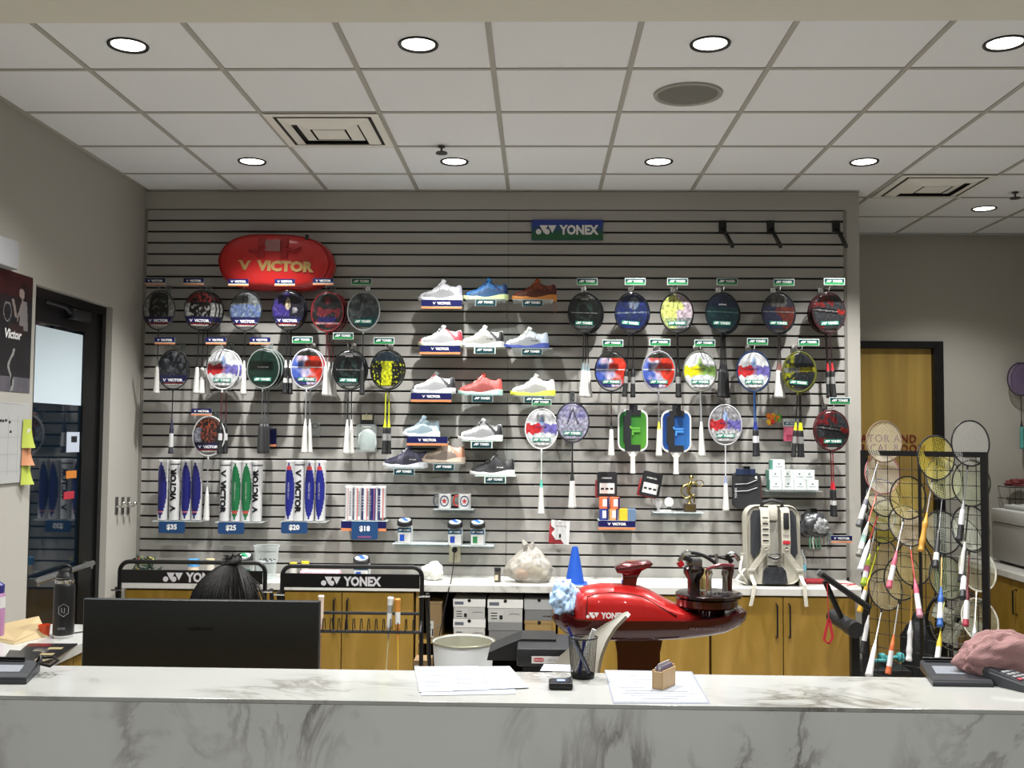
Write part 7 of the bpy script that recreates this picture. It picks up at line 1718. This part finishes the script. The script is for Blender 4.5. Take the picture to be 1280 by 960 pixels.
# pen cup
c = onz(729, 850); r_ = .0455
t = thing('pen_cup', 'black wire mesh pen cup on the counter', 'cup', (c.x, c.y+.035, RZ+.0005))
b = MB(); n = 44; hC = .125
for q in range(n):
    a = 2*pi*q/n; s0, s1 = .80, 1.0
    b.tube([(r_*s0*cos(a), r_*s0*sin(a), .006), (r_*s1*cos(a), r_*s1*sin(a), hC)], .00055, 3)
for q in range(26): z_ = .008+q*(hC-.01)/26; s = .80+.2*z_/hC; b.tube([(r_*s*cos(k*pi/12), r_*s*sin(k*pi/12), z_) for k in range(24)], .00055, 3, closed=True)
put('mesh_wall', b.mesh('m', False, BLACK), t, kind='stuff')
put('rim', MB().tube([(r_*cos(k*pi/16), r_*sin(k*pi/16), hC) for k in range(32)], .0025, 6, closed=True).mesh('r', True, BLACK), t)
put('base', MB().lathe([(0, 0), (r_*.80, 0), (r_*.84, .012), (r_*.78, .012), (0, .003)], n=28, cap=False).mesh('bs', True, BLACK), t)
P0 = t.location.copy()
def pen(p0, p1, col, capc, lab, r=.0045):
    a, d = Vector(p0), Vector(p1); o = thing('pen', lab, 'pen', P0+a); v = (d-a)
    put('barrel', MB().tube([(0, 0, 0), v*.8], r, 8).mesh('b', True, mat('pen'+col, col, .3)), o)
    put('cap', MB().tube([v*.8, v], [r*1.1, r*1.25], 8).mesh('c', True, mat('pen'+capc, capc, .35)), o)
    put('tip', MB().tube([v*-.0, v*-.03], [r*.8, r*.2], 6).mesh('tp', True, mat('pen'+capc, capc, .35)), o)
pen((.018, -.006, .012), (-.048, .0, .155), '#9aa0b4', '#24246a', 'pen with dark blue cap leaning out of the cup to one side')
pen((-.02, .008, .012), (.036, .0, .150), '#d4d4d0', '#c9c9c4', 'thick white marker standing in the mesh cup', .0062)
pen((-.012, -.012, .012), (.006, .012, .115), '#2a2a6a', '#24246a', 'short dark blue pen inside the mesh cup')
pen((.022, .012, .012), (-.022, -.008, .118), '#3a3a3e', '#1b1b1d', 'black pen crossing inside the mesh cup')
pen((-.006, .022, .012), (.030, .014, .138), '#c9c9c9', '#b9b9b9', 'slim white pen behind the thick marker in the mesh cup')
# small card reader
cs = [onz(*p) for p in ((687, 866), (713, 866), (715, 853), (688, 853))]; cx = sum(p.x for p in cs)/4; cy = sum(p.y for p in cs)/4
t = thing('card_reader', 'small square black card reader with a lit blue mark beside the pen cup', 'reader', (cx, cy, RZ+.0005))
put('body', MB().box(-.036, -.034, 0, .036, .034, .020, .005).mesh('b', True, BLKP), t)
put('top_plate', MB().box(-.028, -.026, .0202, .028, .026, .0212).mesh('tp', False, mat('reader_top', '#20222a', .2)), t)
put('lit_mark', MB().prismz(rounded(-.012, -.012, .014, .012, .006, 3), .0213, .0218).mesh('lm', False, mat('reader_blue', '#8c9ad8', .4, emit=.5)), t)
put('cable', MB().tube([(.01, .036, .010), (.02, .06, .012), (.035, .10, .006), (.05, .16, .004)], .0022, 6).mesh('cb', True, BLKP), t)
# wooden card holder
c = onz(831, 861); t = thing('card_holder', 'light wooden business card holder on the notice sheet', 'holder', (c.x, c.y+.022, RZ+.002), (0, 0, radians(-32)))
WD = wood('holder_wood', '#c39f70', '#d0af82', (1, 1, .3), 20)
put('front_plate', MB().box(-.014, -.046, 0, .014, -.040, .052, .001).mesh('a', False, WD), t); put('back_plate', MB().box(-.014, .040, 0, .014, .046, .062, .001).mesh('a', False, WD), t)
put('side_plate', MB().box(-.018, -.046, 0, -.0142, .046, .056, .001).mesh('a', False, WD), t); put('side_plate', MB().box(.0142, -.046, 0, .018, .046, .056, .001).mesh('a', False, WD), t); put('bottom_plate', MB().box(-.014, -.0398, 0, .014, .0398, .006).mesh('a', False, WD), t)
for q in range(5): put('business_card', MB().box(-.012+q*.005, -.038, .007, -.009+q*.005, .038, .062+.006*(q % 3)).mesh('bc', False, mat('bcard%d' % (q % 3), ('#c9c9cc', '#7a6f86', '#b9b4b4')[q % 3], .5)), None, t.matrix_world.translation, label=('frontmost','second','middle','fourth','rearmost')[q]+' of the business cards in the light wooden holder', cat='card', group='business cards in the wooden holder')
for o in COL.objects:
    if o.name.startswith('business_card'): o.location = (c.x, c.y+.022, RZ+.002); o.rotation_euler = (0, 0, radians(-32))
# signature pads
def sigpad(cs, hb, hf, label, stylus=True):
    cs = [onz(*p) for p in cs]; cx = sum(p.x for p in cs)/4; cy = sum(p.y for p in cs)/4
    fl, fr_, br__, bl = [Vector((p.x-cx, p.y-cy, 0)) for p in cs]
    t = thing('signature_pad', label, 'signature pad', (cx, cy, RZ+.0005)); up = Vector((0, 0, 1))
    bm = MB(); 
    bm.ring_loft([[fl, fr_, br__, bl], [fl+up*hf*.7, fr_+up*hf*.7, br__+up*hb*.8, bl+up*hb*.8], [fl*.97+up*hf, fr_*.97+up*hf, br__*.96+up*hb, bl*.96+up*hb]])
    put('body', bm.mesh('b', False, mat('pad_dark', '#3a3c40', .35)), t)
    def P(u, v, e=.0006): a = fl*.97*(1-u)+fr_*.97*u+up*hf; d = bl*.96*(1-u)+br__*.96*u+up*hb; return a*(1-v)+d*v+up*e
    def rect(u0, v0, u1, v1, m, nm, e0=.0002, e1=.0012):
        put(nm, MB().ring_loft([[P(u0, v0, e0), P(u1, v0, e0), P(u1, v1, e0), P(u0, v1, e0)], [P(u0, v0, e1), P(u1, v0, e1), P(u1, v1, e1), P(u0, v1, e1)]]).mesh(nm, False, m), t)
    rect(.0, .02, 1., .22, mat('pad_silver', '#55575b', .3, .5), 'front_bar'); rect(.12, .32, .80, .70, mat('pad_lcd', '#8f949c', .15), 'screen'); rect(.05, .90, .75, .99, BLKP, 'stylus_tray', .0002, .004)
    letter(t, text_mesh('topaz', WHT, 0, 1), .03, 0, 0, 0) if False else None
    if stylus:
        a = P(.02, .97, .008); d = P(.74, .97, .008); put('stylus', MB().tube([a, d], .0042, 8).mesh('st', True, BLKP), t)
    return t, P
sigpad([(1166, 858), (1242, 859), (1224, 838), (1150, 836.5)], .030, .016, 'dark signature pad with grey screen near the pink towel')
tp_, P_ = sigpad([(-40, 855), (33, 855.5), (50, 839), (-20, 838)], .034, .018, 'dark signature pad at the counter end with coiled cord')
put('coil_cord', MB().tube([P_(.98, .95, .0), P_(1.06, .9, .02), P_(1.10, .7, .005), P_(1.30, .55, .006), P_(1.38, .85, .008), P_(1.25, 1.05, .008), P_(1.08, 1.0, .01)], .0045, 8).mesh('cc', True, BLACK), tp_)
# card terminal
c0 = onz(1252, 862); t = thing('card_terminal', 'black card payment terminal with keypad at the counter corner', 'terminal', (c0.x+.045, c0.y+.05, RZ+.0005), (0, 0, radians(32)))
put('body', MB().ring_loft([[(x, y, 0) for x, y in ((-.042, -.09), (.042, -.09), (.045, .09), (-.045, .09))], [(-.042, -.09, .018), (.042, -.09, .018), (.045, .09, .045), (-.045, .09, .045)], [(-.038, -.086, .024), (.038, -.086, .024), (.041, .086, .058), (-.041, .086, .058)]]).mesh('b', False, mat('terminal', '#3d3f43', .35)), t)
rx = math.atan2(.034, .172)
def onpad(x0, y0, x1, y1, m, nm, h=.002):
    b = MB().box(x0, y0, 0, x1, y1, h, .0006).xf(Matrix.Translation((0, 0, .0412)) @ Matrix.Rotation(rx, 4, 'X')); put(nm, b.mesh(nm, False, m), t)
onpad(-.032, .012, .032, .078, mat('term_screen', '#23262e', .12), 'screen')
for r in range(4):
    for q in range(3): onpad(-.030+q*.021, -.004-r*.018, -.013+q*.021, .008-r*.018, mat('key_red', '#a84450', .5) if (r == 3 and q == 0) else GREY, 'key', .004)
# pink towel
c = onz(1228, 846)
put('towel', crumple('tw', 0, 0, 0, .155, .068, .148, mat('towel_pink', '#b98f8d', .95, bump=.9, bscale=420), 63, .30, 2.0, 5, .25, .08), None, (c.x+.055, 3.325, RZ+.0005), label='crumpled dusty pink towel heaped on the counter', cat='towel')
# ================================================================ things on the side counter
def side(px, py): return aZ(px, py, CZ)
c = side(75, 798); t = thing('water_bottle', 'tall black insulated bottle with hexagon mark on the side counter', 'bottle', (c.x, c.y+.03, CZ+.001)); BKM = mat('bottle_black', '#121314', .4)
put('body', MB().lathe([(0, .012), (.043, .012), (.045, .02), (.045, .225), (.040, .24), (.038, .242)], n=32, cap=False).mesh('b', True, BKM), t)
put('steel_base', MB().lathe([(0, 0), (.042, 0), (.043, .0118), (0, .0118)], n=32, cap=False).mesh('b', True, CHROME), t)
put('steel_collar', MB().lathe([(.0405, .2405), (.041, .254), (.037, .256)], n=32, cap=False).mesh('b', True, CHROME), t)
put('cap', MB().lathe([(.0375, .257), (.036, .275), (.027, .285), (.025, .295), (0, .297)], n=28, cap=False).mesh('c', True, BKM), t)
put('cap_shine_band', MB().lathe([(.0372, .262), (.0355, .276), (.0352, .276)], n=28, cap=False).mesh('c', True, CHROME), t)
put('carry_loop', MB().tube([(-.026, 0, .285), (-.026, 0, .31), (-.016, 0, .318), (.016, 0, .318), (.026, 0, .31), (.026, 0, .285)], .006, 8).mesh('l', True, BKM), t)
HXM = mat('hex_grey', '#9a9a9c', .4); R_ = .0456
def cy_(x, z_): a = (x+.018)/R_; return (R_*sin(a), -R_*cos(a), z_)
hp = [cy_(.024*cos(pi/6+k*pi/3)+.0, .125+.028*sin(pi/6+k*pi/3)) for k in range(6)]
put('hexagon_mark', MB().tube([hp[k] for k in range(6)]+[hp[0]], .0012, 4).tube([cy_(-.008, .135), cy_(-.008, .118), cy_(.004, .112), cy_(.004, .135)], .0015, 4).mesh('h', False, HXM), t)
put('lettering', text_mesh('OVO', HXM, .0, 1), t, (.012, -.0462, .045), (0, 0, .3), .010)
c = side(49, 797); put('orange_cup', MB().lathe([(.022, 0), (.026, .045), (.027, .05), (.024, .05), (.021, .004)], n=22).mesh('oc', True, mat('cup_orange', '#e0522c', .35)), None, (c.x+.005, c.y+.035, CZ+.001), label='small bright orange cup beside the black bottle', cat='cup')
cs = [side(*p) for p in ((-10, 800), (16, 806), (60, 796), (48, 786), (0, 786))]
cx, cy = cs[2].x, cs[2].y
b = MB(); zt_ = .058
bot = [Vector((p.x-cx, p.y-cy, 0)) for p in cs]
b.ring_loft([bot, [bot[0]+Vector((0, .01, .01)), bot[1]+Vector((0, .02, .012)), bot[2]+Vector((-.03, .02, .03)), bot[3]+Vector((0, 0, zt_)), bot[4]+Vector((0, 0, .02))]])
put('paper_bag', b.mesh('pb', False, mat('kraft_light', '#a8956f', .7)), None, (cx, cy, CZ+.001), label='flattened tan paper bag lying on the side counter', cat='bag')
c = side(-2, 800); t = thing('drink_bottle', 'purple and white bottle cut by the picture edge on the side counter', 'bottle', (c.x-.03, c.y+.03, CZ+.001))
put('body', MB().lathe([(0, 0), (.035, 0), (.036, .19), (.03, .20)], n=24, cap=False).mesh('b', True, mat('bottle_purple', '#9a6f92', .4)), t); put('cap', MB().lathe([(.031, .2005), (.032, .235), (.012, .25), (0, .27)], n=20, cap=False).mesh('c', True, mat('cap_navy', '#2a2a6a', .4)), t); put('label', MB().lathe([(.0364, .135), (.0364, .185)], n=24, cap=False).mesh('l', True, WHITE), t)
# brochures
def brochure(cs, z0, label, fn):
    cs = [side(*p) for p in cs]; cx = sum(p.x for p in cs)/4; cy = sum(p.y for p in cs)/4; P = [Vector((p.x-cx, p.y-cy, 0)) for p in cs]
    t = thing('brochure', label, 'magazine', (cx, cy, CZ+z0)); put('cover_block', MB().prismz([(p.x, p.y) for p in P], 0, .005).mesh('cb', False, mat('mag_black', '#1a1a1c', .35)), t)
    put('cover_print', paint_mesh('cp', 26, 18, lambda u, v: tuple(((P[0]*(1-u)+P[1]*u)*(1-v)+(P[3]*(1-u)+P[2]*u)*v)*.97+Vector((0, 0, .0053))), fn, painted(.3, .2)), t)
def f1(u, v):
    n = noise.noise(Vector((u*7, v*6, 2))); c_ = (.10+.08*n,)*3
    if .25 < u < .6 and .35 < v < .8: c_ = (.38+.3*n, .37+.3*n, .35+.2*n)
    if .55 < u < .85 and int(v*9) % 3 == 0: c_ = (.72, .66, .48)
    if v > .85 and u < .5: c_ = (.42, .10, .12)
    if v < .18 and n > 0: c_ = (.6, .55, .45)
    return c_
brochure([(8, 829), (62, 829), (97, 806), (36, 806)], .001, 'black illustrated magazine with a red corner on the side counter', f1)
brochure([(0, 834), (34, 836), (52, 818), (12, 816)], .0068, 'dark folded leaflet lying over the magazine on the side counter', lambda u, v: (.13, .13, .14) if not (.3 < u < .5 and .3 < v < .5) else (.5, .5, .46))
c = side(97, 793); put('pen_on_counter', MB().tube([(0, 0, .004), (.07, .08, .004)], [.0035, .003], 8).mesh('p', True, BLKP), None, (c.x-.03, c.y, CZ+.001), label='dark pen lying beside the black bottle', cat='pen')
